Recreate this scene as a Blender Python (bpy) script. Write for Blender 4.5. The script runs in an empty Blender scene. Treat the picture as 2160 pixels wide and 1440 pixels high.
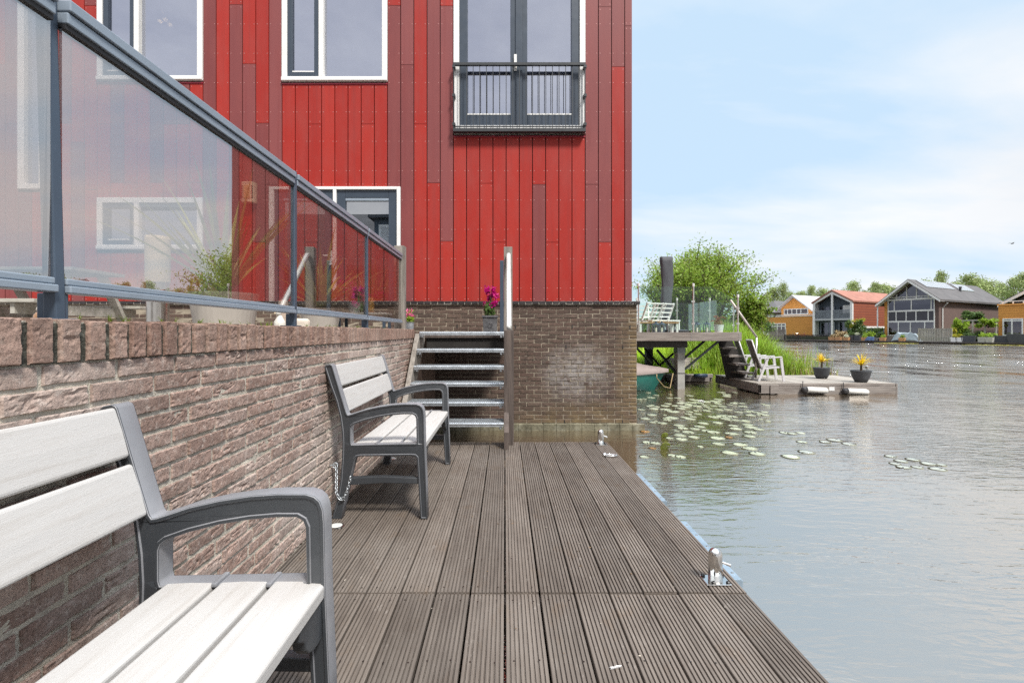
import bpy, bmesh, math, random
from mathutils import Vector, Matrix, noise
random.seed(7)
R = math.radians
C = bpy.context.scene.collection
scene = bpy.context.scene
F, CX, CY, EYE = 1020.0, 1065.0, 700.0, 1.1
WATER = -0.385
FD = 7.39                      # distance of the red facade


def P(px, py, D):
    return ((px - CX) / F * D, D, EYE - (py - CY) / F * D)


# ------------------------------------------------------------------ helpers
def tag(o, label=None, cat=None, group=None, kind=None):
    if label: o['label'] = label
    if cat: o['category'] = cat
    if group: o['group'] = group
    if kind: o['kind'] = kind
    return o


def thing(name, loc, label, cat, group=None, rz=0.0):
    o = bpy.data.objects.new(name, None)
    o.empty_display_size = 0.1
    C.objects.link(o)
    o.location = loc
    o.rotation_euler = (0, 0, rz)
    return tag(o, label, cat, group)


def wloc(o):
    v = Vector((0, 0, 0))
    while o is not None:
        v += o.location
        o = o.parent
    return v


def copy_tree(o, parent=None):
    c = o.copy()
    C.objects.link(c)
    if parent is not None:
        c.parent = parent
    for ch in list(o.children):
        copy_tree(ch, c)
    return c


class MB:
    """collects faces and links them as ONE mesh object"""
    def __init__(self):
        self.v, self.f, self.m, self.r = [], [], [], []

    def face(self, pts, m=0, r=0.5):
        n = len(self.v)
        self.v += [tuple(p) for p in pts]
        self.f.append(tuple(range(n, n + len(pts))))
        self.m.append(m); self.r.append(r)

    def raw(self, verts, faces, m=0, r=0.5):
        n = len(self.v)
        self.v += [tuple(p) for p in verts]
        for f in faces:
            self.f.append(tuple(i + n for i in f))
            self.m.append(m); self.r.append(r)

    def box(self, x0, x1, y0, y1, z0, z1, m=0, r=0.5, M=None):
        vs = [(x0, y0, z0), (x1, y0, z0), (x1, y1, z0), (x0, y1, z0),
              (x0, y0, z1), (x1, y0, z1), (x1, y1, z1), (x0, y1, z1)]
        if M is not None:
            vs = [M @ Vector(p) for p in vs]
        self.raw(vs, [(3, 2, 1, 0), (4, 5, 6, 7), (0, 1, 5, 4), (1, 2, 6, 5), (2, 3, 7, 6), (3, 0, 4, 7)], m, r)
        return self

    def bar(self, a, b, w, h, m=0, r=0.5, up=(0, 0, 1)):
        a, b = Vector(a), Vector(b)
        d = (b - a).normalized()
        up = Vector(up)
        if abs(d.dot(up)) > 0.98:
            up = Vector((0, 1, 0))
        s = d.cross(up).normalized() * w / 2
        t = s.normalized().cross(d).normalized() * h / 2
        vs = [a - s - t, a + s - t, a + s + t, a - s + t, b - s - t, b + s - t, b + s + t, b - s + t]
        self.raw(vs, [(0, 1, 2, 3), (7, 6, 5, 4), (4, 5, 1, 0), (5, 6, 2, 1), (6, 7, 3, 2), (7, 4, 0, 3)], m, r)
        return self

    def tube(self, pts, rad, n=10, m=0, r=0.5, cap=True):
        pts = [Vector(p) for p in pts]
        rads = rad if isinstance(rad, (list, tuple)) else [rad] * len(pts)
        rings = []
        for i, p in enumerate(pts):
            d = (pts[min(i + 1, len(pts) - 1)] - pts[max(i - 1, 0)])
            d = d.normalized() if d.length > 1e-9 else Vector((0, 0, 1))
            ref = Vector((0, 0, 1)) if abs(d.z) < 0.95 else Vector((1, 0, 0))
            a = d.cross(ref).normalized(); b = a.cross(d).normalized()
            rings.append([p + (a * math.cos(2 * math.pi * k / n) + b * math.sin(2 * math.pi * k / n)) * rads[i] for k in range(n)])
        vs = [q for rg in rings for q in rg]
        fs = []
        for i in range(len(pts) - 1):
            for k in range(n):
                fs.append((i * n + k, (i + 1) * n + k, (i + 1) * n + (k + 1) % n, i * n + (k + 1) % n))
        if cap:
            fs.append(tuple(range(n)))
            fs.append(tuple((len(pts) - 1) * n + k for k in reversed(range(n))))
        self.raw(vs, fs, m, r)
        return self

    def lathe(self, prof, c=(0, 0, 0), n=20, m=0, r=0.5):
        vs, fs = [], []
        for (rad, z) in prof:
            for k in range(n):
                a = 2 * math.pi * k / n
                vs.append((c[0] + rad * math.cos(a), c[1] + rad * math.sin(a), c[2] + z))
        for i in range(len(prof) - 1):
            for k in range(n):
                fs.append((i * n + k, i * n + (k + 1) % n, (i + 1) * n + (k + 1) % n, (i + 1) * n + k))
        fs.append(tuple(reversed(range(n))))
        fs.append(tuple((len(prof) - 1) * n + k for k in range(n)))
        self.raw(vs, fs, m, r)
        return self

    def prism(self, poly, axis, a, b, m=0, r=0.5):
        """poly: 2-D points; extruded along axis 0/1/2 from a to b"""
        def mk(p, t):
            if axis == 0: return (t, p[0], p[1])
            if axis == 1: return (p[0], t, p[1])
            return (p[0], p[1], t)
        n = len(poly)
        vs = [mk(p, a) for p in poly] + [mk(p, b) for p in poly]
        fs = [tuple(reversed(range(n))), tuple(range(n, 2 * n))]
        fs += [(i, (i + 1) % n, n + (i + 1) % n, n + i) for i in range(n)]
        self.raw(vs, fs, m, r)
        return self

    def build(self, name, mats, parent=None, world=False, bevel=0.0, smooth=False, seg=2, fixn=True):
        me = bpy.data.meshes.new(name)
        vs = self.v
        if world and parent is not None:
            o0 = wloc(parent)
            vs = [(p[0] - o0.x, p[1] - o0.y, p[2] - o0.z) for p in vs]
        me.from_pydata(vs, [], self.f)
        if not isinstance(mats, (list, tuple)):
            mats = [mats]
        for mm in mats:
            me.materials.append(mm)
        me.polygons.foreach_set('material_index', self.m)
        at = me.attributes.new('rnd', 'FLOAT', 'FACE')
        at.data.foreach_set('value', self.r)
        if fixn:
            bm = bmesh.new(); bm.from_mesh(me)
            bmesh.ops.recalc_face_normals(bm, faces=bm.faces)
            bm.to_mesh(me); bm.free()
        if smooth:
            me.polygons.foreach_set('use_smooth', [True] * len(me.polygons))
        me.update()
        o = bpy.data.objects.new(name, me)
        C.objects.link(o)
        if parent is not None:
            o.parent = parent
        if bevel > 0:
            md = o.modifiers.new('bevel', 'BEVEL')
            md.width = bevel; md.segments = seg; md.limit_method = 'ANGLE'; md.angle_limit = R(35)
            md.harden_normals = False
        return o


# ------------------------------------------------------------------ materials
MATS = {}


def srgb(r, g, b):
    def f(c):
        c /= 255.0
        return c / 12.92 if c <= 0.04045 else ((c + 0.055) / 1.055) ** 2.4
    return (f(r), f(g), f(b))


class NT:
    def __init__(self, tree):
        self.t = tree
    def n(self, typ, **kw):
        nd = self.t.nodes.new(typ)
        for k, v in kw.items():
            if k.startswith('i_'):
                nd.inputs[k[2:].replace('_', ' ')].default_value = v
            else:
                setattr(nd, k, v)
        return nd
    def l(self, a, b):
        self.t.links.new(a, b)
    def math(self, op, a, b=None, c=None):
        nd = self.t.nodes.new('ShaderNodeMath'); nd.operation = op
        for i, x in enumerate((a, b, c)):
            if x is None: continue
            if isinstance(x, (int, float)): nd.inputs[i].default_value = x
            else: self.l(x, nd.inputs[i])
        return nd.outputs[0]
    def mix(self, fac, a, b, blend='MIX'):
        nd = self.t.nodes.new('ShaderNodeMix'); nd.data_type = 'RGBA'; nd.blend_type = blend
        for i, x in ((0, fac), (6, a), (7, b)):
            if isinstance(x, (int, float)): nd.inputs[i].default_value = x
            elif isinstance(x, tuple): nd.inputs[i].default_value = (x[0], x[1], x[2], 1)
            else: self.l(x, nd.inputs[i])
        return nd.outputs[2]
    def ramp(self, fac, stops):
        nd = self.t.nodes.new('ShaderNodeValToRGB')
        e = nd.color_ramp.elements
        while len(e) < len(stops): e.new(0.5)
        for el, (p, c) in zip(e, stops):
            el.position = p
            el.color = (c, c, c, 1) if isinstance(c, (int, float)) else (c[0], c[1], c[2], 1)
        self.l(fac, nd.inputs[0])
        return nd.outputs[0]
    def noise(self, vec, scale, detail=4, rough=0.55, dist=0.0):
        nd = self.t.nodes.new('ShaderNodeTexNoise')
        nd.inputs['Scale'].default_value = scale; nd.inputs['Detail'].default_value = detail
        nd.inputs['Roughness'].default_value = rough; nd.inputs['Distortion'].default_value = dist
        if vec is not None: self.l(vec, nd.inputs['Vector'])
        return nd.outputs[0]
    def mapping(self, vec, scale=(1, 1, 1), rot=(0, 0, 0), loc=(0, 0, 0)):
        nd = self.t.nodes.new('ShaderNodeMapping')
        nd.inputs['Scale'].default_value = scale; nd.inputs['Rotation'].default_value = rot
        nd.inputs['Location'].default_value = loc
        self.l(vec, nd.inputs['Vector'])
        return nd.outputs[0]
    def bump(self, h, strength, dist):
        nd = self.t.nodes.new('ShaderNodeBump')
        nd.inputs['Strength'].default_value = strength; nd.inputs['Distance'].default_value = dist
        self.l(h, nd.inputs['Height'])
        return nd.outputs[0]


def newmat(name):
    m = bpy.data.materials.new(name)
    m.use_nodes = True
    t = NT(m.node_tree)
    b = m.node_tree.nodes['Principled BSDF']
    return m, t, b


def pm(name, col, rough=0.6, metal=0.0, var=0.15, scale=6.0, bump=0.0, bscale=80.0, stretch=(1, 1, 1), rnd=0.0,
       spec=0.5, col2=None, c2pos=(0.5, 0.7), c2scale=3.0, trans=0.0, hue=0.0, coat=0.0, sheen=0.0):
    if name in MATS: return MATS[name]
    m, t, b = newmat(name)
    tc = t.n('ShaderNodeTexCoord'); oi = t.n('ShaderNodeObjectInfo')
    add = t.n('ShaderNodeVectorMath', operation='ADD')
    sc = t.n('ShaderNodeVectorMath', operation='SCALE'); sc.inputs['Scale'].default_value = 37.0
    cmb = t.n('ShaderNodeCombineXYZ')
    for i in range(3): t.l(oi.outputs['Random'], cmb.inputs[i])
    t.l(cmb.outputs[0], sc.inputs[0])
    t.l(tc.outputs['Object'], add.inputs[0]); t.l(sc.outputs[0], add.inputs[1])
    v = t.mapping(add.outputs[0], stretch)
    n1 = t.noise(v, scale, 6, 0.6)
    lo = tuple(c * (1 - var) for c in col); hi = tuple(min(1, c * (1 + var)) for c in col)
    base = t.mix(t.ramp(n1, [(0.3, 0.0), (0.7, 1.0)]), lo, hi)
    if col2 is not None:
        n2 = t.noise(v, c2scale, 5, 0.62)
        base = t.mix(t.ramp(n2, [(c2pos[0], 0.0), (c2pos[1], 1.0)]), base, col2)
    if rnd > 0 or hue > 0:
        at = t.n('ShaderNodeAttribute', attribute_name='rnd')
        hsv = t.n('ShaderNodeHueSaturation')
        t.l(base, hsv.inputs['Color'])
        t.l(t.math('ADD', t.math('MULTIPLY', at.outputs['Fac'], 2 * rnd), 1 - rnd), hsv.inputs['Value'])
        if hue > 0:
            t.l(t.math('ADD', t.math('MULTIPLY', at.outputs['Fac'], 2 * hue), 0.5 - hue), hsv.inputs['Hue'])
        base = hsv.outputs[0]
    t.l(base, b.inputs['Base Color'])
    b.inputs['Metallic'].default_value = metal
    b.inputs['Specular IOR Level'].default_value = spec
    n3 = t.noise(v, scale * 2.3, 3)
    t.l(t.math('ADD', t.math('MULTIPLY', n3, 0.2), rough - 0.1), b.inputs['Roughness'])
    if coat: b.inputs['Coat Weight'].default_value = coat; b.inputs['Coat Roughness'].default_value = 0.15
    if bump > 0:
        h = t.noise(v, bscale, 5, 0.6)
        t.l(t.bump(h, bump, 0.01), b.inputs['Normal'])
    if trans > 0:
        tr = t.n('ShaderNodeBsdfTranslucent'); t.l(base, tr.inputs['Color'])
        mx = t.n('ShaderNodeMixShader'); mx.inputs[0].default_value = trans
        out = m.node_tree.nodes['Material Output']
        t.l(b.outputs[0], mx.inputs[1]); t.l(tr.outputs[0], mx.inputs[2]); t.l(mx.outputs[0], out.inputs[0])
    MATS[name] = m
    return m


def glassmat(name, tint, ior, gloss=(1, 1, 1), const=None, rough=0.0, wobble=0.0, dirt=0.0):
    if name in MATS: return MATS[name]
    m, t, b = newmat(name)
    m.node_tree.nodes.remove(b)
    out = m.node_tree.nodes['Material Output']
    tr = t.n('ShaderNodeBsdfTransparent'); tr.inputs[0].default_value = (*tint, 1)
    gl = t.n('ShaderNodeBsdfGlossy'); gl.inputs['Color'].default_value = (*gloss, 1); gl.inputs['Roughness'].default_value = rough
    mx = t.n('ShaderNodeMixShader')
    if const is None:
        fr = t.n('ShaderNodeFresnel'); fr.inputs['IOR'].default_value = ior
        # a thin pane: the same share is mirrored whichever side the ray comes from
        geo = t.n('ShaderNodeNewGeometry')
        t.l(t.math('ADD', t.math('MULTIPLY', geo.outputs['Backfacing'], 1.0 / ior - ior), ior), fr.inputs['IOR'])
        t.l(t.math('MINIMUM', fr.outputs[0], 0.9), mx.inputs[0])
    else:
        mx.inputs[0].default_value = const
    if wobble > 0:
        tc = t.n('ShaderNodeTexCoord')
        t.l(t.bump(t.noise(tc.outputs['Object'], 1.3, 1), wobble, 0.02), gl.inputs['Normal'])
    t.l(tr.outputs[0], mx.inputs[1]); t.l(gl.outputs[0], mx.inputs[2])
    sh = mx.outputs[0]
    if dirt > 0:
        tc = t.n('ShaderNodeTexCoord')
        df = t.n('ShaderNodeBsdfDiffuse'); df.inputs[0].default_value = (0.5, 0.5, 0.47, 1)
        m2 = t.n('ShaderNodeMixShader')
        t.l(t.math('MULTIPLY', t.ramp(t.noise(tc.outputs['Object'], 2.5, 6, 0.7), [(0.4, 0.2), (0.75, 1.0)]), dirt), m2.inputs[0])
        t.l(sh, m2.inputs[1]); t.l(df.outputs[0], m2.inputs[2]); sh = m2.outputs[0]
    t.l(sh, out.inputs[0])
    MATS[name] = m
    return m


def emit(name, col, s):
    m, t, b = newmat(name)
    b.inputs['Emission Color'].default_value = (*col, 1); b.inputs['Emission Strength'].default_value = s
    b.inputs['Base Color'].default_value = (*col, 1)
    return m


def brickmat(name, cols, dark, lichen, stain=0.3):
    """one colour per brick from the face attribute, with weathering"""
    m, t, b = newmat(name)
    tc = t.n('ShaderNodeTexCoord'); v = tc.outputs['Object']
    at = t.n('ShaderNodeAttribute', attribute_name='rnd')
    st = [(i / (len(cols) - 1), c) for i, c in enumerate(cols)]
    base = t.ramp(at.outputs['Fac'], st)
    n1 = t.noise(v, 14, 8, 0.7)
    base = t.mix(t.ramp(n1, [(0.36, 0.85), (0.60, 0.0)]), base, dark)
    n2 = t.noise(v, 45, 6, 0.7)
    base = t.mix(t.ramp(n2, [(0.52, 0.0), (0.72, 0.6)]), base, lichen)
    n4 = t.noise(v, 160, 3, 0.7)
    base = t.mix(t.ramp(n4, [(0.34, 0.75), (0.50, 0.0)]), base, tuple(c * 0.35 for c in dark))
    n3 = t.noise(v, 1.6, 4, 0.6)
    base = t.mix(t.math('MULTIPLY', t.ramp(n3, [(0.45, 0.0), (0.7, 1.0)]), stain), base, lichen)
    t.l(base, b.inputs['Base Color']); b.inputs['Roughness'].default_value = 0.9
    b.inputs['Specular IOR Level'].default_value = 0.25
    h = t.math('ADD', t.math('MULTIPLY', t.noise(v, 60, 8, 0.7), 1.0), t.math('MULTIPLY', t.noise(v, 260, 4, 0.7), 0.5))
    t.l(t.bump(h, 0.7, 0.006), b.inputs['Normal'])
    return m


M_brick = brickmat('old_brick', [(0.23, 0.16, 0.135), (0.37, 0.25, 0.205), (0.44, 0.32, 0.27), (0.40, 0.285, 0.24), (0.51, 0.41, 0.36)],
                   (0.28, 0.195, 0.16), (0.66, 0.60, 0.54), 0.5)
M_cop = brickmat('coping_brick', [(0.26, 0.165, 0.13), (0.36, 0.23, 0.185), (0.42, 0.29, 0.235), (0.38, 0.25, 0.20)],
                 (0.22, 0.14, 0.11), (0.48, 0.40, 0.34), 0.25)
M_mort = pm('mortar', (0.56, 0.52, 0.44), 0.95, var=0.4, scale=14, bump=0.8, bscale=140, col2=(0.36, 0.33, 0.25), c2pos=(0.55, 0.75), c2scale=7, spec=0.2)
M_mortd = pm('mortar_dark', (0.075, 0.075, 0.062), 0.95, var=0.5, scale=50, bump=0.9, bscale=150, col2=(0.30, 0.30, 0.25), c2pos=(0.54, 0.72), c2scale=36, spec=0.2)
def base_brickmat():
    m = brickmat('facade_brick', [(0.085, 0.06, 0.05), (0.125, 0.082, 0.066), (0.155, 0.10, 0.08), (0.175, 0.125, 0.10), (0.14, 0.092, 0.078)],
                 (0.085, 0.062, 0.052), (0.20, 0.155, 0.11), 0.2)
    t = NT(m.node_tree); b = m.node_tree.nodes['Principled BSDF']
    base = b.inputs['Base Color'].links[0].from_socket
    tc = t.n('ShaderNodeTexCoord'); v = tc.outputs['Object']
    sep = t.n('ShaderNodeSeparateXYZ'); t.l(v, sep.inputs[0])

    def blob(cx, cz, rx, rz):
        dx = t.math('DIVIDE', t.math('SUBTRACT', sep.outputs[0], cx), rx); dz = t.math('DIVIDE', t.math('SUBTRACT', sep.outputs[2], cz), rz)
        return t.math('MAXIMUM', t.math('SUBTRACT', 1.0, t.math('ADD', t.math('MULTIPLY', dx, dx), t.math('MULTIPLY', dz, dz))), 0.0)
    n = t.noise(v, 9, 6, 0.7)
    # a salt bloom in the middle of the wall, ochre lichen along the foot and the water corner
    eff = t.math('MULTIPLY', blob(3.10, -0.52, 0.62, 0.52), t.ramp(n, [(0.36, 0.0), (0.60, 1.0)]))
    base = t.mix(t.math('MULTIPLY', eff, 0.62), base, (0.44, 0.42, 0.40))
    foot = t.math('MAXIMUM', blob(3.4, -1.45, 1.6, 0.55), blob(4.05, -0.6, 0.42, 1.5))
    lich = t.math('MULTIPLY', foot, t.ramp(t.noise(v, 5, 6, 0.7), [(0.32, 0.15), (0.62, 1.0)]))
    base = t.mix(t.math('MULTIPLY', lich, 0.75), base, (0.25, 0.185, 0.085))
    t.l(base, b.inputs['Base Color'])
    return m


M_fbrick = base_brickmat()
M_fmort = pm('facade_mortar', (0.33, 0.285, 0.22), 0.95, var=0.3, scale=9, bump=0.4, bscale=90, spec=0.2)
M_moss = pm('mossy_concrete', (0.19, 0.175, 0.12), 0.9, var=0.5, scale=7, bump=0.8, bscale=30, col2=(0.36, 0.35, 0.27), c2scale=4, spec=0.3)
M_graph = pm('graphite_plastic', (0.034, 0.039, 0.045), 0.42, spec=0.75, var=0.12, scale=5, bump=0.12, bscale=420, col2=(0.07, 0.076, 0.082), c2pos=(0.55, 0.8), c2scale=5)
M_rim = pm('pale_graphite_rim', (0.215, 0.22, 0.235), 0.45, spec=0.6, var=0.15, scale=6, bump=0.1, bscale=300, col2=(0.29, 0.29, 0.30), c2pos=(0.5, 0.75), c2scale=5)  # paler grey than the side panels, given to the rim faces
M_slat = pm('pale_slat', (0.50, 0.488, 0.47), 0.6, var=0.045, scale=3, bump=0.18, bscale=45, stretch=(14, 0.9, 14), col2=(0.43, 0.41, 0.385), c2pos=(0.48, 0.72), c2scale=3.0)
M_alu = pm('blue_grey_aluminium', srgb(140, 152, 164), 0.36, 0.1, var=0.08, scale=4, bump=0.03, bscale=200)
M_ald = pm('dark_steel_post', srgb(74, 87, 102), 0.4, 0.3, var=0.1, scale=4)
M_gask = pm('black_gasket', (0.012, 0.012, 0.014), 0.6)
M_galv = pm('galvanised_steel', (0.52, 0.56, 0.59), 0.42, 0.75, var=0.22, scale=22, bump=0.05, bscale=100)
M_chr = pm('polished_steel', (0.72, 0.71, 0.68), 0.16, 1.0, var=0.06, scale=4)
M_ss = pm('brushed_steel', (0.60, 0.58, 0.54), 0.3, 1.0, var=0.08, scale=10)
M_greywood = pm('weathered_wood', (0.26, 0.235, 0.205), 0.85, var=0.3, scale=5, bump=0.5, bscale=22, stretch=(5, 5, 0.6), col2=(0.14, 0.12, 0.10), c2scale=4, rnd=0.2)
M_greywoodx = pm('weathered_beam', (0.27, 0.24, 0.215), 0.85, var=0.3, scale=4, bump=0.4, bscale=20, stretch=(0.5, 5, 5), col2=(0.17, 0.14, 0.12), c2scale=3, rnd=0.15)
M_darkwood = pm('dark_wood_post', (0.105, 0.082, 0.07), 0.8, var=0.35, scale=5, bump=0.5, bscale=25, stretch=(6, 6, 0.5), col2=(0.055, 0.043, 0.038), c2scale=3)
M_blackwood = pm('black_timber', (0.025, 0.022, 0.02), 0.8, var=0.4, scale=5, bump=0.3, bscale=25)
M_white = pm('white_paint', (0.80, 0.80, 0.78), 0.45, var=0.05, scale=3, bump=0.05, bscale=40)
M_anth = pm('anthracite_paint', srgb(58, 69, 82), 0.38, var=0.1, scale=4)
M_win = glassmat('window_glass', (0.42, 0.44, 0.46), 1.5, gloss=(0.80, 0.84, 0.98), const=0.62, wobble=0.05)
M_doorg = glassmat('door_glass', (0.35, 0.36, 0.36), 1.5, gloss=(0.9, 0.92, 0.95), const=0.5, wobble=0.03)
M_pane = glassmat('tinted_pane', (0.69, 0.655, 0.635), 3.9, gloss=(1.0, 0.965, 0.945), wobble=0.02, dirt=0.035)
M_clear = glassmat('clear_pane', (0.93, 0.985, 0.96), 1.38, dirt=0.008)
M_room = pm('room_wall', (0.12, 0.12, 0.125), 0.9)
M_curt = pm('curtain_cloth', (0.75, 0.75, 0.75), 0.9, var=0.06, scale=4, trans=0.3)
M_cream = pm('cream_plastic', (0.62, 0.50, 0.34), 0.5, var=0.08, scale=5)
M_creamp = pm('cream_panel', (0.55, 0.38, 0.16), 0.4, var=0.06, scale=5)
M_pot = pm('taupe_pot', (0.42, 0.385, 0.34), 0.7, var=0.08, scale=5)
M_lead = pm('lead_pot', (0.105, 0.105, 0.11), 0.55, 0.3, var=0.35, scale=14, bump=0.2, bscale=50, col2=(0.2, 0.2, 0.2), c2scale=8)
M_zinc = pm('zinc_pot', (0.42, 0.45, 0.47), 0.45, 0.6, var=0.2, scale=14)
M_dpot = pm('charcoal_pot', (0.045, 0.05, 0.058), 0.6, var=0.2, scale=8)
M_soil = pm('soil', (0.04, 0.03, 0.02), 1.0, var=0.4, scale=30, bump=0.8)
M_bark = pm('bark', (0.11, 0.085, 0.06), 0.95, var=0.4, scale=8, bump=0.6, bscale=30)
M_leaf = pm('willow_leaf', (0.28, 0.385, 0.055), 0.55, var=0.25, scale=1.2, rnd=0.38, hue=0.02, trans=0.4)
M_leafd = pm('dark_leaf', (0.10, 0.165, 0.04), 0.6, var=0.3, scale=0.9, rnd=0.4, hue=0.02, trans=0.3)
M_leaff = pm('distant_leaf', (0.36, 0.42, 0.17), 0.7, var=0.3, scale=0.25, rnd=0.4, hue=0.025, trans=0.3)
M_leafy = pm('yellow_leaf', (0.40, 0.38, 0.03), 0.6, var=0.25, scale=1.2, rnd=0.3, trans=0.3)
M_leafb = pm('bright_shrub_leaf', (0.29, 0.42, 0.04), 0.6, var=0.3, scale=1.2, rnd=0.35, trans=0.3)
M_grass = pm('grass_blade', (0.46, 0.62, 0.05), 0.6, var=0.3, scale=1.0, rnd=0.4, hue=0.02, trans=0.45)
M_reed = pm('reed_blade', (0.36, 0.50, 0.06), 0.55, var=0.25, scale=1.0, rnd=0.35, hue=0.02, trans=0.4)
M_dry = pm('dry_stalk', (0.36, 0.27, 0.14), 0.8, var=0.2, rnd=0.35)
M_cord = pm('cordyline_leaf', (0.38, 0.37, 0.09), 0.42, var=0.3, scale=3, rnd=0.42, hue=0.035, trans=0.25, stretch=(1, 1, 0.5))
M_cordy = pm('golden_blade', (0.86, 0.64, 0.03), 0.5, var=0.2, scale=6, rnd=0.25, hue=0.02, trans=0.3)
M_mag = pm('magenta_bract', (0.60, 0.01, 0.25), 0.6, var=0.2, scale=8, rnd=0.3, trans=0.4)
M_pink = pm('pink_petal', (0.75, 0.14, 0.33), 0.6, var=0.2, scale=8, rnd=0.3, trans=0.3)
M_dryfl = pm('dried_flower', (0.40, 0.17, 0.09), 0.8, var=0.3, scale=8, rnd=0.4)
M_pad = pm('lily_leaf', (0.50, 0.54, 0.38), 0.32, var=0.18, scale=9, rnd=0.2, spec=1.0, bump=0.1, bscale=30, col2=(0.30, 0.26, 0.12), c2pos=(0.62, 0.8), c2scale=7, coat=0.7)  # pale leaf colour takes in the sky glare on the pads
M_padw = pm('wet_lily_leaf', (0.40, 0.42, 0.31), 0.22, var=0.2, scale=9, rnd=0.15, spec=1.0, coat=1.0)
M_padb = pm('lily_leaf_brown', (0.32, 0.15, 0.04), 0.4, var=0.3, scale=9, rnd=0.2, spec=0.8, col2=(0.32, 0.30, 0.06))
M_padg = pm('lily_leaf_fresh', (0.26, 0.30, 0.035), 0.4, var=0.2, scale=9, trans=0.3)
M_hull = pm('teal_hull', (0.008, 0.155, 0.125), 0.35, var=0.15, scale=3, coat=0.3)
M_canv = pm('taupe_canvas', (0.30, 0.25, 0.23), 0.85, var=0.1, scale=5, bump=0.15, bscale=60)
M_cover = pm('grey_cover', (0.065, 0.07, 0.08), 0.7, var=0.12, scale=3, bump=0.4, bscale=6, stretch=(3, 3, 0.7))
M_conc = pm('concrete', (0.40, 0.40, 0.37), 0.9, var=0.18, scale=5, bump=0.3, bscale=60)
M_sling = pm('grey_sling', (0.15, 0.135, 0.12), 0.8, var=0.08, bump=0.2, bscale=200)
M_cframe = pm('light_grey_frame', (0.62, 0.61, 0.62), 0.4, 0.1, var=0.06)
M_teak = pm('teak', (0.42, 0.22, 0.085), 0.6, var=0.2, stretch=(0.5, 4, 4))
M_orange = pm('orange_boards', (0.74, 0.33, 0.075), 0.6, var=0.08, scale=1.5)
M_rtile = pm('red_roof_tile', (0.34, 0.15, 0.105), 0.7, var=0.22, scale=1.1, bump=0.5, bscale=8, col2=(0.30, 0.12, 0.085), c2scale=0.6)
M_dtile = pm('dark_roof_tile', (0.105, 0.10, 0.10), 0.7, var=0.22, scale=1.0, bump=0.4, bscale=8)
M_gtile = pm('pale_roof_tile', (0.48, 0.48, 0.49), 0.5, var=0.15, scale=1.0)
M_fwin = glassmat('far_window', (0.55, 0.55, 0.58), 1.5, gloss=(0.55, 0.58, 0.66), const=0.18)
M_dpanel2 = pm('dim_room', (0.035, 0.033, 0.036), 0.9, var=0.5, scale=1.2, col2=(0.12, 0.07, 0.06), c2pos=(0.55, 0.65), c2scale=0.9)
M_dpanel = pm('dark_panel', (0.045, 0.045, 0.062), 0.3, var=0.15)
M_solar = pm('glazed_solar_panel', (0.55, 0.57, 0.60), 0.25, 0.6, var=0.05, coat=1.0, spec=1.0)  # pale base stands in for the white sky glare on the panels
M_stucco = pm('grey_loggia', srgb(70, 82, 94), 0.6, var=0.1)
M_tarp = pm('blue_grey_tarp', (0.28, 0.34, 0.38), 0.7, var=0.12, scale=2, bump=0.5, bscale=4)
M_terra = pm('terracotta', (0.46, 0.25, 0.12), 0.8, var=0.2)
M_rubber = pm('black_rubber', (0.02, 0.02, 0.022), 0.6)
M_blueg = pm('pale_blue_strip', (0.24, 0.32, 0.39), 0.5, 0.2, var=0.2, scale=9, bump=0.1, bscale=60)
M_fend = pm('white_fender', (0.72, 0.71, 0.66), 0.5, var=0.1, scale=8)
M_terr = pm('terrace_paving', (0.22, 0.20, 0.18), 0.9, var=0.25, scale=5, bump=0.2)
M_earth = pm('earth', (0.10, 0.12, 0.035), 1.0, var=0.4, scale=2, bump=0.6, bscale=9)
M_lawn = pm('lawn', (0.07, 0.11, 0.03), 1.0, var=0.35, scale=0.4, bump=0.3, bscale=5)
M_dboard = pm('dark_boardwalk', (0.075, 0.065, 0.058), 0.85, var=0.3, scale=2)


def fbrick_far():
    m, t, b = newmat('far_house_brick')
    tc = t.n('ShaderNodeTexCoord')
    sep = t.n('ShaderNodeSeparateXYZ'); t.l(tc.outputs['Object'], sep.inputs[0])
    cmb = t.n('ShaderNodeCombineXYZ'); t.l(t.math('ADD', sep.outputs[0], sep.outputs[1]), cmb.inputs[0]); t.l(sep.outputs[2], cmb.inputs[1])
    bk = t.n('ShaderNodeTexBrick')
    bk.inputs['Color1'].default_value = (0.155, 0.095, 0.082, 1); bk.inputs['Color2'].default_value = (0.105, 0.066, 0.06, 1)
    bk.inputs['Mortar'].default_value = (0.22, 0.17, 0.15, 1); bk.inputs['Scale'].default_value = 2.6
    bk.inputs['Mortar Size'].default_value = 0.02
    t.l(cmb.outputs[0], bk.inputs['Vector'])
    t.l(t.mix(t.math('MULTIPLY', t.noise(tc.outputs['Object'], 0.5, 4), 0.5), bk.outputs[0], (0.09, 0.06, 0.055)), b.inputs['Base Color'])
    b.inputs['Roughness'].default_value = 0.9
    return m


def striped(name, c1, c2, per, frac=0.08, rough=0.6, axis=2):
    """horizontal board or tile courses with a real bump line"""
    m, t, b = newmat(name)
    tc = t.n('ShaderNodeTexCoord'); sep = t.n('ShaderNodeSeparateXYZ'); t.l(tc.outputs['Object'], sep.inputs[0])
    fr = t.math('FRACT', t.math('DIVIDE', sep.outputs[axis], per))
    line = t.math('LESS_THAN', fr, frac)
    base = t.mix(t.noise(tc.outputs['Object'], 0.8, 5), tuple(c * 0.8 for c in c1), tuple(c * 1.15 for c in c1))
    t.l(t.mix(line, base, c2), b.inputs['Base Color'])
    b.inputs['Roughness'].default_value = rough
    t.l(t.bump(fr, 0.5, per * 0.2), b.inputs['Normal'])
    return m


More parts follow.
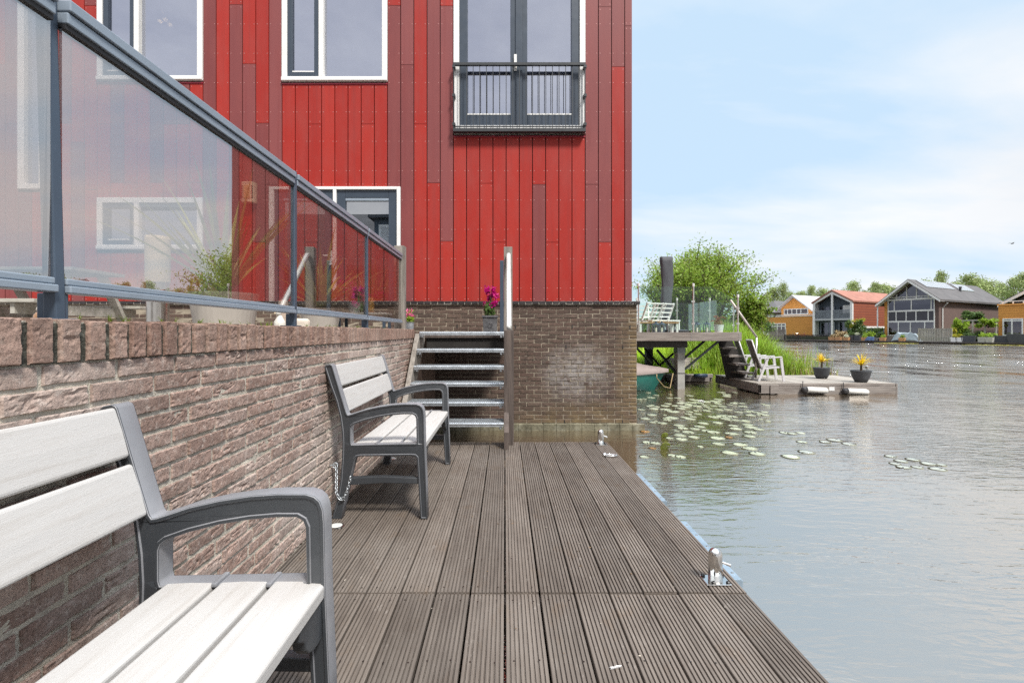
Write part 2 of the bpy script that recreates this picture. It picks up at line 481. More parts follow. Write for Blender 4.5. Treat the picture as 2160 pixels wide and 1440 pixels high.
M_fhb = fbrick_far()
M_oboard = striped('orange_weatherboard', (0.74, 0.33, 0.075), (0.40, 0.17, 0.04), 0.32, 0.12)
M_tilewall = striped('red_tile_hanging', (0.33, 0.095, 0.05), (0.17, 0.045, 0.03), 0.42, 0.2, 0.7)


def cladmat():
    m, t, b = newmat('fibre_cement_cladding')
    tc = t.n('ShaderNodeTexCoord'); v = tc.outputs['Object']
    at = t.n('ShaderNodeAttribute', attribute_name='rnd')     # integer part picks the paint, the rest the shade
    mar = t.math('GREATER_THAN', at.outputs['Fac'], 1.0)
    sh = t.math('FRACT', at.outputs['Fac'])
    bright = t.mix(sh, (0.335, 0.021, 0.014), (0.395, 0.029, 0.019))
    dull = t.mix(sh, (0.185, 0.045, 0.045), (0.235, 0.066, 0.066))
    base = t.mix(mar, bright, dull)
    n = t.noise(t.mapping(v, (1, 1, 0.35)), 4, 6, 0.65)
    base = t.mix(t.math('MULTIPLY', t.ramp(n, [(0.42, 0.0), (0.75, 1.0)]), 0.36), base, (0.30, 0.075, 0.066))
    n2 = t.noise(v, 24, 5, 0.7)
    base = t.mix(t.math('MULTIPLY', t.ramp(n2, [(0.66, 0.0), (0.8, 1.0)]), 0.25), base, (0.55, 0.2, 0.17))
    t.l(base, b.inputs['Base Color'])
    b.inputs['Specular IOR Level'].default_value = 0.28
    # rain streaks and chalking, long and thin down the boards
    st = t.noise(t.mapping(v, (9, 9, 0.22)), 2.0, 5, 0.65)
    base = t.mix(t.math('MULTIPLY', t.ramp(st, [(0.5, 0.0), (0.72, 1.0)]), 0.36), base, (0.19, 0.028, 0.026))
    t.l(base, b.inputs['Base Color'])
    t.l(t.math('ADD', t.math('MULTIPLY', n, 0.2), 0.40), b.inputs['Roughness'])
    g = t.noise(t.mapping(v, (1, 1, 0.18)), 42, 5, 0.6, 1.5)
    t.l(t.bump(g, 0.2, 0.004), b.inputs['Normal'])
    return m


M_clad = cladmat()


def deckmat():
    m, t, b = newmat('decking_wood')
    tc = t.n('ShaderNodeTexCoord'); v = tc.outputs['Object']
    at = t.n('ShaderNodeAttribute', attribute_name='rnd')
    vs = t.mapping(v, (30, 1.1, 30))
    n = t.noise(vs, 2.2, 7, 0.65)
    base = t.mix(t.ramp(n, [(0.3, 0.0), (0.72, 1.0)]), (0.068, 0.054, 0.044), (0.160, 0.134, 0.112))
    n2 = t.noise(v, 1.7, 5, 0.65)
    base = t.mix(t.math('MULTIPLY', t.ramp(n2, [(0.42, 0.0), (0.7, 1.0)]), 0.55), base, (0.185, 0.162, 0.14))
    n3 = t.noise(t.mapping(v, (1, 0.4, 1)), 23, 5, 0.7)
    base = t.mix(t.math('MULTIPLY', t.ramp(n3, [(0.62, 0.0), (0.74, 1.0)]), 0.55), base, (0.30, 0.27, 0.24))
    n4 = t.noise(t.mapping(v, (1, 0.5, 1)), 7, 5, 0.7)
    base = t.mix(t.math('MULTIPLY', t.ramp(n4, [(0.56, 0.0), (0.72, 1.0)]), 0.5), base, (0.12, 0.082, 0.052))
    hsv = t.n('ShaderNodeHueSaturation'); t.l(base, hsv.inputs['Color'])
    t.l(t.math('ADD', t.math('MULTIPLY', at.outputs['Fac'], 0.42), 0.92), hsv.inputs['Value'])
    t.l(hsv.outputs[0], b.inputs['Base Color'])
    b.inputs['Roughness'].default_value = 0.72
    b.inputs['Specular IOR Level'].default_value = 0.35
    t.l(t.bump(n, 0.5, 0.003), b.inputs['Normal'])
    return m


M_deck = deckmat()


def watermat():
    m, t, b = newmat('lake_water')
    tc = t.n('ShaderNodeTexCoord'); v = tc.outputs['Object']
    m.node_tree.nodes.remove(b)
    out = m.node_tree.nodes['Material Output']
    df = t.n('ShaderNodeBsdfDiffuse'); df.inputs[0].default_value = (0.075, 0.06, 0.04, 1)
    gl = t.n('ShaderNodeBsdfGlossy'); gl.inputs['Color'].default_value = (1.0, 0.935, 0.865, 1)
    fr = t.n('ShaderNodeFresnel'); fr.inputs['IOR'].default_value = 1.6
    mx = t.n('ShaderNodeMixShader')
    t.l(t.math('ADD', t.math('MULTIPLY', fr.outputs[0], 0.42), 0.58), mx.inputs[0])
    t.l(df.outputs[0], mx.inputs[1]); t.l(gl.outputs[0], mx.inputs[2]); t.l(mx.outputs[0], out.inputs[0])
    t_r = gl.inputs['Roughness']
    sep = t.n('ShaderNodeSeparateXYZ'); t.l(v, sep.inputs[0])
    # open water far from the sheltered corner is rougher
    far = t.math('MINIMUM', t.math('MAXIMUM', t.math('DIVIDE', t.math('SUBTRACT', t.math('ADD', sep.outputs[1], t.math('MULTIPLY', sep.outputs[0], 0.8)), 8.0), 26.0), 0.0), 1.0)
    t.l(t.math('ADD', t.math('MULTIPLY', far, 0.06), 0.035), t_r)
    patch = t.ramp(t.noise(t.mapping(v, (0.25, 0.5, 1), (0, 0, 0.5)), 0.55, 3), [(0.38, 0.25), (0.62, 1.0)])
    rip = t.noise(t.mapping(v, (0.8, 2.6, 1), (0, 0, R(28))), 4.2, 4, 0.5, 0.6)
    rip2 = t.noise(t.mapping(v, (1.0, 2.2, 1), (0, 0, R(-14))), 9.0, 3, 0.5, 0.4)
    big = t.noise(t.mapping(v, (0.5, 1.2, 1), (0, 0, R(-25))), 1.1, 3, 0.5)
    h = t.math('ADD', t.math('MULTIPLY', rip, 1.0), t.math('ADD', t.math('MULTIPLY', rip2, 0.35), t.math('MULTIPLY', big, t.math('ADD', t.math('MULTIPLY', far, 2.4), 1.0))))
    streak = t.ramp(t.noise(t.mapping(v, (1.1, 0.30, 1), (0, 0, R(-20))), 1.0, 4, 0.6, 0.4), [(0.42, 0.10), (0.58, 2.4)])
    bn = t.n('ShaderNodeBump'); bn.inputs['Distance'].default_value = 0.05
    t.l(h, bn.inputs['Height'])
    t.l(t.math('MULTIPLY', t.math('ADD', t.math('MULTIPLY', far, t.math('MULTIPLY', streak, 0.8)), t.math('MULTIPLY', t.math('SUBTRACT', 1.0, far), 0.46)), patch), bn.inputs['Strength'])
    t.l(bn.outputs[0], gl.inputs['Normal']); t.l(bn.outputs[0], fr.inputs['Normal'])
    return m


M_water = watermat()

# ------------------------------------------------------------------ world, sun, camera
SUN_EL, SUN_AZ = R(54), R(146)
w = bpy.data.worlds.new('World'); scene.world = w; w.use_nodes = True
t = NT(w.node_tree)
bg = w.node_tree.nodes['Background']
sky = t.n('ShaderNodeTexSky', sky_type='NISHITA', sun_disc=False, sun_elevation=SUN_EL, sun_rotation=SUN_AZ)
sky.air_density = 1.0; sky.dust_density = 1.5; sky.ozone_density = 1.0
tc = t.n('ShaderNodeTexCoord')
sep = t.n('ShaderNodeSeparateXYZ'); t.l(tc.outputs['Generated'], sep.inputs[0])
zc = t.math('ADD', t.math('MAXIMUM', sep.outputs[2], 0.0), 0.22)
cmb = t.n('ShaderNodeCombineXYZ')
t.l(t.math('DIVIDE', sep.outputs[0], zc), cmb.inputs[0]); t.l(t.math('DIVIDE', sep.outputs[1], zc), cmb.inputs[1])
cv = t.mapping(cmb.outputs[0], (0.75, 1.5, 1), (0, 0, R(35)), (3.1, 0.7, 0))
n1 = t.noise(cv, 1.25, 9, 0.52, 0.25)
n2 = t.noise(t.mapping(cmb.outputs[0], (1, 1, 1), loc=(7.3, 2.2, 0)), 0.85, 8, 0.6, 0.3)
# heavier cloud away from the clear patch over the far bank
dirn = t.math('ADD', t.math('MULTIPLY', sep.outputs[1], -0.62), t.math('MULTIPLY', sep.outputs[0], 0.05))
bias = t.math('MULTIPLY', t.math('ADD', dirn, 0.30), 0.42)
low = t.math('MULTIPLY', t.math('MAXIMUM', t.math('SUBTRACT', 0.42, sep.outputs[2]), 0.0), 0.42)
cover = t.math('ADD', t.math('ADD', n1, bias), low)
mask = t.ramp(cover, [(0.39, 0.20), (0.70, 1.0)])
white = t.ramp(n2, [(0.32, (2.3, 2.45, 2.95)), (0.5, (3.6, 3.7, 4.0)), (0.66, (5.0, 5.0, 5.0))])
# thin white cloud ahead, grey-bellied cloud behind
thin = t.mix(t.ramp(t.math('ADD', t.math('MULTIPLY', dirn, 1.4), 0.62), [(0.0, 0.0), (0.6, 1.0)]), (5.0, 5.15, 5.3), white)
gain = t.mix(1.0, sky.outputs[0], (0.85, 0.80, 0.78), 'MULTIPLY')
blue = t.mix(0.88, gain, (2.85, 4.15, 5.42))
# overcast skies are brightest overhead; gain added above the view to light the ground
zen = t.math('ADD', t.math('MULTIPLY', t.math('MAXIMUM', t.math('SUBTRACT', sep.outputs[2], 0.56), 0.0), 5.6), 1.0)
mul = t.n('ShaderNodeVectorMath', operation='SCALE')
t.l(t.mix(mask, blue, thin), mul.inputs[0]); t.l(zen, mul.inputs['Scale'])
t.l(mul.outputs[0], bg.inputs['Color'])
bg.inputs['Strength'].default_value = 0.1

sd = Vector((math.sin(SUN_AZ) * math.cos(SUN_EL), math.cos(SUN_AZ) * math.cos(SUN_EL), math.sin(SUN_EL)))
sl = bpy.data.lights.new('sun', 'SUN'); sl.energy = 2.5; sl.angle = R(11); sl.color = (1.0, 0.955, 0.89)
so = bpy.data.objects.new('sun', sl); C.objects.link(so)
so.rotation_euler = sd.to_track_quat('Z', 'Y').to_euler(); so.location = (20, -20, 40)

cam = bpy.data.cameras.new('camera'); co = bpy.data.objects.new('camera', cam); C.objects.link(co)
cam.sensor_width = 36.0; cam.lens = F / 2160 * 36.0
cam.shift_x = (1080 - CX) / 2160.0; cam.shift_y = (CY - 720) / 2160.0
cam.clip_start = 0.02; cam.clip_end = 2000
co.location = (0, 0, EYE); co.rotation_euler = (R(90), 0, 0)
scene.camera = co
scene.view_settings.view_transform = 'Standard'; scene.view_settings.look = 'None'
scene.view_settings.exposure = 0.95; scene.view_settings.gamma = 1.0
scene.cycles.max_bounces = 8; scene.cycles.transparent_max_bounces = 24
scene.cycles.caustics_reflective = False; scene.cycles.caustics_refractive = False
scene.cycles.use_denoising = False
scene.cycles.use_adaptive_sampling = False
scene.cycles.sample_clamp_indirect = 6.0

# ------------------------------------------------------------------ setting
tag(MB().box(-700, 700, -500, 900, WATER - 0.3, WATER).build('water', M_water), kind='structure')
# far land behind the quay
P0 = Vector((47.3, 76.0, 0)); U = Vector((0.4706, -0.8824, 0)); V = Vector((0.8824, 0.4706, 0))
ANG = math.atan2(U.y, U.x)
GZ = 0.42


def S(px, q):
    r = (px - CX) / F
    A = P0 + V * q
    return (r * A.y - A.x) / (U.x - r * U.y)


def W(s, q, z=0.0):
    p = P0 + U * s + V * q
    return Vector((p.x, p.y, z))


def ZF(py, s, q):
    return EYE + (CY - py) / F * W(s, q).y


land = MB()
pts = [W(-75, 3.0), W(75, 3.0), W(75, 420), W(-75, 420)]
land.prism([(p.x, p.y) for p in pts], 2, WATER - 0.25, GZ)
tag(land.build('land', M_lawn), kind='structure')

# grassy bank beside the platform: a sloping sheet
bank_edge = [(-30, 15.2), (2.0, 15.2), (4.0, 15.0), (6.3, 15.1), (8.2, 15.4), (9.4, 15.9), (10.0, 17.5), (11.0, 21), (14.5, 31), (26, 52), (34, 72)]


def bank_h(x, y):
    """height of the bank surface from its distance to the water's edge"""
    d = 1e9
    for (a, b) in zip(bank_edge[:-1], bank_edge[1:]):
        ax, ay = a; bx, by = b
        vx, vy = bx - ax, by - ay
        k = max(0, min(1, ((x - ax) * vx + (y - ay) * vy) / (vx * vx + vy * vy)))
        dd = math.hypot(x - ax - vx * k, y - ay - vy * k)
        sgn = 1 if (vx * (y - ay) - vy * (x - ax)) > 0 else -1
        if dd < d: d = dd; s_ = sgn
    d = d * s_
    if d < 0: return WATER - 0.3
    return WATER + 0.02 + 0.72 * (1 - math.exp(-d / 1.7)) + 0.06 * noise.noise((x * 0.8, y * 0.8, 0))


bk = MB()
gx = [-30 + 0.9 * i for i in range(30)] + [-3 + 0.35 * i for i in range(40)] + [11.2 + 1.4 * i for i in range(20)]
gy = [14.6 + 0.3 * i for i in range(22)] + [21.5 + 1.8 * i for i in range(30)]
vs = [(x, y, bank_h(x, y)) for y in gy for x in gx]
nx = len(gx)
fs = [(j * nx + i, j * nx + i + 1, (j + 1) * nx + i + 1, (j + 1) * nx + i) for j in range(len(gy) - 1) for i in range(nx - 1)]
bk.raw(vs, fs)
tag(bk.build('bank_terrain', M_earth, smooth=True), kind='structure')


def blade(mb, p, h, lean, ang, wd, segs=3, r=0.5, droop=1.6):
    d = Vector((math.cos(ang), math.sin(ang), 0)); s = Vector((-d.y, d.x, 0))
    p = Vector(p); vs = []
    for i in range(segs + 1):
        k = i / segs
        c = p + d * (lean * k ** droop) + Vector((0, 0, h * (k - 0.25 * (lean / max(h, .01)) * k ** 3)))
        wv = wd * (1 - k) ** 0.7 if i < segs else 0.001
        vs += [c - s * wv / 2, c + s * wv / 2]
    mb.raw(vs, [(2 * i, 2 * i + 1, 2 * i + 3, 2 * i + 2) for i in range(segs)], 0, r)


gr = MB()
for i in range(26000):
    x = random.uniform(2.6, 9.6); y = random.uniform(15.0, 20.5)
    z = bank_h(x, y)
    if z < WATER: continue
    if random.random() < max(0, (y - 17.5) / 4): continue
    h = random.uniform(0.25, 0.62) * (0.7 + 0.5 * noise.noise((x * 1.3, y * 1.3, 3)))
    blade(gr, (x, y, z - 0.03), h, h * random.uniform(0.2, 0.9), random.uniform(0, 6.28), random.uniform(0.014, 0.03), 3, random.random())
tag(gr.build('grass', M_grass, fixn=False), kind='stuff')

rd = MB(); rdd = MB()
for i in range(6200):
    a = random.random()
    x = random.gauss(8.0, 0.75); y = random.uniform(15.2, 17.6)
    z = bank_h(x, y)
    if z < WATER: z = WATER - 0.05
    if x > 9.9 and random.random() < 0.7: continue
    h = random.uniform(0.7, 1.5) * max(0.45, 1.15 - abs(x - 7.8) * 0.3)
    blade(rd, (x, y, z), h, h * random.uniform(0.15, 0.6), random.uniform(0, 6.28), random.uniform(0.02, 0.055), 4, random.random(), 2.2)
for i in range(260):
    x = random.uniform(8.2, 10.6); y = random.uniform(15.2, 16.8)
    blade(rd, (x, y, WATER - 0.03), random.uniform(0.4, 1.2), random.uniform(0.05, 0.4), random.uniform(0, 6.28), 0.025, 3, random.random())
for i in range(320):
    x = random.uniform(8.3, 10.4); y = random.uniform(15.0, 16.3)
    blade(rdd, (x, y, WATER - 0.02), random.uniform(0.2, 0.75), random.uniform(0.02, 0.35), random.uniform(0, 6.28), 0.016, 3, random.random())
tag(rd.build('reeds', M_reed, fixn=False), kind='stuff')
tag(rdd.build('dry_reeds', M_dry, fixn=False), kind='stuff')

# terrace behind the wall
tag(MB().box(-14, -1.25, -7, FD - 0.1, 0.3, 1.06).build('terrace_ground', M_terr), kind='structure')


# ------------------------------------------------------------------ brick laying
def brick_face(mb, o, ex, en, ez, L, H, dep, nx, nz, amp, rr):
    """one brick: rough front grid, rounded arrises, sides running back to the mortar"""
    o, ex, en, ez = Vector(o), Vector(ex), Vector(en), Vector(ez)
    seed = random.random() * 50
    g = []
    tilt = random.uniform(-1, 1) * amp * 0.5
    def grid(n, L_):
        if n < 3: return [i / n for i in range(n + 1)]
        e_ = min(0.0026 / L_, 0.2)
        return [0.0] + [e_ + (1 - 2 * e_) * i / (n - 2) for i in range(n - 1)] + [1.0]
    ga, gb_ = grid(nx, L), grid(nz, H)
    for j in range(nz + 1):
        for i in range(nx + 1):
            a, b = ga[i], gb_[j]
            d = amp * (noise.noise((a * L * 26 + seed, b * H * 40, seed)) * 0.55)
            cr = noise.noise((a * L * 13 + seed * 2, b * H * 52 + a * L * 9, seed + 9))
            mk_ = max(0.0, noise.noise((a * L * 9 + seed, b * H * 18, seed + 30)) + 0.12)
            d -= amp * 4.0 * mk_ * max(0, 0.16 - abs(cr)) / 0.16
            d -= amp * 1.2 * max(0, noise.noise((a * L * 45, b * H * 45, seed + 5)))
            d += tilt * (a - 0.5)
            e = min(a * L, (1 - a) * L, b * H, (1 - b) * H)
            if e < 1e-6: d -= 0.0045 + 0.002 * random.random()
            jx = random.uniform(-1, 1) * 0.0012 if 1 < i < nx - 1 else random.uniform(-0.0012, 0.0012)
            jz = random.uniform(-0.0012, 0.0012)
            g.append(o + ex * (a * L + jx) + ez * (b * H + jz) + en * d)
    n = nx + 1
    fs = [(j * n + i, j * n + i + 1, (j + 1) * n + i + 1, (j + 1) * n + i) for j in range(nz) for i in range(nx)]
    ring = [i for i in range(n)] + [j * n + nx for j in range(1, nz + 1)] + [nz * n + i for i in range(nx - 1, -1, -1)] + [j * n for j in range(nz - 1, 0, -1)]
    k = len(g)
    back = [g[i] - en * dep for i in ring]
    m_ = len(ring)
    for q in range(m_):
        fs.append((ring[q], k + q, k + (q + 1) % m_, ring[(q + 1) % m_]))
    mb.raw(g + back, fs, 0, rr)


WX = -1.06
wall = thing('brick_wall', (WX, 2.0, -0.05), 'weathered red brown brick wall with upright brick coping beside the timber deck', 'wall')
wy0, wy1 = -1.6, 5.62
MB().box(WX - 0.21, WX - 0.0065, wy0, wy1, WATER - 0.1, 1.125).build('mortar_body', M_mort, wall, world=True)
COPH = 0.108
cz0 = 1.13 - COPH
bw = MB(); pitch, cz = 0.224, 0.0575
row = 0
z = cz0 - cz
while z > WATER - 0.05:
    y = wy0 + (0.11 if row % 2 else 0) + random.uniform(-0.03, 0.03)
    while y < wy1 - 0.02:
        L = min(pitch - 0.012 + random.uniform(-0.006, 0.006), wy1 - y)
        near = 0.9 < y + L
        if L > 0.03:
            det = (24, 8) if (0.8 < y < 3.0) else ((9, 3) if near else (1, 1))
            H = cz - 0.0125 + random.uniform(-0.003, 0.002)
            brick_face(bw, (WX + random.uniform(-0.003, 0.003), y, z + 0.012 + random.uniform(-0.002, 0.002)), (0, 1, 0), (1, 0, 0), (0, 0, 1), L, H, 0.012, det[0], det[1], 0.0028, random.random())
        y += L + 0.012
    z -= cz; row += 1
bw.build('brickwork', M_brick, wall, world=True, fixn=True)
# soldier coping, a little proud, sides visible through the open joints
cp = MB(); y = wy0
while y < wy1 - 0.03:
    L = 0.0505 + random.uniform(-0.004, 0.004)
    fo = random.uniform(0.008, 0.012); tp = random.uniform(-0.004, 0.004)
    det = (9, 13) if 0.85 < y < 3.4 else ((3, 4) if y > 0.5 else (1, 1))
    rr = random.random()
    brick_face(cp, (WX + fo, y, cz0 + 0.006), (0, 1, 0), (1, 0, 0), (0, 0, 1), L, COPH - 0.008 + tp, 0.022, det[0], det[1], 0.0021, rr)
    cp.box(WX - 0.21, WX + fo - 0.006, y + 0.001, y + L - 0.001, cz0 + 0.02, 1.128 + tp, 0, rr)
    y += L + 0.0195 + random.uniform(-0.003, 0.004)
cp.build('coping', M_cop, wall, world=True)
MB().box(WX - 0.205, WX - 0.003, wy0 + 0.01, wy1 - 0.004, cz0 + 0.004, 1.121).build('coping_mortar', M_mortd, wall, world=True)

# ------------------------------------------------------------------ red house
HX0, HX1 = -9.6, 1.945
hs = thing('red_house', (-2.0, FD, 1.0), 'tall red plank clad house on a dark brick base standing at the water', 'house')


def fx(px): return (px - CX) / 138.0
def fz(py): return EYE + (CY - py) / 138.0


EDGE0 = 595.0; PW = 27.8
ops = {  # openings in photo pixels: x0, x1, y0, y1
    'upper_a': (205.8, 428.2, -42, 171), 'upper_b': (595.0, 817.4, -42, 173), 'french': (956.8, 1234.5, -130, 283),
    'ground': (205.8, 428.2, 417, 527), 'door': (567.2, 845.2, 394, 703), 'tall': (39.0, 94.6, -160, 399)}
HTOP = 8.4
xs = sorted({HX0, HX1 - 0.02} | {fx(v) for o in ops.values() for v in o[:2]})
zs = sorted({0.9, HTOP} | {fz(v) for o in ops.values() for v in o[2:]})
core = MB()
for i in range(len(xs) - 1):
    for j in range(len(zs) - 1):
        mx_, mz_ = (xs[i] + xs[i + 1]) / 2, (zs[j] + zs[j + 1]) / 2
        if any(fx(o[0]) < mx_ < fx(o[1]) and fz(o[3]) < mz_ < fz(o[2]) for o in ops.values()): continue
        core.box(xs[i], xs[i + 1], FD + 0.055, FD + 0.28, zs[j], zs[j + 1])
YB = FD + 8.5
core.box(HX0, HX0 + 0.2, FD + 0.28, YB, 0.9, HTOP)
core.box(HX1 - 0.22, HX1 - 0.02, FD + 0.28, YB, 0.9, HTOP)
core.box(HX0, HX1 - 0.02, YB, YB + 0.2, 0.9, HTOP)
core.build('wall', M_gask, hs, world=True)
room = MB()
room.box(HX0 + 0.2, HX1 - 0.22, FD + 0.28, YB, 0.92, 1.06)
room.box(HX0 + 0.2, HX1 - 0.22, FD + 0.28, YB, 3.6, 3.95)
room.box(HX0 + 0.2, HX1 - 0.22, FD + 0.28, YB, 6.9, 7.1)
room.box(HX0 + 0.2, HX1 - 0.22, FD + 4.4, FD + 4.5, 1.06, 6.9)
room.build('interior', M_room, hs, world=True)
MB().box(HX0 - 0.05, HX1 + 0.03, FD - 0.03, YB + 0.25, HTOP + 0.002, HTOP + 0.25).build('roof', M_anth, hs, world=True)

# planks: (bottom py of each paint, colour) from the top; B bright, M dull
seg_def = {
    26: [(55, 'M'), (552, 'M'), (636, 'M')], 25: [(141, 'M'), (636, 'B')], 24: [(15, 'M'), (511, 'M'), (636, 'B')], 23: [(389, 'M'), (636, 'M')],
    22: [(636, 'B')], 21: [(636, 'B')], 20: [(511, 'B'), (636, 'B')], 19: [(389, 'B'), (636, 'M')], 18: [(636, 'B')], 17: [(636, 'B')],
    16: [(511, 'B'), (636, 'B')], 15: [(387, 'B'), (636, 'B')], 14: [(636, 'B')], 13: [(636, 'B')],
    12: [(13, 'B'), (509, 'M'), (636, 'B')], 11: [(386, 'M'), (636, 'B')], 10: [(262, 'B'), (636, 'B')], 9: [(137, 'M'), (636, 'M')],
    8: [(12, 'B'), (636, 'M')], 7: [(636, 'B')], 6: [(262, 'B'), (636, 'B')], 5: [(636, 'B')], 4: [(636, 'B')], 3: [(636, 'B')],
    2: [(262, 'B'), (636, 'B')], 1: [(636, 'B')], 0: [(636, 'B')], -1: [(636, 'M')], -2: [(260, 'B'), (636, 'M')],
    -3: [(135, 'B'), (396, 'M'), (636, 'B')], -4: [(10, 'B'), (636, 'M')], -5: [(385, 'B'), (509, 'B'), (636, 'B')], -6: [(636, 'M')],
    -15: [(12, 'M'), (400, 'B'), (636, 'B')], -16: [(300, 'B'), (636, 'M')], -17: [(260, 'M'), (636, 'B')], -18: [(636, 'B')]}
clad = MB()
GAP = 0.0125


def plank(x0, x1, z0, z1, c):
    r = (1.02 if c == 'M' else 0.02) + random.random() * 0.94
    d = random.uniform(0, 0.002)
    clad.box(x0 + GAP / 2, x1 - GAP / 2, FD + d, FD + 0.03, z0 + 0.003, z1 - 0.003, 0, r)
    rows = [z0 + 0.04, z1 - 0.04]
    zz = 1.77
    while zz < 8.3:
        if z0 + 0.15 < zz < z1 - 0.15: rows.append(zz)
        zz += 0.448
    for zz in rows:
        for xx in (x0 + 0.026, x1 - 0.026):
            clad.tube([(xx, FD - 0.0015 + d, zz), (xx, FD + 0.004 + d, zz)], 0.0062, 6, 1)


k = int((HX0 * 138 + CX - EDGE0) / PW) - 1
while True:
    k += 1
    p0, p1 = EDGE0 + k * PW, EDGE0 + (k + 1) * PW
    if p0 > 1320: break
    if k == 26: p1 = 1333.5
    segs = seg_def.get(k) or [(random.choice((137, 262, 385)), random.choice('BMM')), (636, random.choice('BM') if k < -14 else 'B')]
    cuts = sorted([(o[2], o[3]) for o in ops.values() if o[0] - 2 < (p0 + p1) / 2 < o[1] + 2])
    y = -305.0
    for (yb, c) in segs:
        a, b_ = y, yb
        y = yb
        spans = [(a, b_)]
        for (c0, c1) in cuts:
            c1 = c1 + 6 if c1 < 600 else c1
            nw = []
            for (s0, s1) in spans:
                if s1 <= c0 or s0 >= c1: nw.append((s0, s1)); continue
                if s0 < c0: nw.append((s0, c0))
                if s1 > c1: nw.append((c1, s1))
            spans = nw
        for (s0, s1) in spans:
            if s1 - s0 > 3: plank(fx(p0), fx(p1), fz(s1), fz(s0), c)
cl = clad.build('cladding', [M_clad, pm('screw_head', (0.52, 0.27, 0.25), 0.4, 0.2)], hs, world=True)
# right return of the cladding
ret = MB()
for i in range(42):
    y0 = FD + 0.035 + i * 0.2015
    ret.box(HX1 - 0.02, HX1 + 0.005, y0, y0 + 0.195, 1.57, HTOP - 0.003, 0, (1.02 if random.random() < 0.5 else 0.02) + random.random() * 0.94)
ret.build('side_cladding', M_clad, hs, world=True)

# brick base
BY = FD - 0.06
base = MB().box(HX0, HX1 + 0.055, BY + 0.008, FD + 0.05, WATER - 0.3, 1.52)
base.box(HX1 - 0.16, HX1 + 0.053, FD + 0.05, YB + 0.2, WATER - 0.3, 1.52)
base.build('base_mortar', M_fmort, hs, world=True)
fb = MB(); pz, pxl = 0.0637, 0.222
row = 0; z = WATER + 0.11
while z < 1.50:
    x = HX1 + 0.06 - (0 if row % 2 else 0.111)
    if row % 2 == 0:
        brick_face(fb, (x, BY, z), (1, 0, 0), (0, -1, 0), (0, 0, 1), 0.106, pz - 0.011, 0.016, 4, 2, 0.003, random.random())
    while x > -9.4:
        L = pxl - 0.011 + random.uniform(-0.005, 0.005)
        x -= pxl
        vis = x > -1.9
        if x < -2.4 and z < 1.0: continue
        brick_face(fb, (x, BY + random.uniform(-0.003, 0.003), z + random.uniform(-0.0015, 0.0015)), (1, 0, 0), (0, -1, 0), (0, 0, 1),
                   L, pz - 0.0112 + random.uniform(-0.002, 0.001), 0.012, 8 if vis else 1, 3 if vis else 1, 0.0026, random.random())
    for i in range(30 if z > 0 else 12):        # the end wall along the water
        yy = BY + 0.02 + i * pxl + (0.1 if row % 2 else 0)
        brick_face(fb, (HX1 + 0.055, yy, z), (0, 1, 0), (1, 0, 0), (0, 0, 1), pxl - 0.011, pz - 0.011, 0.01, 1, 1, 0.001, random.random())
    z += pz; row += 1
fb.build('base_brickwork', M_fbrick, hs, world=True)
capm = MB(); i = 0
x = HX1 + 0.10
while x > HX0:
    capm.box(x - 0.098, x - 0.004, BY - 0.035 + random.uniform(-0.004, 0.004), FD + 0.05, 1.521 + random.uniform(-0.003, 0.003), 1.566, 0, random.random())
    x -= 0.102
capm.build('cap_tiles', pm('glazed_cap_tile', (0.03, 0.024, 0.024), 0.3, var=0.3, rnd=0.3), hs, world=True, bevel=0.006)
MB().box(HX0, HX1 + 0.09, BY - 0.028, FD + 0.05, 1.515, 1.552).build('cap_mortar', pm('pale_cap_mortar', (0.33, 0.31, 0.27), 0.9), hs, world=True)
ft = MB()
xx = -1.9
while xx < HX1 + 0.07:
    ft.box(xx, xx + 0.19, BY - 0.05 - random.uniform(0, 0.008), BY + 0.02, WATER - 0.3, WATER + 0.10 + random.uniform(-0.004, 0.004), 0, random.random()); xx += 0.191
ft.box(HX0, -1.9, BY - 0.045, BY + 0.02, WATER - 0.3, WATER + 0.10)
ft.build('footing', M_moss, hs, world=True, bevel=0.008)
# weep holes
for (px, py) in ((1193, 731), (1312, 731), (1206, 689), (1087, 689), (1327, 689), (1190, 887), (1311, 887), (965, 688)):
    xw, zw = fx(px), fz(py)
    MB().box(xw - 0.006, xw + 0.006, BY - 0.006, BY + 0.004, zw - 0.025, zw + 0.025).build('weep_hole', M_gask, hs, world=True)


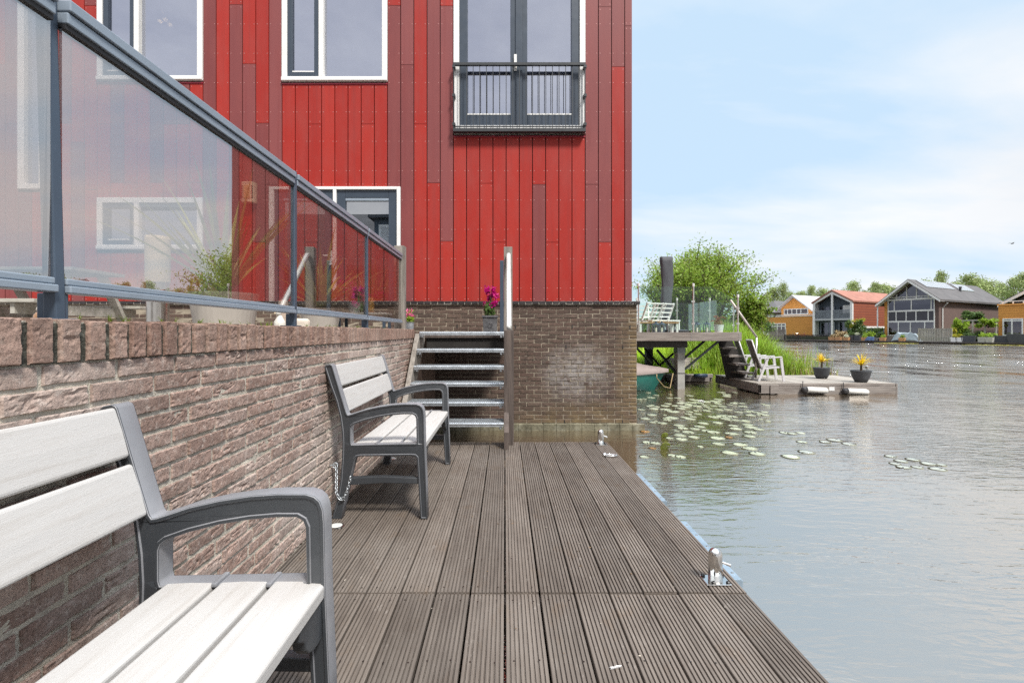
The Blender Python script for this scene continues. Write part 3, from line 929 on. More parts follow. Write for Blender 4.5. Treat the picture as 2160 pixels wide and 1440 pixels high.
def window(px0, px1, py0, py1, split, sill_lip=True, name='window'):
    x0, x1, z0, z1 = fx(px0), fx(px1), fz(py1), fz(py0)
    fw = 0.082
    f = MB()
    ya, yb = FD - 0.02, FD + 0.12
    f.box(x0, x0 + fw, ya, yb, z0, z1); f.box(x1 - fw, x1, ya, yb, z0, z1)
    f.box(x0 + fw, x1 - fw, ya, yb, z1 - fw, z1); f.box(x0 + fw, x1 - fw, ya, yb, z0, z0 + 0.075)
    f.box(x0 + 0.0, x1, ya - 0.02, ya - 0.001, z0 + 0.005, z0 + 0.06)
    xm = fx(split)
    f.box(xm - 0.038, xm + 0.038, ya, yb, z0 + 0.075, z1 - fw)
    o = f.build(name, M_white, hs, world=True, bevel=0.006)
    # dark casement in the narrow light
    s = MB(); a, b_, c, d = x0 + fw, xm - 0.038, z0 + 0.075, z1 - fw; sw = 0.075
    y0_, y1_ = FD + 0.0, FD + 0.075
    s.box(a, a + sw, y0_, y1_, c, d); s.box(b_ - sw, b_, y0_, y1_, c, d); s.box(a + sw, b_ - sw, y0_, y1_, d - sw, d); s.box(a + sw, b_ - sw, y0_, y1_, c, c + sw)
    s.build('sash', M_anth, o, world=True, bevel=0.006)
    MB().box(a + sw, b_ - sw, y0_ + 0.0, y0_ + 0.03, c + sw, c + sw + 0.018).build('glazing_bead', M_white, o, world=True)
    MB().box(a + sw, b_ - sw, FD + 0.04, FD + 0.05, c + sw, d - sw).build('pane', M_win, o, world=True)
    MB().box(xm + 0.038, x1 - fw, FD + 0.055, FD + 0.065, c, d - 0.10).build('pane', M_win, o, world=True)
    MB().box(xm + 0.038, x1 - fw, FD + 0.02, FD + 0.07, d - 0.055, d - 0.01).build('ventilation_grille', M_alu, o, world=True, bevel=0.004)
    MB().box(xm + 0.038, x1 - fw, FD + 0.035, FD + 0.075, d - 0.10, d - 0.056).build('gasket', M_gask, o, world=True)
    return o


window(*ops['upper_a'], 289); window(*ops['upper_b'], 678); window(*ops['ground'], 289)
# red flashing strips under the upper openings
M_flash = pm('crimson_flashing', (0.30, 0.012, 0.03), 0.35)
for (a, b_, y) in ((205.8, 428.2, 175), (595, 817.4, 177), (956.8, 1234.5, 288)):
    MB().box(fx(a), fx(b_), FD - 0.008, FD + 0.03, fz(y + 2.0), fz(y - 1.0)).build('flashing', M_flash, hs, world=True)
# tall narrow window behind the fence post
x0, x1, z0, z1 = fx(39), fx(94.6), fz(399), fz(-160)
f = MB().box(x0, x0 + 0.10, FD - 0.02, FD + 0.1, z0, z1); f.box(x1 - 0.08, x1, FD - 0.02, FD + 0.1, z0, z1); f.box(x0 + 0.10, x1 - 0.08, FD - 0.02, FD + 0.1, z0, z0 + 0.08)
o = f.build('window', M_white, hs, world=True, bevel=0.006)
MB().box(x0 + 0.10, x1 - 0.08, FD + 0.05, FD + 0.06, z0 + 0.08, z1).build('pane', M_win, o, world=True)

# french doors with a Juliet rail
x0, x1, z0, z1 = fx(956.8), fx(1234.5), fz(283), fz(-130)
f = MB(); ya, yb = FD - 0.025, FD + 0.13
f.box(x0, x0 + 0.088, ya, yb, z0, z1); f.box(x1 - 0.088, x1, ya, yb, z0, z1); f.box(x0 + 0.088, x1 - 0.088, ya, yb, z1 - 0.09, z1)
f.box(x0 + 0.088, x1 - 0.088, ya - 0.01, yb, z0, z0 + 0.12)
fd = f.build('french_door', M_white, hs, world=True, bevel=0.006)
xm = fx(1094.5)
for (a, b_) in ((x0 + 0.088, xm - 0.004), (xm + 0.004, x1 - 0.088)):
    s = MB(); sw = 0.125; c, d = z0 + 0.122, z1 - 0.09
    s.box(a, a + sw, FD, FD + 0.08, c, d); s.box(b_ - sw, b_, FD, FD + 0.08, c, d); s.box(a + sw, b_ - sw, FD, FD + 0.08, c, c + 0.17); s.box(a + sw, b_ - sw, FD, FD + 0.08, d - sw, d)
    zr = fz(156)
    lf = s.build('door_leaf', M_anth, fd, world=True, bevel=0.007)
    MB().box(a + sw, b_ - sw, FD - 0.004, FD + 0.02, c + 0.17, c + 0.19).build('glazing_bead', M_white, lf, world=True)
    MB().box(a + sw, b_ - sw, FD + 0.045, FD + 0.055, c + 0.17, d - sw).build('pane', M_win, lf, world=True)
MB().box(xm - 0.052, xm + 0.052, FD - 0.02, FD - 0.001, z0 + 0.13, z1 - 0.1).build('cover_strip', M_anth, fd, world=True, bevel=0.006)
hd = MB(); xh = fx(1087); hd.box(xh - 0.022, xh + 0.022, FD - 0.03, FD - 0.021, fz(152), fz(117)); hd.box(xh - 0.012, xh + 0.05, FD - 0.075, FD - 0.055, fz(143), fz(139.5)); hd.box(xh - 0.01, xh + 0.01, FD - 0.06, FD - 0.03, fz(143), fz(139.5))
hd.build('handle', M_white, fd, world=True, bevel=0.004)
rl = MB(); yr = FD - 0.085
rx0, rx1 = fx(957.5), fx(1233)
rl.box(rx0, rx1, yr - 0.022, yr + 0.022, fz(145.5), fz(140))
rl.box(rx0, rx1, yr - 0.006, yr + 0.006, fz(273.5), fz(271))
rl.box(rx0, rx1, yr - 0.035, FD - 0.027, fz(284), fz(277.5))
for xx in (rx0 + 0.008, rx1 - 0.008):
    rl.box(xx - 0.006, xx + 0.006, yr - 0.02, yr + 0.02, fz(277), fz(146))
    for py in (148, 208, 268):
        rl.box(xx - 0.022, xx + 0.022, yr - 0.026, FD - 0.026, fz(py) - 0.02, fz(py) + 0.02)
nb = 19
for i in range(nb):
    xx = rx0 + (rx1 - rx0) * (i + 1) / (nb + 1)
    rl.box(xx - 0.005, xx + 0.005, yr - 0.005, yr + 0.005, fz(275.5), fz(145))
rl.build('balcony_rail', pm('railing_steel', (0.042, 0.046, 0.05), 0.45, 0.3), fd, world=True)
# terrace double doors
x0, x1, z0, z1 = fx(569), fx(845.2), 1.075, fz(394.5)
f = MB()
f.box(x0, x0 + 0.075, FD - 0.03, FD + 0.12, z0, z1); f.box(x1 - 0.055, x1, FD - 0.03, FD + 0.12, z0, z1)
f.box(x0 + 0.075, x1 - 0.055, FD - 0.03, FD + 0.12, z1 - 0.045, z1)
xm = fx(707)
f.box(xm - 0.026, xm + 0.026, FD - 0.03, FD + 0.1, z0, z1 - 0.045)
dd = f.build('double_door', M_white, hs, world=True, bevel=0.005)
for (a, b_) in ((x0 + 0.075, xm - 0.026), (xm + 0.026, x1 - 0.055)):
    s = MB(); sw = 0.13; c, d = z0 + 0.002, z1 - 0.046
    s.box(a, a + sw, FD, FD + 0.07, c, d); s.box(b_ - sw, b_, FD, FD + 0.07, c, d); s.box(a + sw, b_ - sw, FD, FD + 0.07, c, c + 0.32); s.box(a + sw, b_ - sw, FD, FD + 0.07, d - 0.12, d)
    lf = s.build('door_leaf', M_anth, dd, world=True, bevel=0.007)
    MB().box(a + sw, b_ - sw, FD + 0.035, FD + 0.045, c + 0.32, d - 0.12).build('pane', M_doorg, lf, world=True)
    MB().box(a + sw, b_ - sw, FD + 0.005, FD + 0.034, d - 0.165, d - 0.122).build('ventilation_grille', M_alu, lf, world=True, bevel=0.004)
hd = MB(); xh = fx(700); hd.box(xh - 0.025, xh + 0.025, FD - 0.05, FD - 0.031, fz(560), fz(530)); hd.box(xh - 0.1, xh + 0.0, FD - 0.09, FD - 0.07, fz(542), fz(539)); hd.box(xh - 0.01, xh + 0.01, FD - 0.072, FD - 0.05, fz(542), fz(539))
hd.build('handle', M_white, dd, world=True, bevel=0.004)

# curtains and a lit ceiling lamp inside
for (xa, xb, wd, lab) in ((fx(983), fx(1000), 0.10, 'white curtain hanging behind the first pane of the balcony doors'), (fx(1192), fx(1208), 0.10, 'white curtain hanging at the corner side of the balcony doors')):
    cu = MB(); n = 24
    for kk in range(2):
        pass
    vs = []
    for i in range(n + 1):
        a = i / n; xx = xa + (xb - xa) * a
        for zz, sp in ((4.12, 1.35), (6.6, 0.8)):
            cxm = (xa + xb) / 2
            vs.append((cxm + (xx - cxm) * sp, FD + 0.17 + 0.012 * math.sin(a * 22), zz))
    cu.raw(vs, [(2 * i, 2 * i + 2, 2 * i + 3, 2 * i + 1) for i in range(n)])
    tag(cu.build('curtain', M_curt, smooth=True), lab, 'curtain')
lp = P(352, 44, 8.5)
lamp = thing('ceiling_lamp', (lp[0], lp[1], lp[2]), 'lit ceiling lamp with three small spots behind the upper window', 'lamp')
MB().lathe([(0.14, 0.10), (0.14, 0.14)], (0, 0, 0), 20).build('ceiling_plate', M_chr, lamp)
for (dx, dz) in ((-0.10, -0.03), (-0.01, 0.0), (0.07, -0.09)):
    sp = MB().tube([(dx * 0.6, 0, 0.10), (dx, -0.02, dz + 0.03)], 0.01, 6).build('spot_arm', M_chr, lamp)
    MB().lathe([(0.008, -0.03), (0.034, -0.01), (0.036, 0.01), (0.01, 0.03)], (dx, -0.03, dz), 12).build('bulb', emit('lamp_glow', (1, 0.66, 0.30), 2.2), sp)

# wall lamp
a = P(529, 409, FD)
wl = thing('wall_lamp', (a[0], FD - 0.06, a[2]), 'cream wall lamp with rows of vent holes on the red planks', 'wall lamp')
bd = MB()
prof = [(-0.105, 0.0), (-0.09, -0.035), (-0.05, -0.055), (0, -0.062), (0.05, -0.055), (0.09, -0.035), (0.105, 0.0), (0.105, 0.055), (-0.105, 0.055)]
bd.prism([(p[0], p[1]) for p in prof], 2, -0.155, 0.155)
bd.build('body', M_cream, wl, bevel=0.006)
MB().prism([(-0.045, -0.066), (0.045, -0.066), (0.045, -0.05), (-0.045, -0.05)], 2, -0.10, 0.10).build('light_panel', M_creamp, wl, bevel=0.005)
for i in range(6):
    for s in (-1, 1):
        MB().box(s * 0.075 - 0.008, s * 0.075 + 0.008, -0.052, -0.04, -0.09 + i * 0.034, -0.078 + i * 0.034).build('vent_hole', M_gask, wl)

# ------------------------------------------------------------------ glass fence on the wall
GX = -1.12
fn = thing('glass_fence', (GX, 3.2, 1.13), 'grey aluminium fence with tinted glass panes on top of the brick wall', 'fence')
py_ = [-0.16, 1.203, 2.556, 3.90, 5.20]


def fpost(y, lean=0.0):
    pb = MB()
    pb.bar((GX, y, 1.131), (GX - lean, y, 1.948), 0.028, 0.032, up=(1, 0, 0))
    o = pb.build('post', M_ald, fn, world=True, bevel=0.003)
    MB().box(GX - 0.034, GX + 0.010, y - 0.012, y + 0.028, 1.13, 1.1965).build('foot', M_ald, o, world=True, bevel=0.003)
    MB().box(GX - 0.05, GX + 0.034, y - 0.04, y + 0.03, 1.1285, 1.134).build('foot_plate', M_ald, o, world=True, bevel=0.002)


fpost(py_[0]); fpost(py_[1], 0.022); fpost(py_[2]); fpost(py_[3])
spans = [(-1.5, py_[0]), (py_[0], py_[1]), (py_[1], py_[2]), (py_[2], py_[3]), (py_[3], py_[4])]
for (a, b_) in spans:
    y0, y1 = a + 0.0155, b_ - 0.0155
    t_ = MB().box(GX - 0.022, GX + 0.026, y0, y1, 1.908, 1.937); t_.box(GX - 0.018, GX + 0.019, y0, y1, 1.877, 1.9055)
    tr_ = t_.build('top_rail', M_alu, fn, world=True, bevel=0.003)
    MB().box(GX - 0.012, GX + 0.012, y0, y1, 1.864, 1.8765).build('gasket', M_gask, tr_, world=True)
    t_ = MB().box(GX - 0.016, GX + 0.017, y0, y1, 1.2175, 1.234); t_.box(GX - 0.022, GX + 0.026, y0, y1, 1.197, 1.216)
    t_.build('bottom_rail', M_alu, fn, world=True, bevel=0.003)
    MB().box(GX - 0.004, GX + 0.004, y0, y1, 1.232, 1.868).build('glass_pane', M_pane, fn, world=True)
MB().box(GX - 0.075, GX + 0.035, 5.21, 5.32, 1.10, 2.03).build('end_post', M_greywood, fn, world=True, bevel=0.004)

# ------------------------------------------------------------------ deck
DE = 4.84
BP = 0.1467
dk = thing('timber_deck', (0, 2.0, 0), 'brown ribbed timber deck at water level beside the brick wall', 'deck')


def board_profile(w, n=8, gd=0.008, gw=0.0062):
    pts = []
    m_ = 0.006
    pitch_ = (w - 2 * m_) / n
    pts.append((0, -0.028)); pts.append((0, -0.002)); pts.append((0.002, 0))
    for i in range(n):
        a = m_ + i * pitch_ + (pitch_ - gw) / 2
        pts += [(a, 0), (a + 0.0012, -gd), (a + gw - 0.0012, -gd), (a + gw, 0)]
    pts += [(w - 0.002, 0), (w, -0.002), (w, -0.028)]
    return pts


def boards(name, ya, yb, xa, xb, dz=0.0, n=8):
    mb = MB()
    k0 = math.floor(xa / BP + 1e-6)
    x = k0 * BP
    while x < xb - 0.01:
        a = max(x + 0.0045, xa); b_ = min(x + BP - 0.0045, xb)
        pr = board_profile(b_ - a, n if b_ - a > 0.1 else 2)
        zz = dz + random.uniform(-0.0012, 0.0012)
        j = random.uniform(-0.003, 0.003)
        poly = [(a + p[0], zz + p[1]) for p in pr]
        rr = random.random()
        nn = len(poly)
        ny = 2
        vs = [(p[0], ya + j, p[1]) for p in poly] + [(p[0], yb + j, p[1]) for p in poly]
        fs = [(i, i + 1, nn + i + 1, nn + i) for i in range(nn - 1)]
        mb.raw(vs, fs, 0, rr)
        # the end grain
        for (yy, o_) in ((ya + j, 0), (yb + j, nn)):
            mb.raw([vs[o_ + i] for i in range(nn)], [tuple(range(nn))], 0, rr)
        if b_ - a > 0.1:
            for row_y in (4.78, 4.35, 3.85, 3.35, 2.85, 2.35, 2.09, 1.99, 1.62, 1.22):
                if not ya < row_y < yb: continue
                for dx in (0.032, 0.114):
                    if random.random() < 0.9:
                        mb.lathe([(0.0034, 0.0003), (0.0034, 0.0014)], (x + dx + random.uniform(-0.004, 0.004), row_y + random.uniform(-0.008, 0.008), zz), 6, 1)
        x += BP
    return mb.build(name, [M_deck, pm('deck_screw', (0.10, 0.085, 0.075), 0.35, 0.9)], dk, world=True, fixn=False)


b1 = boards('decking', 2.047, DE, WX + 0.006, 1.027)
b2 = boards('decking', -1.3, 2.037, WX + 0.006, 1.027, -0.003)
fr = MB()
fr.box(0.985, 1.020, -1.3, DE - 0.01, -0.17, -0.029); fr.box(WX + 0.02, 0.984, DE - 0.045, DE - 0.01, -0.17, -0.029)
for y in (0.0, 1.0, 2.04, 3.0, 4.0):
    fr.box(WX + 0.02, 0.984, y - 0.03, y + 0.03, -0.15, -0.031)
fr.build('frame', M_darkwood, dk, world=True)
pl = MB()
for y in (-0.5, 1.8, 4.3):
    pl.tube([(0.9, y, -1.2), (0.9, y, -0.16)], 0.07, 12)
pl.build('pile', M_darkwood, dk, world=True)

# dock edge strips
for (ya, yb, lab) in ((3.17, 3.78, 'pale blue rubbing strip on the deck edge, the farther of two'), (2.16, 2.83, 'pale blue rubbing strip on the deck edge behind the nearer bollard')):
    s = MB(); s.prism([(1.023, -0.06), (1.062, -0.05), (1.066, -0.012), (1.055, -0.004), (1.023, -0.004)], 1, ya, yb)
    o = thing('edge_strip', (1.023, ya, -0.03), lab, 'edge strip', 'rubbing strips on the deck edge')
    ob = s.build('strip', M_blueg, o, world=True, bevel=0.003)
    sc_ = MB()
    for i in range(5):
        yy = ya + 0.06 + i * (yb - ya - 0.12) / 4
        sc_.lathe([(0.008, 0), (0.006, 0.004)], (1.044, yy, -0.0045), 8)
    sc_.build('bolt', M_chr, o, world=True)

# bollards
def bollard(loc, lab):
    b = thing('mooring_bollard', loc, lab, 'bollard', 'steel mooring bollards on the deck edge')
    MB().box(-0.054, 0.054, -0.044, 0.044, 0.0005, 0.006).build('base_plate', M_chr, b, bevel=0.002)
    MB().lathe([(0.030, 0.006), (0.0295, 0.115), (0.0275, 0.127), (0.022, 0.137), (0.012, 0.144), (0.001, 0.146)], (0, 0, 0), 28).build('column', M_chr, b, smooth=True)
    MB().tube([(0.0, 0, 0.092), (0.062, -0.01, 0.074)], 0.0065, 12).build('pin', M_chr, b, smooth=False)
    for (x, y) in ((-0.042, 0.032), (0.042, -0.032), (-0.022, -0.033), (0.042, 0.032)):
        MB().lathe([(0.009, 0.006), (0.009, 0.012), (0.005, 0.0155)], (x, y, 0), 10).build('bolt', pm('dark_bolt', (0.05, 0.05, 0.05), 0.4, 0.8), b)
    return b


bollard((0.93, 2.137, 0.001), 'shiny steel mooring bollard nearer the camera on the deck edge')
bollard((0.937, 4.73, 0.001), 'shiny steel mooring bollard at the far corner of the deck by the house')
ey = thing('shackle_ring', (0.934, 4.27, 0.001), 'small steel ring shackle lying on the deck near its far corner', 'shackle')
MB().tube([(0.05 * math.cos(a) * 1.1, 0.03 * math.sin(a), 0.012) for a in [i * 2 * math.pi / 16 for i in range(17)]], 0.006, 8).build('ring', M_chr, ey, smooth=True)
MB().lathe([(0.022, 0), (0.02, 0.012), (0.008, 0.03)], (-0.05, 0.02, 0), 12).build('eye_plate', M_chr, ey, smooth=True)
# in-deck lights
for (x, y, lab) in ((-0.955, 2.737, 'round steel deck light beside the wall between the two benches'), (-0.985, 4.2, 'round steel deck light by the wall behind the farther bench')):
    o = thing('deck_light', (x, y, 0), lab, 'deck light', 'round lights set in the deck')
    MB().lathe([(0.047, 0.0006), (0.047, 0.004), (0.04, 0.0065), (0.034, 0.0065)], (0, 0, 0), 28).build('rim', M_chr, o)
    MB().lathe([(0.034, 0.0068), (0.02, 0.0078), (0.002, 0.008)], (0, 0, 0), 20).build('lens', pm('milky_lens', (0.7, 0.7, 0.66), 0.3), o)
# feather
ftm = MB()
for i in range(12):
    a = i / 11; x = 0.03 * (a - 0.5) * 2
    ftm.raw([(x, 0, 0.006), (x + 0.004, 0, 0.007), (x - 0.01, 0.012 + 0.004 * math.sin(i), 0.004), (x - 0.012, -0.01, 0.003)], [(0, 1, 2), (0, 3, 1)])
f_ = ftm.build('feather', M_white); f_.location = P(1300, 1408, 1.1 * F / 708); f_.rotation_euler = (0, 0, 0.3)
f_.location.z = 0.001; f_.scale = (0.6, 0.6, 0.6)
tag(f_, 'small white feather lying on the ribbed deck boards', 'feather')
# litter on the boards: seed husks, droppings, bits of leaf
db = MB(); rs = random.Random(404)
for i in range(150):
    x = rs.uniform(-0.95, 1.0); y = 0.6 + 4.2 * rs.random() ** 1.4; r_ = rs.uniform(0.0012, 0.0038)
    a = rs.uniform(0, 6.28); l_ = r_ * rs.uniform(1, 3.2)
    d = Vector((math.cos(a), math.sin(a), 0)); n_ = Vector((-d.y, d.x, 0)); c = Vector((x, y, 0.0018))
    up_ = Vector((0, 0, 0.0025))
    db.raw([c - d * l_, c + n_ * r_, c + d * l_, c - n_ * r_, c + up_], [(0, 1, 4), (1, 2, 4), (2, 3, 4), (3, 0, 4)], rs.choice((0, 1, 1)), rs.random())
tag(db.build('debris', [pm('pale_husk', (0.36, 0.32, 0.26), 0.9, rnd=0.4), pm('brown_husk', (0.16, 0.10, 0.05), 0.9, rnd=0.4)], fixn=False), kind='stuff')
# ------------------------------------------------------------------ benches
def frame_mesh(y0, y1):
    outer = [(.012, 0), (.006, .2), (-.004, .44), (-.007, .60), (-.010, .635), (-.018, .657), (-.032, .670), (-.055, .677),
             (-.13, .677), (-.20, .672), (-.28, .660), (-.36, .642), (-.42, .622), (-.445, .614), (-.457, .612), (-.464, .622), (-.50, .742), (-.547, .900),
             (-.552, .907), (-.562, .911), (-.585, .906), (-.594, .898), (-.595, .888), (-.56, .78), (-.527, .69), (-.505, .60), (-.494, .52), (-.490, .445), (-.493, .35), (-.503, .22),
             (-.522, .11), (-.553, 0), (-.495, 0), (-.474, .10), (-.452, .20), (-.428, .30), (-.415, .35), (-.405, .364), (-.385, .368), (-.25, .370), (-.09, .372), (-.062, .370), (-.052, .36), (-.045, .25), (-.030, 0)]
    hole = [(-.436, .436), (-.056, .444), (-.052, .448), (-.055, .590), (-.062, .607), (-.078, .616), (-.13, .616), (-.20, .610), (-.28, .597), (-.36, .577), (-.42, .556), (-.434, .545), (-.440, .53), (-.440, .45)]
    cu = bpy.data.curves.new('c', 'CURVE'); cu.dimensions = '2D'; cu.fill_mode = 'BOTH'
    cu.extrude = (y1 - y0) / 2 - 0.004; cu.bevel_depth = 0.004; cu.bevel_resolution = 2; cu.offset = -0.004
    for poly in (outer, hole):
        sp = cu.splines.new('POLY'); sp.points.add(len(poly) - 1); sp.use_cyclic_u = True
        for p, q in zip(sp.points, poly): p.co = (q[0], q[1], 0, 1)
    ob = bpy.data.objects.new('c', cu); C.objects.link(ob)
    bpy.context.view_layer.update()
    me = bpy.data.meshes.new_from_object(ob.evaluated_get(bpy.context.evaluated_depsgraph_get()))
    bpy.data.objects.remove(ob); bpy.data.curves.remove(cu)
    me.transform(Matrix.Rotation(R(90), 4, 'X'))
    me.transform(Matrix.Translation((0, (y0 + y1) / 2, 0)))
    bm = bmesh.new(); bm.from_mesh(me)
    bmesh.ops.remove_doubles(bm, verts=bm.verts, dist=1e-5)
    bm.normal_update()
    for sgn in (-1, 1):
        fs = [f for f in bm.faces if f.normal.y * sgn > 0.999 and abs(abs(f.calc_center_median().y - (y0 + y1) / 2) - (y1 - y0) / 2) < 1e-3]
        bmesh.ops.inset_region(bm, faces=fs, thickness=0.0055, depth=0.0, use_even_offset=False)
        fs = [f for f in fs if f.is_valid]
        bmesh.ops.inset_region(bm, faces=fs, thickness=0.002, depth=-0.0045, use_even_offset=False)
    bm.to_mesh(me); bm.free()
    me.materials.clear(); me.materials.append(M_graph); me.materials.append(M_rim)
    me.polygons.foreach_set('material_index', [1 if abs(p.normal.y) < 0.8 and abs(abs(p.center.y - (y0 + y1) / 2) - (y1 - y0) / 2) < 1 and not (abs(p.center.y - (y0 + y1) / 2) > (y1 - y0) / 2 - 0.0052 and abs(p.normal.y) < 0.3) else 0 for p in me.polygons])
    me.name = 'side_frame'
    return me


BL = 1.235; FT = 0.062
bench = thing('bench', (-0.468, 2.845, 0.0), 'pale slatted bench with graphite arms chained by the wall in front of the stairs', 'bench', 'benches along the brick wall')
for (a, b_) in ((0, FT), (BL - FT, BL)):
    o = bpy.data.objects.new('side_frame', frame_mesh(a, b_)); C.objects.link(o); o.parent = bench
    s = MB().prism([(-0.452, .195), (-0.25, .207), (-0.04, .203), (-0.042, .238), (-0.25, .248), (-0.442, .24)], 1, a + 0.012, b_ - 0.012)
    s.build('stretcher', M_graph, o, bevel=0.004)


def slat(x0, z0, x1, z1, th, name='seat_slat', nose=0.0):
    """a rounded plank from (x0,z0) to (x1,z1) in section, running the bench's length"""
    a = Vector((x0, z0)); b_ = Vector((x1, z1)); d = (b_ - a).normalized(); nrm = Vector((-d.y, d.x))
    if nrm.y < 0 and abs(d.y) < 0.7: nrm = -nrm
    if abs(d.y) > 0.7 and nrm.x < 0: nrm = -nrm
    L = (b_ - a).length; r_ = 0.009
    prof = [(0, -th), (0, -r_)] + [(r_ - r_ * math.cos(t_), -r_ + r_ * math.sin(t_)) for t_ in (0.5, 1.0, 1.57)] + \
           [(L * 0.5, 0.0015)] + [(L - r_ + r_ * math.sin(t_), -r_ + r_ * math.cos(t_)) for t_ in (0, 0.6, 1.1, 1.57)] + [(L, -th)]
    pts = [a + d * p[0] + nrm * p[1] for p in prof]
    m_ = MB().prism([(p.x, p.y) for p in pts], 1, FT - 0.012, BL - FT + 0.012)
    return m_.build(name, M_slat, bench, bevel=0.002)


slat(-.428, .438, -.298, .441, .030); slat(-.284, .4415, -.156, .4445, .030); slat(-.142, .4448, -.006, .441, .036)
slat(-.4675, .622, -.508, .757, .028, 'back_slat'); slat(-.514, .775, -.553, .904, .028, 'back_slat')
rl = MB()
for x in (-.33, -.09):
    rl.box(x - 0.02, x + 0.02, FT - 0.005, BL - FT + 0.005, .378, .403)
rl.build('seat_rail', M_graph, bench, bevel=0.004)
for s_ in (0, 1):
    arc = [(0, .40), (0, .30)] + [(0.03 + 0.0 * i, .30) for i in range(1)] + [(0.035 + 0.075 * math.sin(t_), .30 + 0.06 * (1 - math.cos(t_)) + 0.0) for t_ in (0.3, 0.7, 1.1, 1.5)] + [(0.135, .372), (0.135, .40)]
    pts = [(FT - 0.004 + p[0], p[1]) if s_ == 0 else (BL - FT + 0.004 - p[0], p[1]) for p in arc]
    MB().prism(pts, 0, -0.045, -0.012).build('bracket', M_graph, bench, bevel=0.004)
# saddle caps at the slat joints on the frames
for s_ in (0, 1):
    yy0, yy1 = (0.003, FT + 0.006) if s_ == 0 else (BL - FT - 0.006, BL - 0.003)
    cpm = MB()
    for x in (-.291, -.149):
        cpm.box(x - 0.007, x + 0.007, yy0, yy1, .436, .4475)
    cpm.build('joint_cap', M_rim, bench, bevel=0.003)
b2_ = copy_tree(bench)
b2_.location = (-0.466, 1.262 - BL + FT, 0)
b2_['label'] = 'pale slatted bench cut off by the photo edge, nearest the camera, against the wall'

# chain from wall hook to the leg
hk = thing('wall_hook', P(697, 981, 2.94), 'small steel eye hook in the brick wall behind the chained bench', 'hook')
MB().tube([(-0.02, 0, 0), (0.03, 0, 0)], 0.006, 8).build('shank', M_galv, hk)
MB().tube([(0.03 + 0.016 * math.cos(a), 0, 0.016 * math.sin(a)) for a in [i * 2 * math.pi / 12 for i in range(13)]], 0.004, 6).build('eye', M_galv, hk)
A = Vector((-1.022, 2.935, 0.292)); B = Vector((-0.905, 2.836, 0.25))
cpts = []
for i in range(60):
    k_ = i / 59; p = A.lerp(B, k_); p.z -= 0.15 * (1 - (2 * k_ - 1) ** 2); p.y = 2.935 - 0.099 * min(1, k_ * 3.5)
    cpts.append(p)
acc = 0; last = cpts[0]; lk = MB(); par = 0
lens = [0]
for a, b_ in zip(cpts[:-1], cpts[1:]): lens.append(lens[-1] + (b_ - a).length)
d = 0.008
while d < lens[-1] - 0.005:
    j = max(i for i, L in enumerate(lens) if L <= d); j = min(j, len(cpts) - 2)
    p = cpts[j].lerp(cpts[j + 1], (d - lens[j]) / max(1e-6, lens[j + 1] - lens[j])); tg = (cpts[j + 1] - cpts[j]).normalized()
    s = tg.cross(Vector((0.3, 1, 0.2))).normalized(); 
    if par: s = tg.cross(s).normalized()
    lk.tube([p + tg * (0.0135 * math.cos(a)) + s * (0.0075 * math.sin(a)) for a in [i * 2 * math.pi / 12 for i in range(13)]], 0.0027, 6, cap=False)
    d += 0.0185; par = 1 - par
tag(lk.build('chain', M_galv, smooth=True), 'thin steel chain hanging from the wall hook to the bench leg', 'chain')

# ------------------------------------------------------------------ steel stairs
st = thing('stairs', (-0.5, 4.7, 0), 'open stairs with six galvanised grate treads between timber stringers at the deck end', 'stairs')
Ds = [4.60, 4.774, 4.948, 5.12, 5.30, 5.47]; Zs = [.234, .407, .578, .741, .913, 1.100]
TX0, TX1 = -0.965, -0.012
for D_, Z_ in zip(Ds, Zs):
    tr = MB(); dep = 0.245
    tr.box(TX0, TX1, D_, D_ + 0.006, Z_ - 0.036, Z_); tr.box(TX0, TX1, D_ + dep - 0.005, D_ + dep, Z_ - 0.03, Z_)
    tr.tube([(TX0, D_ + 0.006, Z_ - 0.010), (TX1, D_ + 0.006, Z_ - 0.010)], 0.0125, 10)
    for xe in (TX0, TX1 - 0.005): tr.box(xe, xe + 0.005, D_ + 0.006, D_ + dep - 0.005, Z_ - 0.06, Z_ - 0.002)
    n = 31
    for i in range(1, n):
        xx = TX0 + (TX1 - TX0) * i / n
        tr.box(xx - 0.0013, xx + 0.0013, D_ + 0.006, D_ + dep - 0.005, Z_ - 0.03, Z_ - 0.001)
    for i in range(1, 8):
        yy = D_ + dep * i / 8
        tr.box(TX0 + 0.005, TX1 - 0.005, yy - 0.0012, yy + 0.0012, Z_ - 0.022, Z_ - 0.002)
    to = tr.build('tread', M_galv, st, world=True)
    # serrated nosing
    no = MB()
    for i in range(48):
        xx = TX0 + 0.012 + (TX1 - TX0 - 0.024) * i / 47
        no.box(xx - 0.004, xx + 0.004, D_ - 0.002, D_ + 0.025, Z_ + 0.0005, Z_ + 0.006)
    no.build('nosing', M_galv, to, world=True)
    bo = MB()
    for xe in (TX1 - 0.03, TX0 + 0.03):
        bo.box(xe - 0.012, xe + 0.012, D_ + 0.02, D_ + 0.04, Z_ - 0.062, Z_ - 0.04); bo.tube([(xe, D_ + 0.008, Z_ - 0.05), (xe, D_ + 0.045, Z_ - 0.05)], 0.008, 8)
    bo.build('bracket', M_galv, to, world=True)
sg = (Zs[5] - Zs[0]) / (Ds[5] - Ds[0])


def stringer(x0, x1, m_, top=True):
    pts = [(4.53, -0.0), (4.64, 0.0), (5.86, 1.0), (5.86, 1.08), (5.50, 1.08), (4.53, 0.16)]
    MB().prism(pts, 0, x0, x1).build('stringer', m_, st, world=True, bevel=0.003)


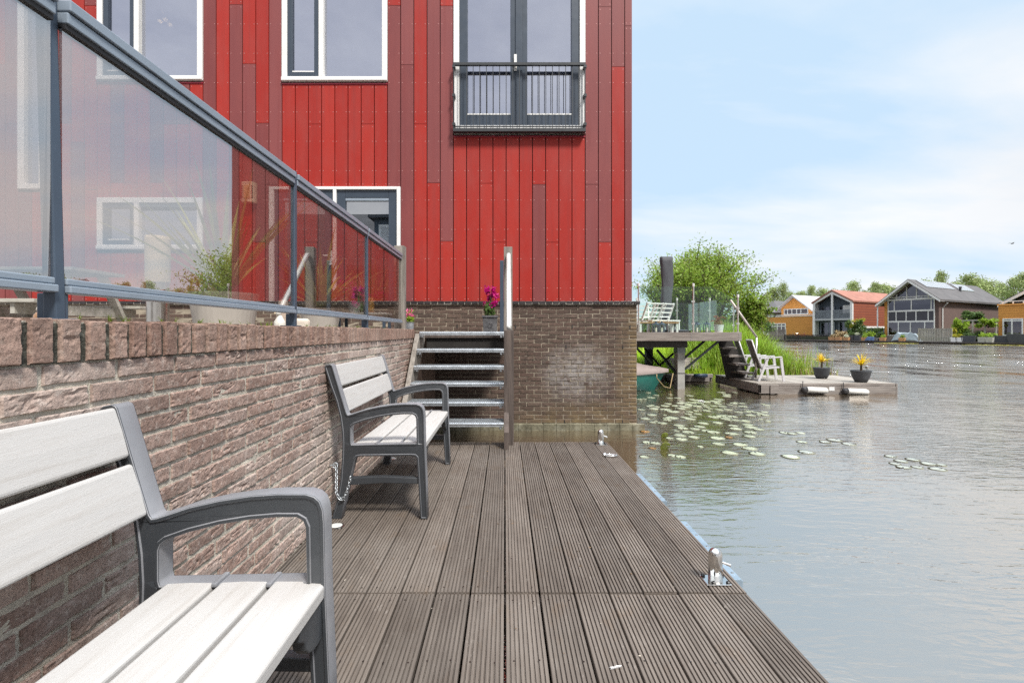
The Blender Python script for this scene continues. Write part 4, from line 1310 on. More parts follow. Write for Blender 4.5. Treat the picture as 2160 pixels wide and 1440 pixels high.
stringer(TX0 - 0.055, TX0 - 0.004, M_greywood)
stringer(TX1 + 0.004, TX1 + 0.05, M_darkwood)
MB().box(-0.008, 0.086, 4.70, 4.765, -0.02, 1.118).build('newel_post', M_darkwood, st, world=True, bevel=0.004)
MB().box(-0.008, 0.032, 4.64, 4.698, 0.001, 0.185).build('foot_block', M_greywood, st, world=True, bevel=0.004)
MB().box(-0.012, 0.088, 5.62, 5.71, 0.95, 2.09).build('upper_post', M_greywood, st, world=True, bevel=0.004)
hr = MB(); hr.tube([(0.042, 4.73, 1.119), (0.042, 4.73, 1.15), (0.042, 5.56, 1.985), (0.042, 5.60, 1.99)], 0.026, 16)
hr.build('handrail', pm('pale_steel_tube', (0.66, 0.66, 0.63), 0.35, 0.3), st, world=True, smooth=True)
MB().box(-0.062, -0.015, 6.02, 6.05, 1.08, 1.99).build('steel_post', M_ald, st, world=True, bevel=0.003)
# landing at the top
ld = thing('landing', (-0.6, 6.4, 1.08), 'dark timber landing between the stair top and the brick base', 'landing')
MB().box(-1.045, 0.09, 5.87, 7.27, 1.03, 1.088).build('boards', M_darkwood, ld, world=True)
jb = MB(); jb.box(-0.955, -0.02, 5.90, 5.96, 0.86, 1.028); jb.box(-0.955, -0.02, 7.15, 7.25, 0.86, 1.028)
jb.build('joist', M_blackwood, ld, world=True)
MB().box(-1.249, -1.048, 5.63, 7.27, WATER - 0.3, 1.07).build('side_wall', M_fbrick, ld, world=True)

# ------------------------------------------------------------------ pots and plants
def strap_plant(parent, c, n, Lr, wr, mat, spread=1.0, name='leaves', seed=1, up=0.35, stiff=0.5):
    rs = random.Random(seed); mb = MB(); c = Vector(c)
    for i in range(n):
        ang = rs.uniform(0, 6.283); el = rs.uniform(up, 1.45); L = rs.uniform(*Lr); wd = rs.uniform(*wr)
        d = Vector((math.cos(ang), math.sin(ang), 0)); s = Vector((-d.y, d.x, 0)); segs = 9; vs = []
        p = c + Vector((rs.uniform(-.02, .02), rs.uniform(-.02, .02), rs.uniform(-.02, .05))); th = el
        step = L / segs; drop = rs.uniform(0.2, 1.0) * (1.5 - el) * (1 - stiff) + rs.uniform(0, .12)
        for k_ in range(segs + 1):
            a = k_ / segs
            w_ = wd * min(1, 0.45 + a * 2.5) * (1 - a ** 2.2) + 0.001
            nrm = (d * -math.sin(th) + Vector((0, 0, math.cos(th))))
            vs += [p - s * w_ / 2 * spread + nrm * w_ * 0.18, p, p + s * w_ / 2 * spread + nrm * w_ * 0.18]
            p = p + (d * math.cos(th) + Vector((0, 0, math.sin(th)))) * step
            th -= drop / segs * (0.4 + 1.6 * a)
        fs = []
        for k_ in range(segs):
            b0 = 3 * k_
            fs += [(b0, b0 + 1, b0 + 4, b0 + 3), (b0 + 1, b0 + 2, b0 + 5, b0 + 4)]
        mb.raw(vs, fs, 0, rs.random())
    return mb.build(name, mat, parent, world=True, fixn=False, smooth=True)


def leafball(mb, c, rad, n, size, rs, flat=1.0, shell=0.5, m=0):
    c = Vector(c)
    for i in range(n):
        v = Vector((rs.gauss(0, 1), rs.gauss(0, 1), rs.gauss(0, 1))).normalized()
        r_ = (shell + (1 - shell) * rs.random()) if rs.random() < 0.8 else rs.random()
        p = c + Vector((v.x * rad[0], v.y * rad[1], v.z * rad[2])) * r_
        a = Vector((rs.gauss(0, 1), rs.gauss(0, 1), rs.gauss(0, 1) * flat)).normalized()
        b_ = a.cross(Vector((rs.gauss(0, 1), rs.gauss(0, 1), rs.gauss(0, 1)))).normalized()
        L = size * rs.uniform(0.6, 1.3); w_ = L * 0.5
        mb.raw([p - a * L / 2, p + b_ * w_ / 2, p + a * L / 2, p - b_ * w_ / 2], [(0, 1, 2, 3)], m, rs.random())


# two big terrace pots with cordylines
def big_pot(px, D, rim_r, top_z, lab, nleaf, Lr, seed, extra=False):
    x, y, _ = P(px, 700, D)
    o = thing('potted_cordyline', (x, y, 1.06), lab, 'potted plant')
    h = top_z - 1.06
    MB().lathe([(rim_r * 0.80, 0), (rim_r * 0.97, h * 0.8), (rim_r * 1.0, h * 0.96), (rim_r, h), (rim_r * 0.9, h), (rim_r * 0.88, h - 0.05)], (x, y, 1.06), 36).build('pot', M_pot, o, world=True, smooth=False)
    MB().lathe([(rim_r * 0.86, 0), (rim_r * 0.5, 0.01), (0.01, 0.012)], (x, y, top_z - 0.055), 20).build('soil', M_soil, o, world=True)
    strap_plant(o, (x, y, top_z - 0.04), nleaf, Lr, (0.042, 0.068), M_cord, 1, 'leaves', seed, up=0.5, stiff=0.55)
    if extra:
        s = MB(); rs = random.Random(5)
        for i in range(9):
            a = rs.uniform(0, 6.28); rr = rs.uniform(0.01, 0.06); hh = rs.uniform(0.1, 0.3)
            b0 = Vector((x - 0.17, y - 0.06, top_z - 0.05)); tp = b0 + Vector((math.cos(a) * rr, math.sin(a) * rr, hh))
            s.tube([b0, b0.lerp(tp, 0.5) + Vector((0.01, 0, 0)), tp], 0.0025, 4)
            for k_ in range(10):
                leafball(s, b0.lerp(tp, 0.3 + 0.07 * k_), (0.015, 0.015, 0.02), 1, 0.018, rs)
        s.build('small_shrub', M_leafd, o, world=True, fixn=False)
        fl_ = MB()
        for i in range(60):
            leafball(fl_, (x - 0.17 + rs.gauss(0, 0.035), y - 0.06 + rs.gauss(0, 0.03), top_z + rs.uniform(0.02, 0.24)), (0.006, 0.006, 0.006), 1, 0.016, rs)
        fl_.build('tiny_flowers', pm('pale_pink_bloom', (0.6, 0.42, 0.42), 0.7, rnd=0.3), o, world=True, fixn=False)
    return o


big_pot(474, 4.66, 0.30, 1.47, 'wide taupe pot with long leaved cordyline behind the large reflecting pane', 36, (0.7, 1.4), 3, True)
big_pot(676, 6.25, 0.25, 1.40, 'taupe pot with bronze spiky cordyline in front of the terrace doors', 46, (0.55, 1.15), 11)

# pink flowers and lantern on a low side table behind the glass
x, y, _ = P(765, 700, 6.6)
tb = thing('side_table', (x, y, 1.06), 'low side table with thin white top behind the glass by the door', 'table')
MB().box(x - 0.30, x + 0.36, y - 0.18, y + 0.18, 1.335, 1.36).build('table_top', M_white, tb, world=True, bevel=0.004)
for (dx, dy) in ((-0.27, -0.15), (0.33, -0.15), (-0.27, 0.15), (0.33, 0.15)):
    MB().box(x + dx - 0.018, x + dx + 0.018, y + dy - 0.018, y + dy + 0.018, 1.06, 1.334).build('leg', M_anth, tb, world=True)


def flower_pot(name, c, w0, w1, h, potm, square, lab, cat, flm, fr_, fh, nf, fs, seed, stemh=0.0, leafm=None, emb=False):
    o = thing(name, c, lab, cat); x, y, z = c; rs = random.Random(seed)
    pb = MB()
    if square:
        a, b_ = w0 / 2, w1 / 2
        vs = [(-a, -a, 0), (a, -a, 0), (a, a, 0), (-a, a, 0), (-b_, -b_, h), (b_, -b_, h), (b_, b_, h), (-b_, b_, h)]
        pb.raw([(p[0] + x, p[1] + y, p[2] + z) for p in vs], [(3, 2, 1, 0), (4, 5, 6, 7), (0, 1, 5, 4), (1, 2, 6, 5), (2, 3, 7, 6), (3, 0, 4, 7)])
        pb.box(x - b_ - 0.012, x + b_ + 0.012, y - b_ - 0.012, y + b_ + 0.012, z + h + 0.001, z + h + 0.026)
    else:
        pb.lathe([(w0 / 2, 0), (w1 / 2, h * 0.95), (w1 / 2 + 0.006, h * 0.96), (w1 / 2 + 0.006, h), (w1 / 2 - 0.008, h), (w1 / 2 - 0.01, h - 0.02)], c, 24)
    po = pb.build('pot', potm, o, world=True, bevel=0.004 if square else 0)
    if emb:
        e = MB(); yq = y - w0 / 2 - 0.006
        for rr in (0.034, 0.020):
            e.tube([(x + rr * math.cos(a), yq, z + h * 0.5 + rr * math.sin(a)) for a in [i * 2 * math.pi / 20 for i in range(21)]], 0.004, 6)
        e.build('emblem', potm, po, world=True)
    lf = MB(); topz = z + h
    if stemh > 0:
        for i in range(4):
            lf.tube([(x + rs.uniform(-.02, .02), y, topz), (x + rs.uniform(-.04, .04), y + rs.uniform(-.04, .04), topz + stemh * 0.6), (x + rs.uniform(-.06, .06), y + rs.uniform(-.05, .05), topz + stemh + fh)], 0.006, 5)
    leafball(lf, (x, y, topz + max(stemh, 0.04) * 0.7), (fr_ * 0.75, fr_ * 0.75, max(stemh, 0.05)), int(nf * 0.6), fs * 1.3, rs, shell=0.2)
    lf.build('foliage', leafm or M_leafd, o, world=True, fixn=False)
    fb_ = MB()
    for i in range(14):
        cc = (x + rs.gauss(0, fr_ * 0.45), y + rs.gauss(0, fr_ * 0.45), topz + stemh + fh * rs.random())
        leafball(fb_, cc, (fr_ * 0.36, fr_ * 0.36, fh * 0.22), int(nf / 14), fs, rs, shell=0.1)
    fb_.build('flowers', flm, o, world=True, fixn=False)
    return o


xp, yp, _ = P(748, 700, 6.6)
flower_pot('potted_geranium', (xp, yp, 1.361), 0.13, 0.19, 0.15, M_zinc, False, 'pot of magenta flowers standing on the low table behind the glass', 'potted plant', M_mag, 0.17, 0.18, 420, 0.035, 21, 0.10)
xp, yp, _ = P(781, 700, 6.5)
lt = thing('lantern', (xp, yp, 1.361), 'amber glass lantern on the low table beside the magenta flowers', 'lantern')
MB().box(xp - 0.045, xp + 0.045, yp - 0.045, yp + 0.045, 1.375, 1.545).build('glass_body', pm('amber_glass', (0.50, 0.28, 0.05), 0.3, var=0.1), lt, world=True, bevel=0.012)
MB().box(xp - 0.05, xp + 0.05, yp - 0.05, yp + 0.05, 1.3615, 1.374).build('base', M_teak, lt, world=True)
MB().box(xp - 0.035, xp + 0.035, yp - 0.035, yp + 0.035, 1.546, 1.566).build('lid', M_teak, lt, world=True, bevel=0.006)
flower_pot('potted_phlox', (P(864, 0, 5.78)[0], 5.78, 1.132 if False else 1.089), 0.085, 0.105, 0.125, M_zinc, False, 'small zinc pot of light pink flowers at the wall end by the stairs', 'potted plant', M_pink, 0.075, 0.10, 220, 0.026, 31, 0.05, M_leafb)
flower_pot('potted_bougainvillea', (P(1034, 0, 6.75)[0], 6.75, 1.089), 0.185, 0.20, 0.21, M_lead, True, 'square lead grey pot with tall magenta bougainvillea on the stair landing', 'potted plant', M_mag, 0.115, 0.26, 620, 0.042, 41, 0.14, M_leafd, True)

# patio lamp
x, y, _ = P(333, 700, 4.7)
pl_ = thing('patio_lamp', (x, y, 1.06), 'standing patio lamp, cream cylinder shade on steel column, behind the glass', 'lamp')
MB().lathe([(0.094, 0), (0.094, 0.535), (0.09, 0.54)], (x, y, 1.061), 28).build('column', M_ss, pl_, world=True, smooth=False)
MB().lathe([(0.104, 0.50), (0.108, 0.92), (0.10, 0.945), (0.02, 0.95)], (x, y, 1.08), 28).build('shade', pm('cream_shade', (0.66, 0.58, 0.42), 0.6, var=0.05), pl_, world=True)

# picnic table, weathered grey
x, y, _ = P(95, 700, 5.5)
pt = thing('picnic_table', (x, y, 1.06), 'weathered grey wooden picnic table with attached benches on the terrace', 'picnic table')
# table runs along x; top is hidden by the rails, benches at wall height
def pbox(name, *a, M=None): return MB().box(*a).build(name, M_pgrey, pt, bevel=0.004)
M_pgrey = pm('silver_grey_wood', (0.42, 0.40, 0.35), 0.85, var=0.25, scale=4, bump=0.4, bscale=25, stretch=(0.6, 4, 4), col2=(0.28, 0.28, 0.22), c2scale=3)
bt = MB()
for i in range(5): bt.box(-0.9, 0.62, -0.36 + i * 0.147, -0.36 + i * 0.147 + 0.14, 0.70, 0.735)
bt.build('table_top', M_pgrey, pt, bevel=0.003)
for s_ in (-1, 1):
    sb = MB()
    for i in range(2): sb.box(-0.9, 0.66, s_ * 0.68 - 0.13 + i * 0.135, s_ * 0.68 - 0.002 + i * 0.135, 0.33, 0.365)
    sb.build('bench_seat', M_pgrey, pt, bevel=0.003)
for xx in (-0.65, 0.42):
    MB().box(xx - 0.022, xx + 0.022, -0.78, 0.78, 0.22, 0.325).build('cross_beam', M_pgrey, pt, bevel=0.003)
    for s_ in (-1, 1):
        MB().bar((xx + 0.05, s_ * 0.62, 0.0), (xx + 0.05, s_ * 0.22, 0.69), 0.045, 0.10, up=(1, 0, 0)).build('leg', M_pgrey, pt, bevel=0.003)
for (px, lab, ty) in ((103, 'small round ceramic ornament on the terrace edge left of the first fence post', 0), (133, 'small ceramic owl ornament on the terrace edge right of the first fence post', 1)):
    a = P(px, 660, 1.25 * 1.13)
    o = thing('ornament', (a[0] - 0.12, a[1] + 0.10, 1.127), lab.replace('left of', 'beside').replace(' right of the first', ' just past the first'), 'ornament')
    MB().lathe([(0.012, 0), (0.018, 0.012), (0.017, 0.026), (0.008, 0.036), (0.001, 0.038)], (0, 0, 0), 16).build('body', pm('glazed_%d' % ty, (0.5, 0.28, 0.15) if ty == 0 else (0.55, 0.5, 0.45), 0.3, var=0.3, scale=60), o, smooth=True)
    MB().lathe([(0.001, 0.0), (0.012, 0.004), (0.009, 0.014), (0.001, 0.017)], (0, 0, 0.036), 14).build('head', pm('glazed_head_%d' % ty, (0.62, 0.55, 0.46), 0.35), o, smooth=True)
# leaning white pole, statue, cushion, sack
x, y, _ = P(590, 0, 5.3)
o = thing('garden_statue', (x, y, 1.06), 'small white bird statue behind the wall near the second fence post', 'statue')
MB().lathe([(0.05, 0), (0.055, 0.03), (0.045, 0.06), (0.06, 0.1), (0.058, 0.15), (0.03, 0.2), (0.022, 0.22)], (x, y, 1.06), 18).build('body', pm('chalk_white', (0.72, 0.70, 0.64), 0.7, var=0.12, scale=30, bump=0.3, bscale=60), o, world=True, smooth=True)
MB().lathe([(0.001, 0), (0.026, 0.014), (0.03, 0.035), (0.018, 0.055), (0.001, 0.062)], (x - 0.01, y - 0.01, 1.275), 14).build('head', MATS['chalk_white'], o, world=True, smooth=True)
MB().lathe([(0.012, 0), (0.008, 0.02), (0.001, 0.045)], (x - 0.04, y - 0.02, 1.30), 8).build('beak', M_cream, o, world=True)
x, y, _ = P(592, 0, 5.6)
cus = MB().box(x - 0.06, x + 0.06, y - 0.08, y + 0.08, 1.31, 1.46)
cb = tag(MB().lathe([(0.05, 0.0), (0.085, 0.04), (0.09, 0.12), (0.07, 0.2), (0.085, 0.26), (0.06, 0.33), (0.05, 0.40), (0.02, 0.41)], (x + 0.03, y, 1.06), 14).build('sack', pm('beige_cloth', (0.50, 0.40, 0.32), 0.9, var=0.12, bump=0.5, bscale=25), smooth=True), 'knotted beige sack standing behind the glass before the dark terrace door', 'sack')
x, y, _ = P(636, 0, 5.4)
tag(MB().box(x - 0.09, x + 0.09, y - 0.05, y + 0.05, 1.062, 1.25).build('cushion', pm('cream_cloth', (0.62, 0.55, 0.47), 0.9, var=0.08, bump=0.4, bscale=20), bevel=0.04, seg=4, smooth=True), 'cream cushion propped behind the wall just past the second fence post', 'cushion')
# weeds at the wall top
wd_ = MB(); rs = random.Random(77)
for i in range(55):
    yy = rs.uniform(0.95, 4.9); c0 = (WX - 0.17 + rs.uniform(-.03, .02), yy, 1.127)
    for k_ in range(6): blade(wd_, c0, rs.uniform(0.01, 0.035), rs.uniform(0.005, 0.03), rs.uniform(0, 6.28), 0.004, 2, rs.random())
tag(wd_.build('weeds', M_leafb, fixn=False), kind='stuff')

# ------------------------------------------------------------------ water lilies
padm = []
for v in range(5):
    rs = random.Random(100 + v); mb = MB(); n = 26; vs = [(0, 0, 0.0018)]; 
    for i in range(n + 1):
        a = 0.16 + (2 * math.pi - 0.32) * i / n
        r_ = 1 + 0.05 * math.sin(3 * a + v) + rs.uniform(-0.02, 0.02)
        vs.append((r_ * 0.72 * math.cos(a), r_ * 0.72 * math.sin(a), 0.0018))
    for i in range(n + 1):
        a = 0.1 + (2 * math.pi - 0.2) * i / n
        r_ = 1 + 0.05 * math.sin(3 * a + v) + rs.uniform(-0.02, 0.02)
        vs.append((r_ * math.cos(a), r_ * math.sin(a), 0.0022 + 0.002 * max(0, math.sin(2 * a + v * 2))))
    fs = [(0, 1 + i, 2 + i) for i in range(n)] + [(1 + i, n + 2 + i, n + 3 + i, 2 + i) for i in range(n)]
    lo_ = len(vs)
    vs += [(p[0] * 0.99, p[1] * 0.99, -0.002) for p in vs[n + 2:]]
    fs += [(n + 2 + i, lo_ + i, lo_ + i + 1, n + 3 + i) for i in range(n)]
    mb.raw(vs, fs, 0, rs.random())
    o = mb.build('lily_pad', M_pad, smooth=True)
    padm.append(o.data); bpy.data.objects.remove(o)
padmb = padm[1].copy(); padmb.materials.clear(); padmb.materials.append(M_padb)
padw = []
for me_ in padm[:3]:
    c_ = me_.copy(); c_.materials.clear(); c_.materials.append(M_padw); padw.append(c_)
padmg = padm[2].copy(); padmg.materials.clear(); padmg.materials.append(M_padg)
pads = """295,217,115 165,237,80 520,222,90 620,224,110 820,247,150 1070,262,180 1110,240,150 500,290,110 680,285,190 840,280,200 1100,290,110 1290,285,120 1390,288,110 465,318,130 600,315,140 760,310,160
930,305,90 1050,318,120 1150,322,130 1400,325,140 280,322,100 360,325,110 330,350,150 470,360,170 560,385,190 660,350,120 180,363,110 1000,350,100 1110,360,130 1215,360,120 760,387,110 1345,390,130 1460,390,120 1560,398,120
1490,430,140 1600,415,100 855,412,120 745,415,110 800,447,110 305,425,140 225,472,145 540,462,190 490,485,120 765,472,150 1050,448,180 1140,440,160 1270,445,140 1200,475,170 1320,490,150 1420,495,160 320,513,110 430,523,150 920,525,150
1095,520,150 630,552,155 880,568,150 150,552,90 675,583,150 820,592,150 1280,555,150 1310,590,170 1455,545,160 1490,575,180 605,615,90 740,630,170 960,615,150 1040,630,170 1260,650,190 1490,635,170 1590,600,150 640,668,170 810,690,160
660,715,165 1090,702,210 1480,683,170 250,755,150 350,765,150 1100,770,170 1360,778,200 1480,825,200 1235,877,220 1570,890,220 1975,927,230 520,705,110 215,925,130 560,910,150 650,925,150 890,805,90
2110,750,130 1900,640,130 1990,650,110 2090,640,120 700,330,150 850,320,140 960,270,120 740,295,120"""
npad = 0


def put_pad(px, py, wpx, me, lab, group):
    global npad
    D_ = (EYE - WATER) * F / (py - CY)
    x = (px - CX) / F * D_
    r_ = wpx / F * D_ / 2 * 0.92
    o = bpy.data.objects.new('lily_pad', me); C.objects.link(o)
    o.location = (x, D_, WATER + 0.0008 + 0.0006 * (npad % 7)); o.scale = (r_, r_ * random.uniform(0.9, 1.05), 1); o.rotation_euler = (0, 0, random.uniform(0, 6.28))
    tag(o, lab, 'lily pad', group); npad += 1
    return o


GL = 'pale green lily pads floating beside the house'
for tk in pads.split():
    a, b_, c_ = map(float, tk.split(','))
    put_pad(1320 + a / 5.684, 800 + b_ / 5.684, c_ / 5.684, random.choice(padm), 'flat pale green lily pad floating in the patch on the dark water by the house', GL)
rs = random.Random(88)
for i in range(46):
    px = rs.uniform(1345, 1620); py = 826 + 62 * rs.random() ** 1.2
    put_pad(px, py, rs.uniform(10, 22), rs.choice(padm), 'flat pale green lily pad floating in the patch on the dark water by the house', GL)
for (px, py, wp) in ((1878, 962, 30), (1900, 972, 34), (1925, 969, 34), (1905, 985, 36), (1958, 978, 40), (1978, 989, 42), (1935, 985, 30), (1985, 980, 28), (1888, 978, 28), (1668, 914, 30), (1760, 928, 40), (1740, 932, 30), (1790, 936, 36), (1700, 953, 42)):
    put_pad(px, py, wp * 0.85, random.choice(padw), 'flat pale lily pad floating out on the open grey water', 'lily pads out on the open water')
put_pad(1360, 910, 25, padmb, 'brown edged lily pad floating close to the brick base corner', None)
put_pad(1376, 945, 18, padmb, 'small brown lily pad beside the curled upright leaf', None)
put_pad(1537, 922, 18, padmb, 'brown lily pad tucked under a large pale pad in mid patch', None)
for (px, py, wp, lab) in ((1403, 945, 24, 'curled yellow green lily leaf rising from the water, the nearer upright one'), (1402, 920, 17, 'fresh green lily leaf standing half upright beyond the curled one')):
    o = put_pad(px, py + 3, wp, padmg, lab, None); o.rotation_euler = (R(-58), 0, 0.15); o.location.z += o.scale[0] * 0.55; o.name = 'lily_leaf'
    o['category'] = 'lily leaf'
# a white bloom
dl = (EYE - WATER) * F / (852 - CY); x = (1480 - CX) / F * dl
o = thing('water_lily_bloom', (x, dl, WATER + 0.01), 'white water lily bloom open among the pads', 'flower')
bm_ = MB()
for i in range(16):
    a = i * 2.4; l_ = 0.09 - 0.002 * i; e = 0.35 + i * 0.06
    d = Vector((math.cos(a), math.sin(a), 0)); s = Vector((-d.y, d.x, 0))
    bm_.raw([(0, 0, 0.02), d * l_ * 0.6 * math.cos(e) + s * 0.018 + Vector((0, 0, 0.02 + l_ * 0.5 * math.sin(e))), d * l_ * math.cos(e) + Vector((0, 0, 0.02 + l_ * math.sin(e))), d * l_ * 0.6 * math.cos(e) - s * 0.018 + Vector((0, 0, 0.02 + l_ * 0.5 * math.sin(e)))], [(0, 1, 2, 3)])
bm_.build('petals', M_white, o, fixn=False)

# ------------------------------------------------------------------ neighbour's raised platform
PY0 = 12.25
npf = thing('raised_platform', (4.4, 13.5, WATER), 'grey timber platform raised on concrete posts above the water', 'platform')
pX0, pX1, pY1 = 1.6, 5.95, 15.9
bd = MB(); i = 0; x = pX0
while x < pX1:
    bd.box(x + 0.003, min(x + 0.14, pX1), PY0 + 0.051, pY1, 1.05, 1.085, 0, random.random()); x += 0.145
bd.build('boards', M_greywoodx, npf, world=True)
be = MB(); be.box(pX0, pX1 + 0.05, PY0, PY0 + 0.05, 0.872, 1.092); be.box(pX1 + 0.002, pX1 + 0.05, PY0 + 0.051, pY1, 0.872, 1.092)
be.build('edge_beam', M_greywoodx, npf, world=True, bevel=0.004)
bj = MB()
for i in range(13): bj.box(pX0 + i * 0.2, pX0 + i * 0.2 + 0.06, PY0 + 0.3, pY1 - 0.1, 0.75, 1.049)
bj.box(pX0, 4.7, PY0 + 0.2, PY0 + 0.29, 0.70, 1.0)
bj.build('joist', M_blackwood, npf, world=True)
bb = MB()
for z in (0.91, 0.98, 1.05):
    bb.tube([(4.72, PY0 - 0.008, z), (4.72, PY0 + 0.002, z)], 0.012, 8); bb.tube([(5.93, PY0 - 0.008, z), (5.93, PY0 + 0.002, z)], 0.012, 8)
bb.build('bolt', M_chr, npf, world=True)
xq, dq = (1437 - CX) / F * 12.6, 12.6
for (xc, yc, wq) in ((xq, dq, 0.19), ((1371 - CX) / F * 15.3, 15.3, 0.2)):
    pc = MB().box(xc - wq / 2, xc + wq / 2, yc, yc + 0.26, WATER - 1.0, 0.66)
    po = pc.build('post', M_conc if yc < 13 else M_blackwood, npf, world=True, bevel=0.008)
    MB().box(xc - wq / 2 - 0.012, xc + wq / 2 + 0.014, yc - 0.01, yc + 0.27, 0.55, 0.87).build('steel_shoe', pm('grey_green_steel', (0.10, 0.115, 0.12), 0.5, 0.3), po, world=True, bevel=0.004)
    MB().box(xc - wq / 2 - 0.01, xc + wq / 2 + 0.01, yc - 0.008, yc + 0.26, 0.02, 0.035).build('tie_rope', M_rubber, po, world=True)
M_brace = pm('dark_brace_steel', (0.05, 0.058, 0.062), 0.45, 0.4)
for (a, b_) in ((P(1445, 778, 12.75), P(1516, 719, 12.8)), (P(1432, 765, 13.1), P(1486, 719, 13.4)), (P(1425, 785, 12.7), P(1386, 738, 13.6)), (P(1391, 770, 14.4), P(1360, 735, 14.8)), (P(1392, 770, 14.6), P(1421, 745, 14.2)), (P(1373, 765, 14.8), P(1342, 733, 14.2))):
    MB().bar(a, b_, 0.05, 0.05).build('brace', M_brace, npf, world=True)

gb = thing('glass_balustrade', (4.4, 13.5, 1.09), 'clear glass balustrade with steel posts around the raised platform', 'balustrade')


def bpost(x, y, h):
    o = MB().lathe([(0.021, 0), (0.021, h - 0.06)], (x, y, 1.09), 12).build('post', M_ss, gb, world=True, smooth=False)
    MB().box(x - 0.04, x + 0.04, y - 0.04, y + 0.04, 1.0855, 1.10).build('foot_plate', M_ss, o, world=True)
    MB().lathe([(0.03, 0), (0.03, 0.07), (0.025, 0.075)], (x, y, 1.09 + h - 0.06), 12).build('cap_light', pm('lamp_cap', (0.72, 0.72, 0.70), 0.4), o, world=True)
    cl_ = MB()
    for z in (0.2, h * 0.62): cl_.box(x - 0.035, x + 0.035, y - 0.015, y + 0.03, 1.09 + z, 1.09 + z + 0.05)
    cl_.build('clamp', M_ss, o, world=True)


fy = PY0 + 0.09
xa, xb, xc = (1347 - CX) / F * fy, (1462.5 - CX) / F * fy, (1556.5 - CX) / F * fy
bpost(xa, fy, 1.24); bpost(xb, fy, 1.23); bpost(xc, fy, 0.95)
by_ = pY1 - 0.12
for px in (1343, 1428, 1497, 1547): bpost((px - CX) / F * by_, by_, 1.10 if px != 1547 else 0.9)


def gpane(p):  # quad corner list in x,z at depth y, real 10 mm thickness
    (y, pts) = p
    MB().prism(pts, 1, y, y + 0.010).build('glass_pane', M_clear, gb, world=True)


gpane((fy + 0.02, [(xa - 1.2, 1.14), (xa - 0.04, 1.14), (xa - 0.04, 2.26), (xa - 1.2, 2.26)]))
gpane((fy + 0.02, [(xa + 0.04, 1.14), (xb - 0.04, 1.14), (xb - 0.04, 2.26), (xa + 0.04, 2.26)]))
gpane((fy + 0.02, [(xb + 0.04, 1.14), (xc - 0.04, 1.14), (xc - 0.04, 1.94), (xb + 0.46, 2.26), (xb + 0.04, 2.26)]))
xs_ = [(px - CX) / F * by_ for px in (1343, 1428, 1497, 1547)]
for a, b_ in zip(xs_[:-1], xs_[1:]):
    gpane((by_ + 0.02, [(a + 0.04, 1.14), (b_ - 0.04, 1.14), (b_ - 0.04, 2.05), (a + 0.04, 2.05)]))
MB().prism([(fy + 1.3, 1.14), (by_ - 0.06, 1.14), (by_ - 0.06, 2.0), (fy + 1.3, 2.0)], 0, xc + 0.02, xc + 0.03).build('glass_pane', M_clear, gb, world=True)

# covered parasol
x, y, _ = P(1406, 700, 14.2)
pz = thing('covered_parasol', (x, y, 1.09), 'tall closed parasol in a dark grey cover on the raised platform', 'parasol')
cv_ = MB(); rs = random.Random(3); rings = []
for i in range(15):
    k_ = i / 14; zz = 1.45 + k_ * 1.85
    hw = (0.135 + 0.05 * k_); dpt = 0.11 - 0.03 * k_
    ring = []
    for j in range(18):
        a = 2 * math.pi * j / 18
        sx = math.copysign(abs(math.cos(a)) ** 0.6, math.cos(a)); sy = math.copysign(abs(math.sin(a)) ** 0.6, math.sin(a))
        f_n = 1 + 0.07 * math.sin(a * 5 + zz * 6) + 0.05 * rs.uniform(-1, 1)
        ring.append((x + hw * sx * f_n + 0.02 * math.sin(zz * 3), y + dpt * sy * f_n, zz))
    rings += ring
fs = [(i * 18 + j, i * 18 + (j + 1) % 18, (i + 1) * 18 + (j + 1) % 18, (i + 1) * 18 + j) for i in range(14) for j in range(18)]
fs += [tuple(reversed(range(18))), tuple(range(14 * 18, 15 * 18))]
cv_.raw(rings, fs); cv_.build('cover', M_cover, pz, world=True, smooth=True)
MB().tube([(x, y, 1.09), (x, y, 1.5)], 0.03, 12).build('pole', M_ald, pz, world=True)
MB().box(x - 0.3, x + 0.3, y - 0.3, y + 0.3, 1.087, 1.14).build('base', M_dpot, pz, world=True, bevel=0.01)

# white slatted chairs
def white_chair(px, D_, lab):
    x, y, _ = P(px, 700, D_)
    o = thing('white_chair', (x, y, 1.09), lab, 'chair', 'white slatted chairs on the platform')
    for (dx, dy) in ((-0.2, -0.2), (0.2, -0.2), (-0.2, 0.2), (0.2, 0.2)):
        MB().box(dx - 0.018, dx + 0.018, dy - 0.018, dy + 0.018, 0, 0.30).build('leg', M_white, o)
    MB().box(-0.23, 0.23, -0.23, 0.23, 0.301, 0.335).build('seat', M_white, o, bevel=0.004)
    b = MB(); 
    for s_ in (-1, 1): b.bar((-0.19, s_ * 0.2, 0.33), (-0.02 + 0.05, s_ * 0.2, 0.80), 0.032, 0.05, up=(1, 0, 0))
    for i in range(4):
        k_ = 0.25 + 0.25 * i
        b.box(-0.19 + 0.22 * k_ - 0.012, -0.19 + 0.22 * k_ + 0.014, -0.185, 0.185, 0.33 + 0.47 * k_ - 0.03, 0.33 + 0.47 * k_)
    b.build('backrest', M_white, o)
    o.rotation_euler = (0, 0, R(-62))
    return o


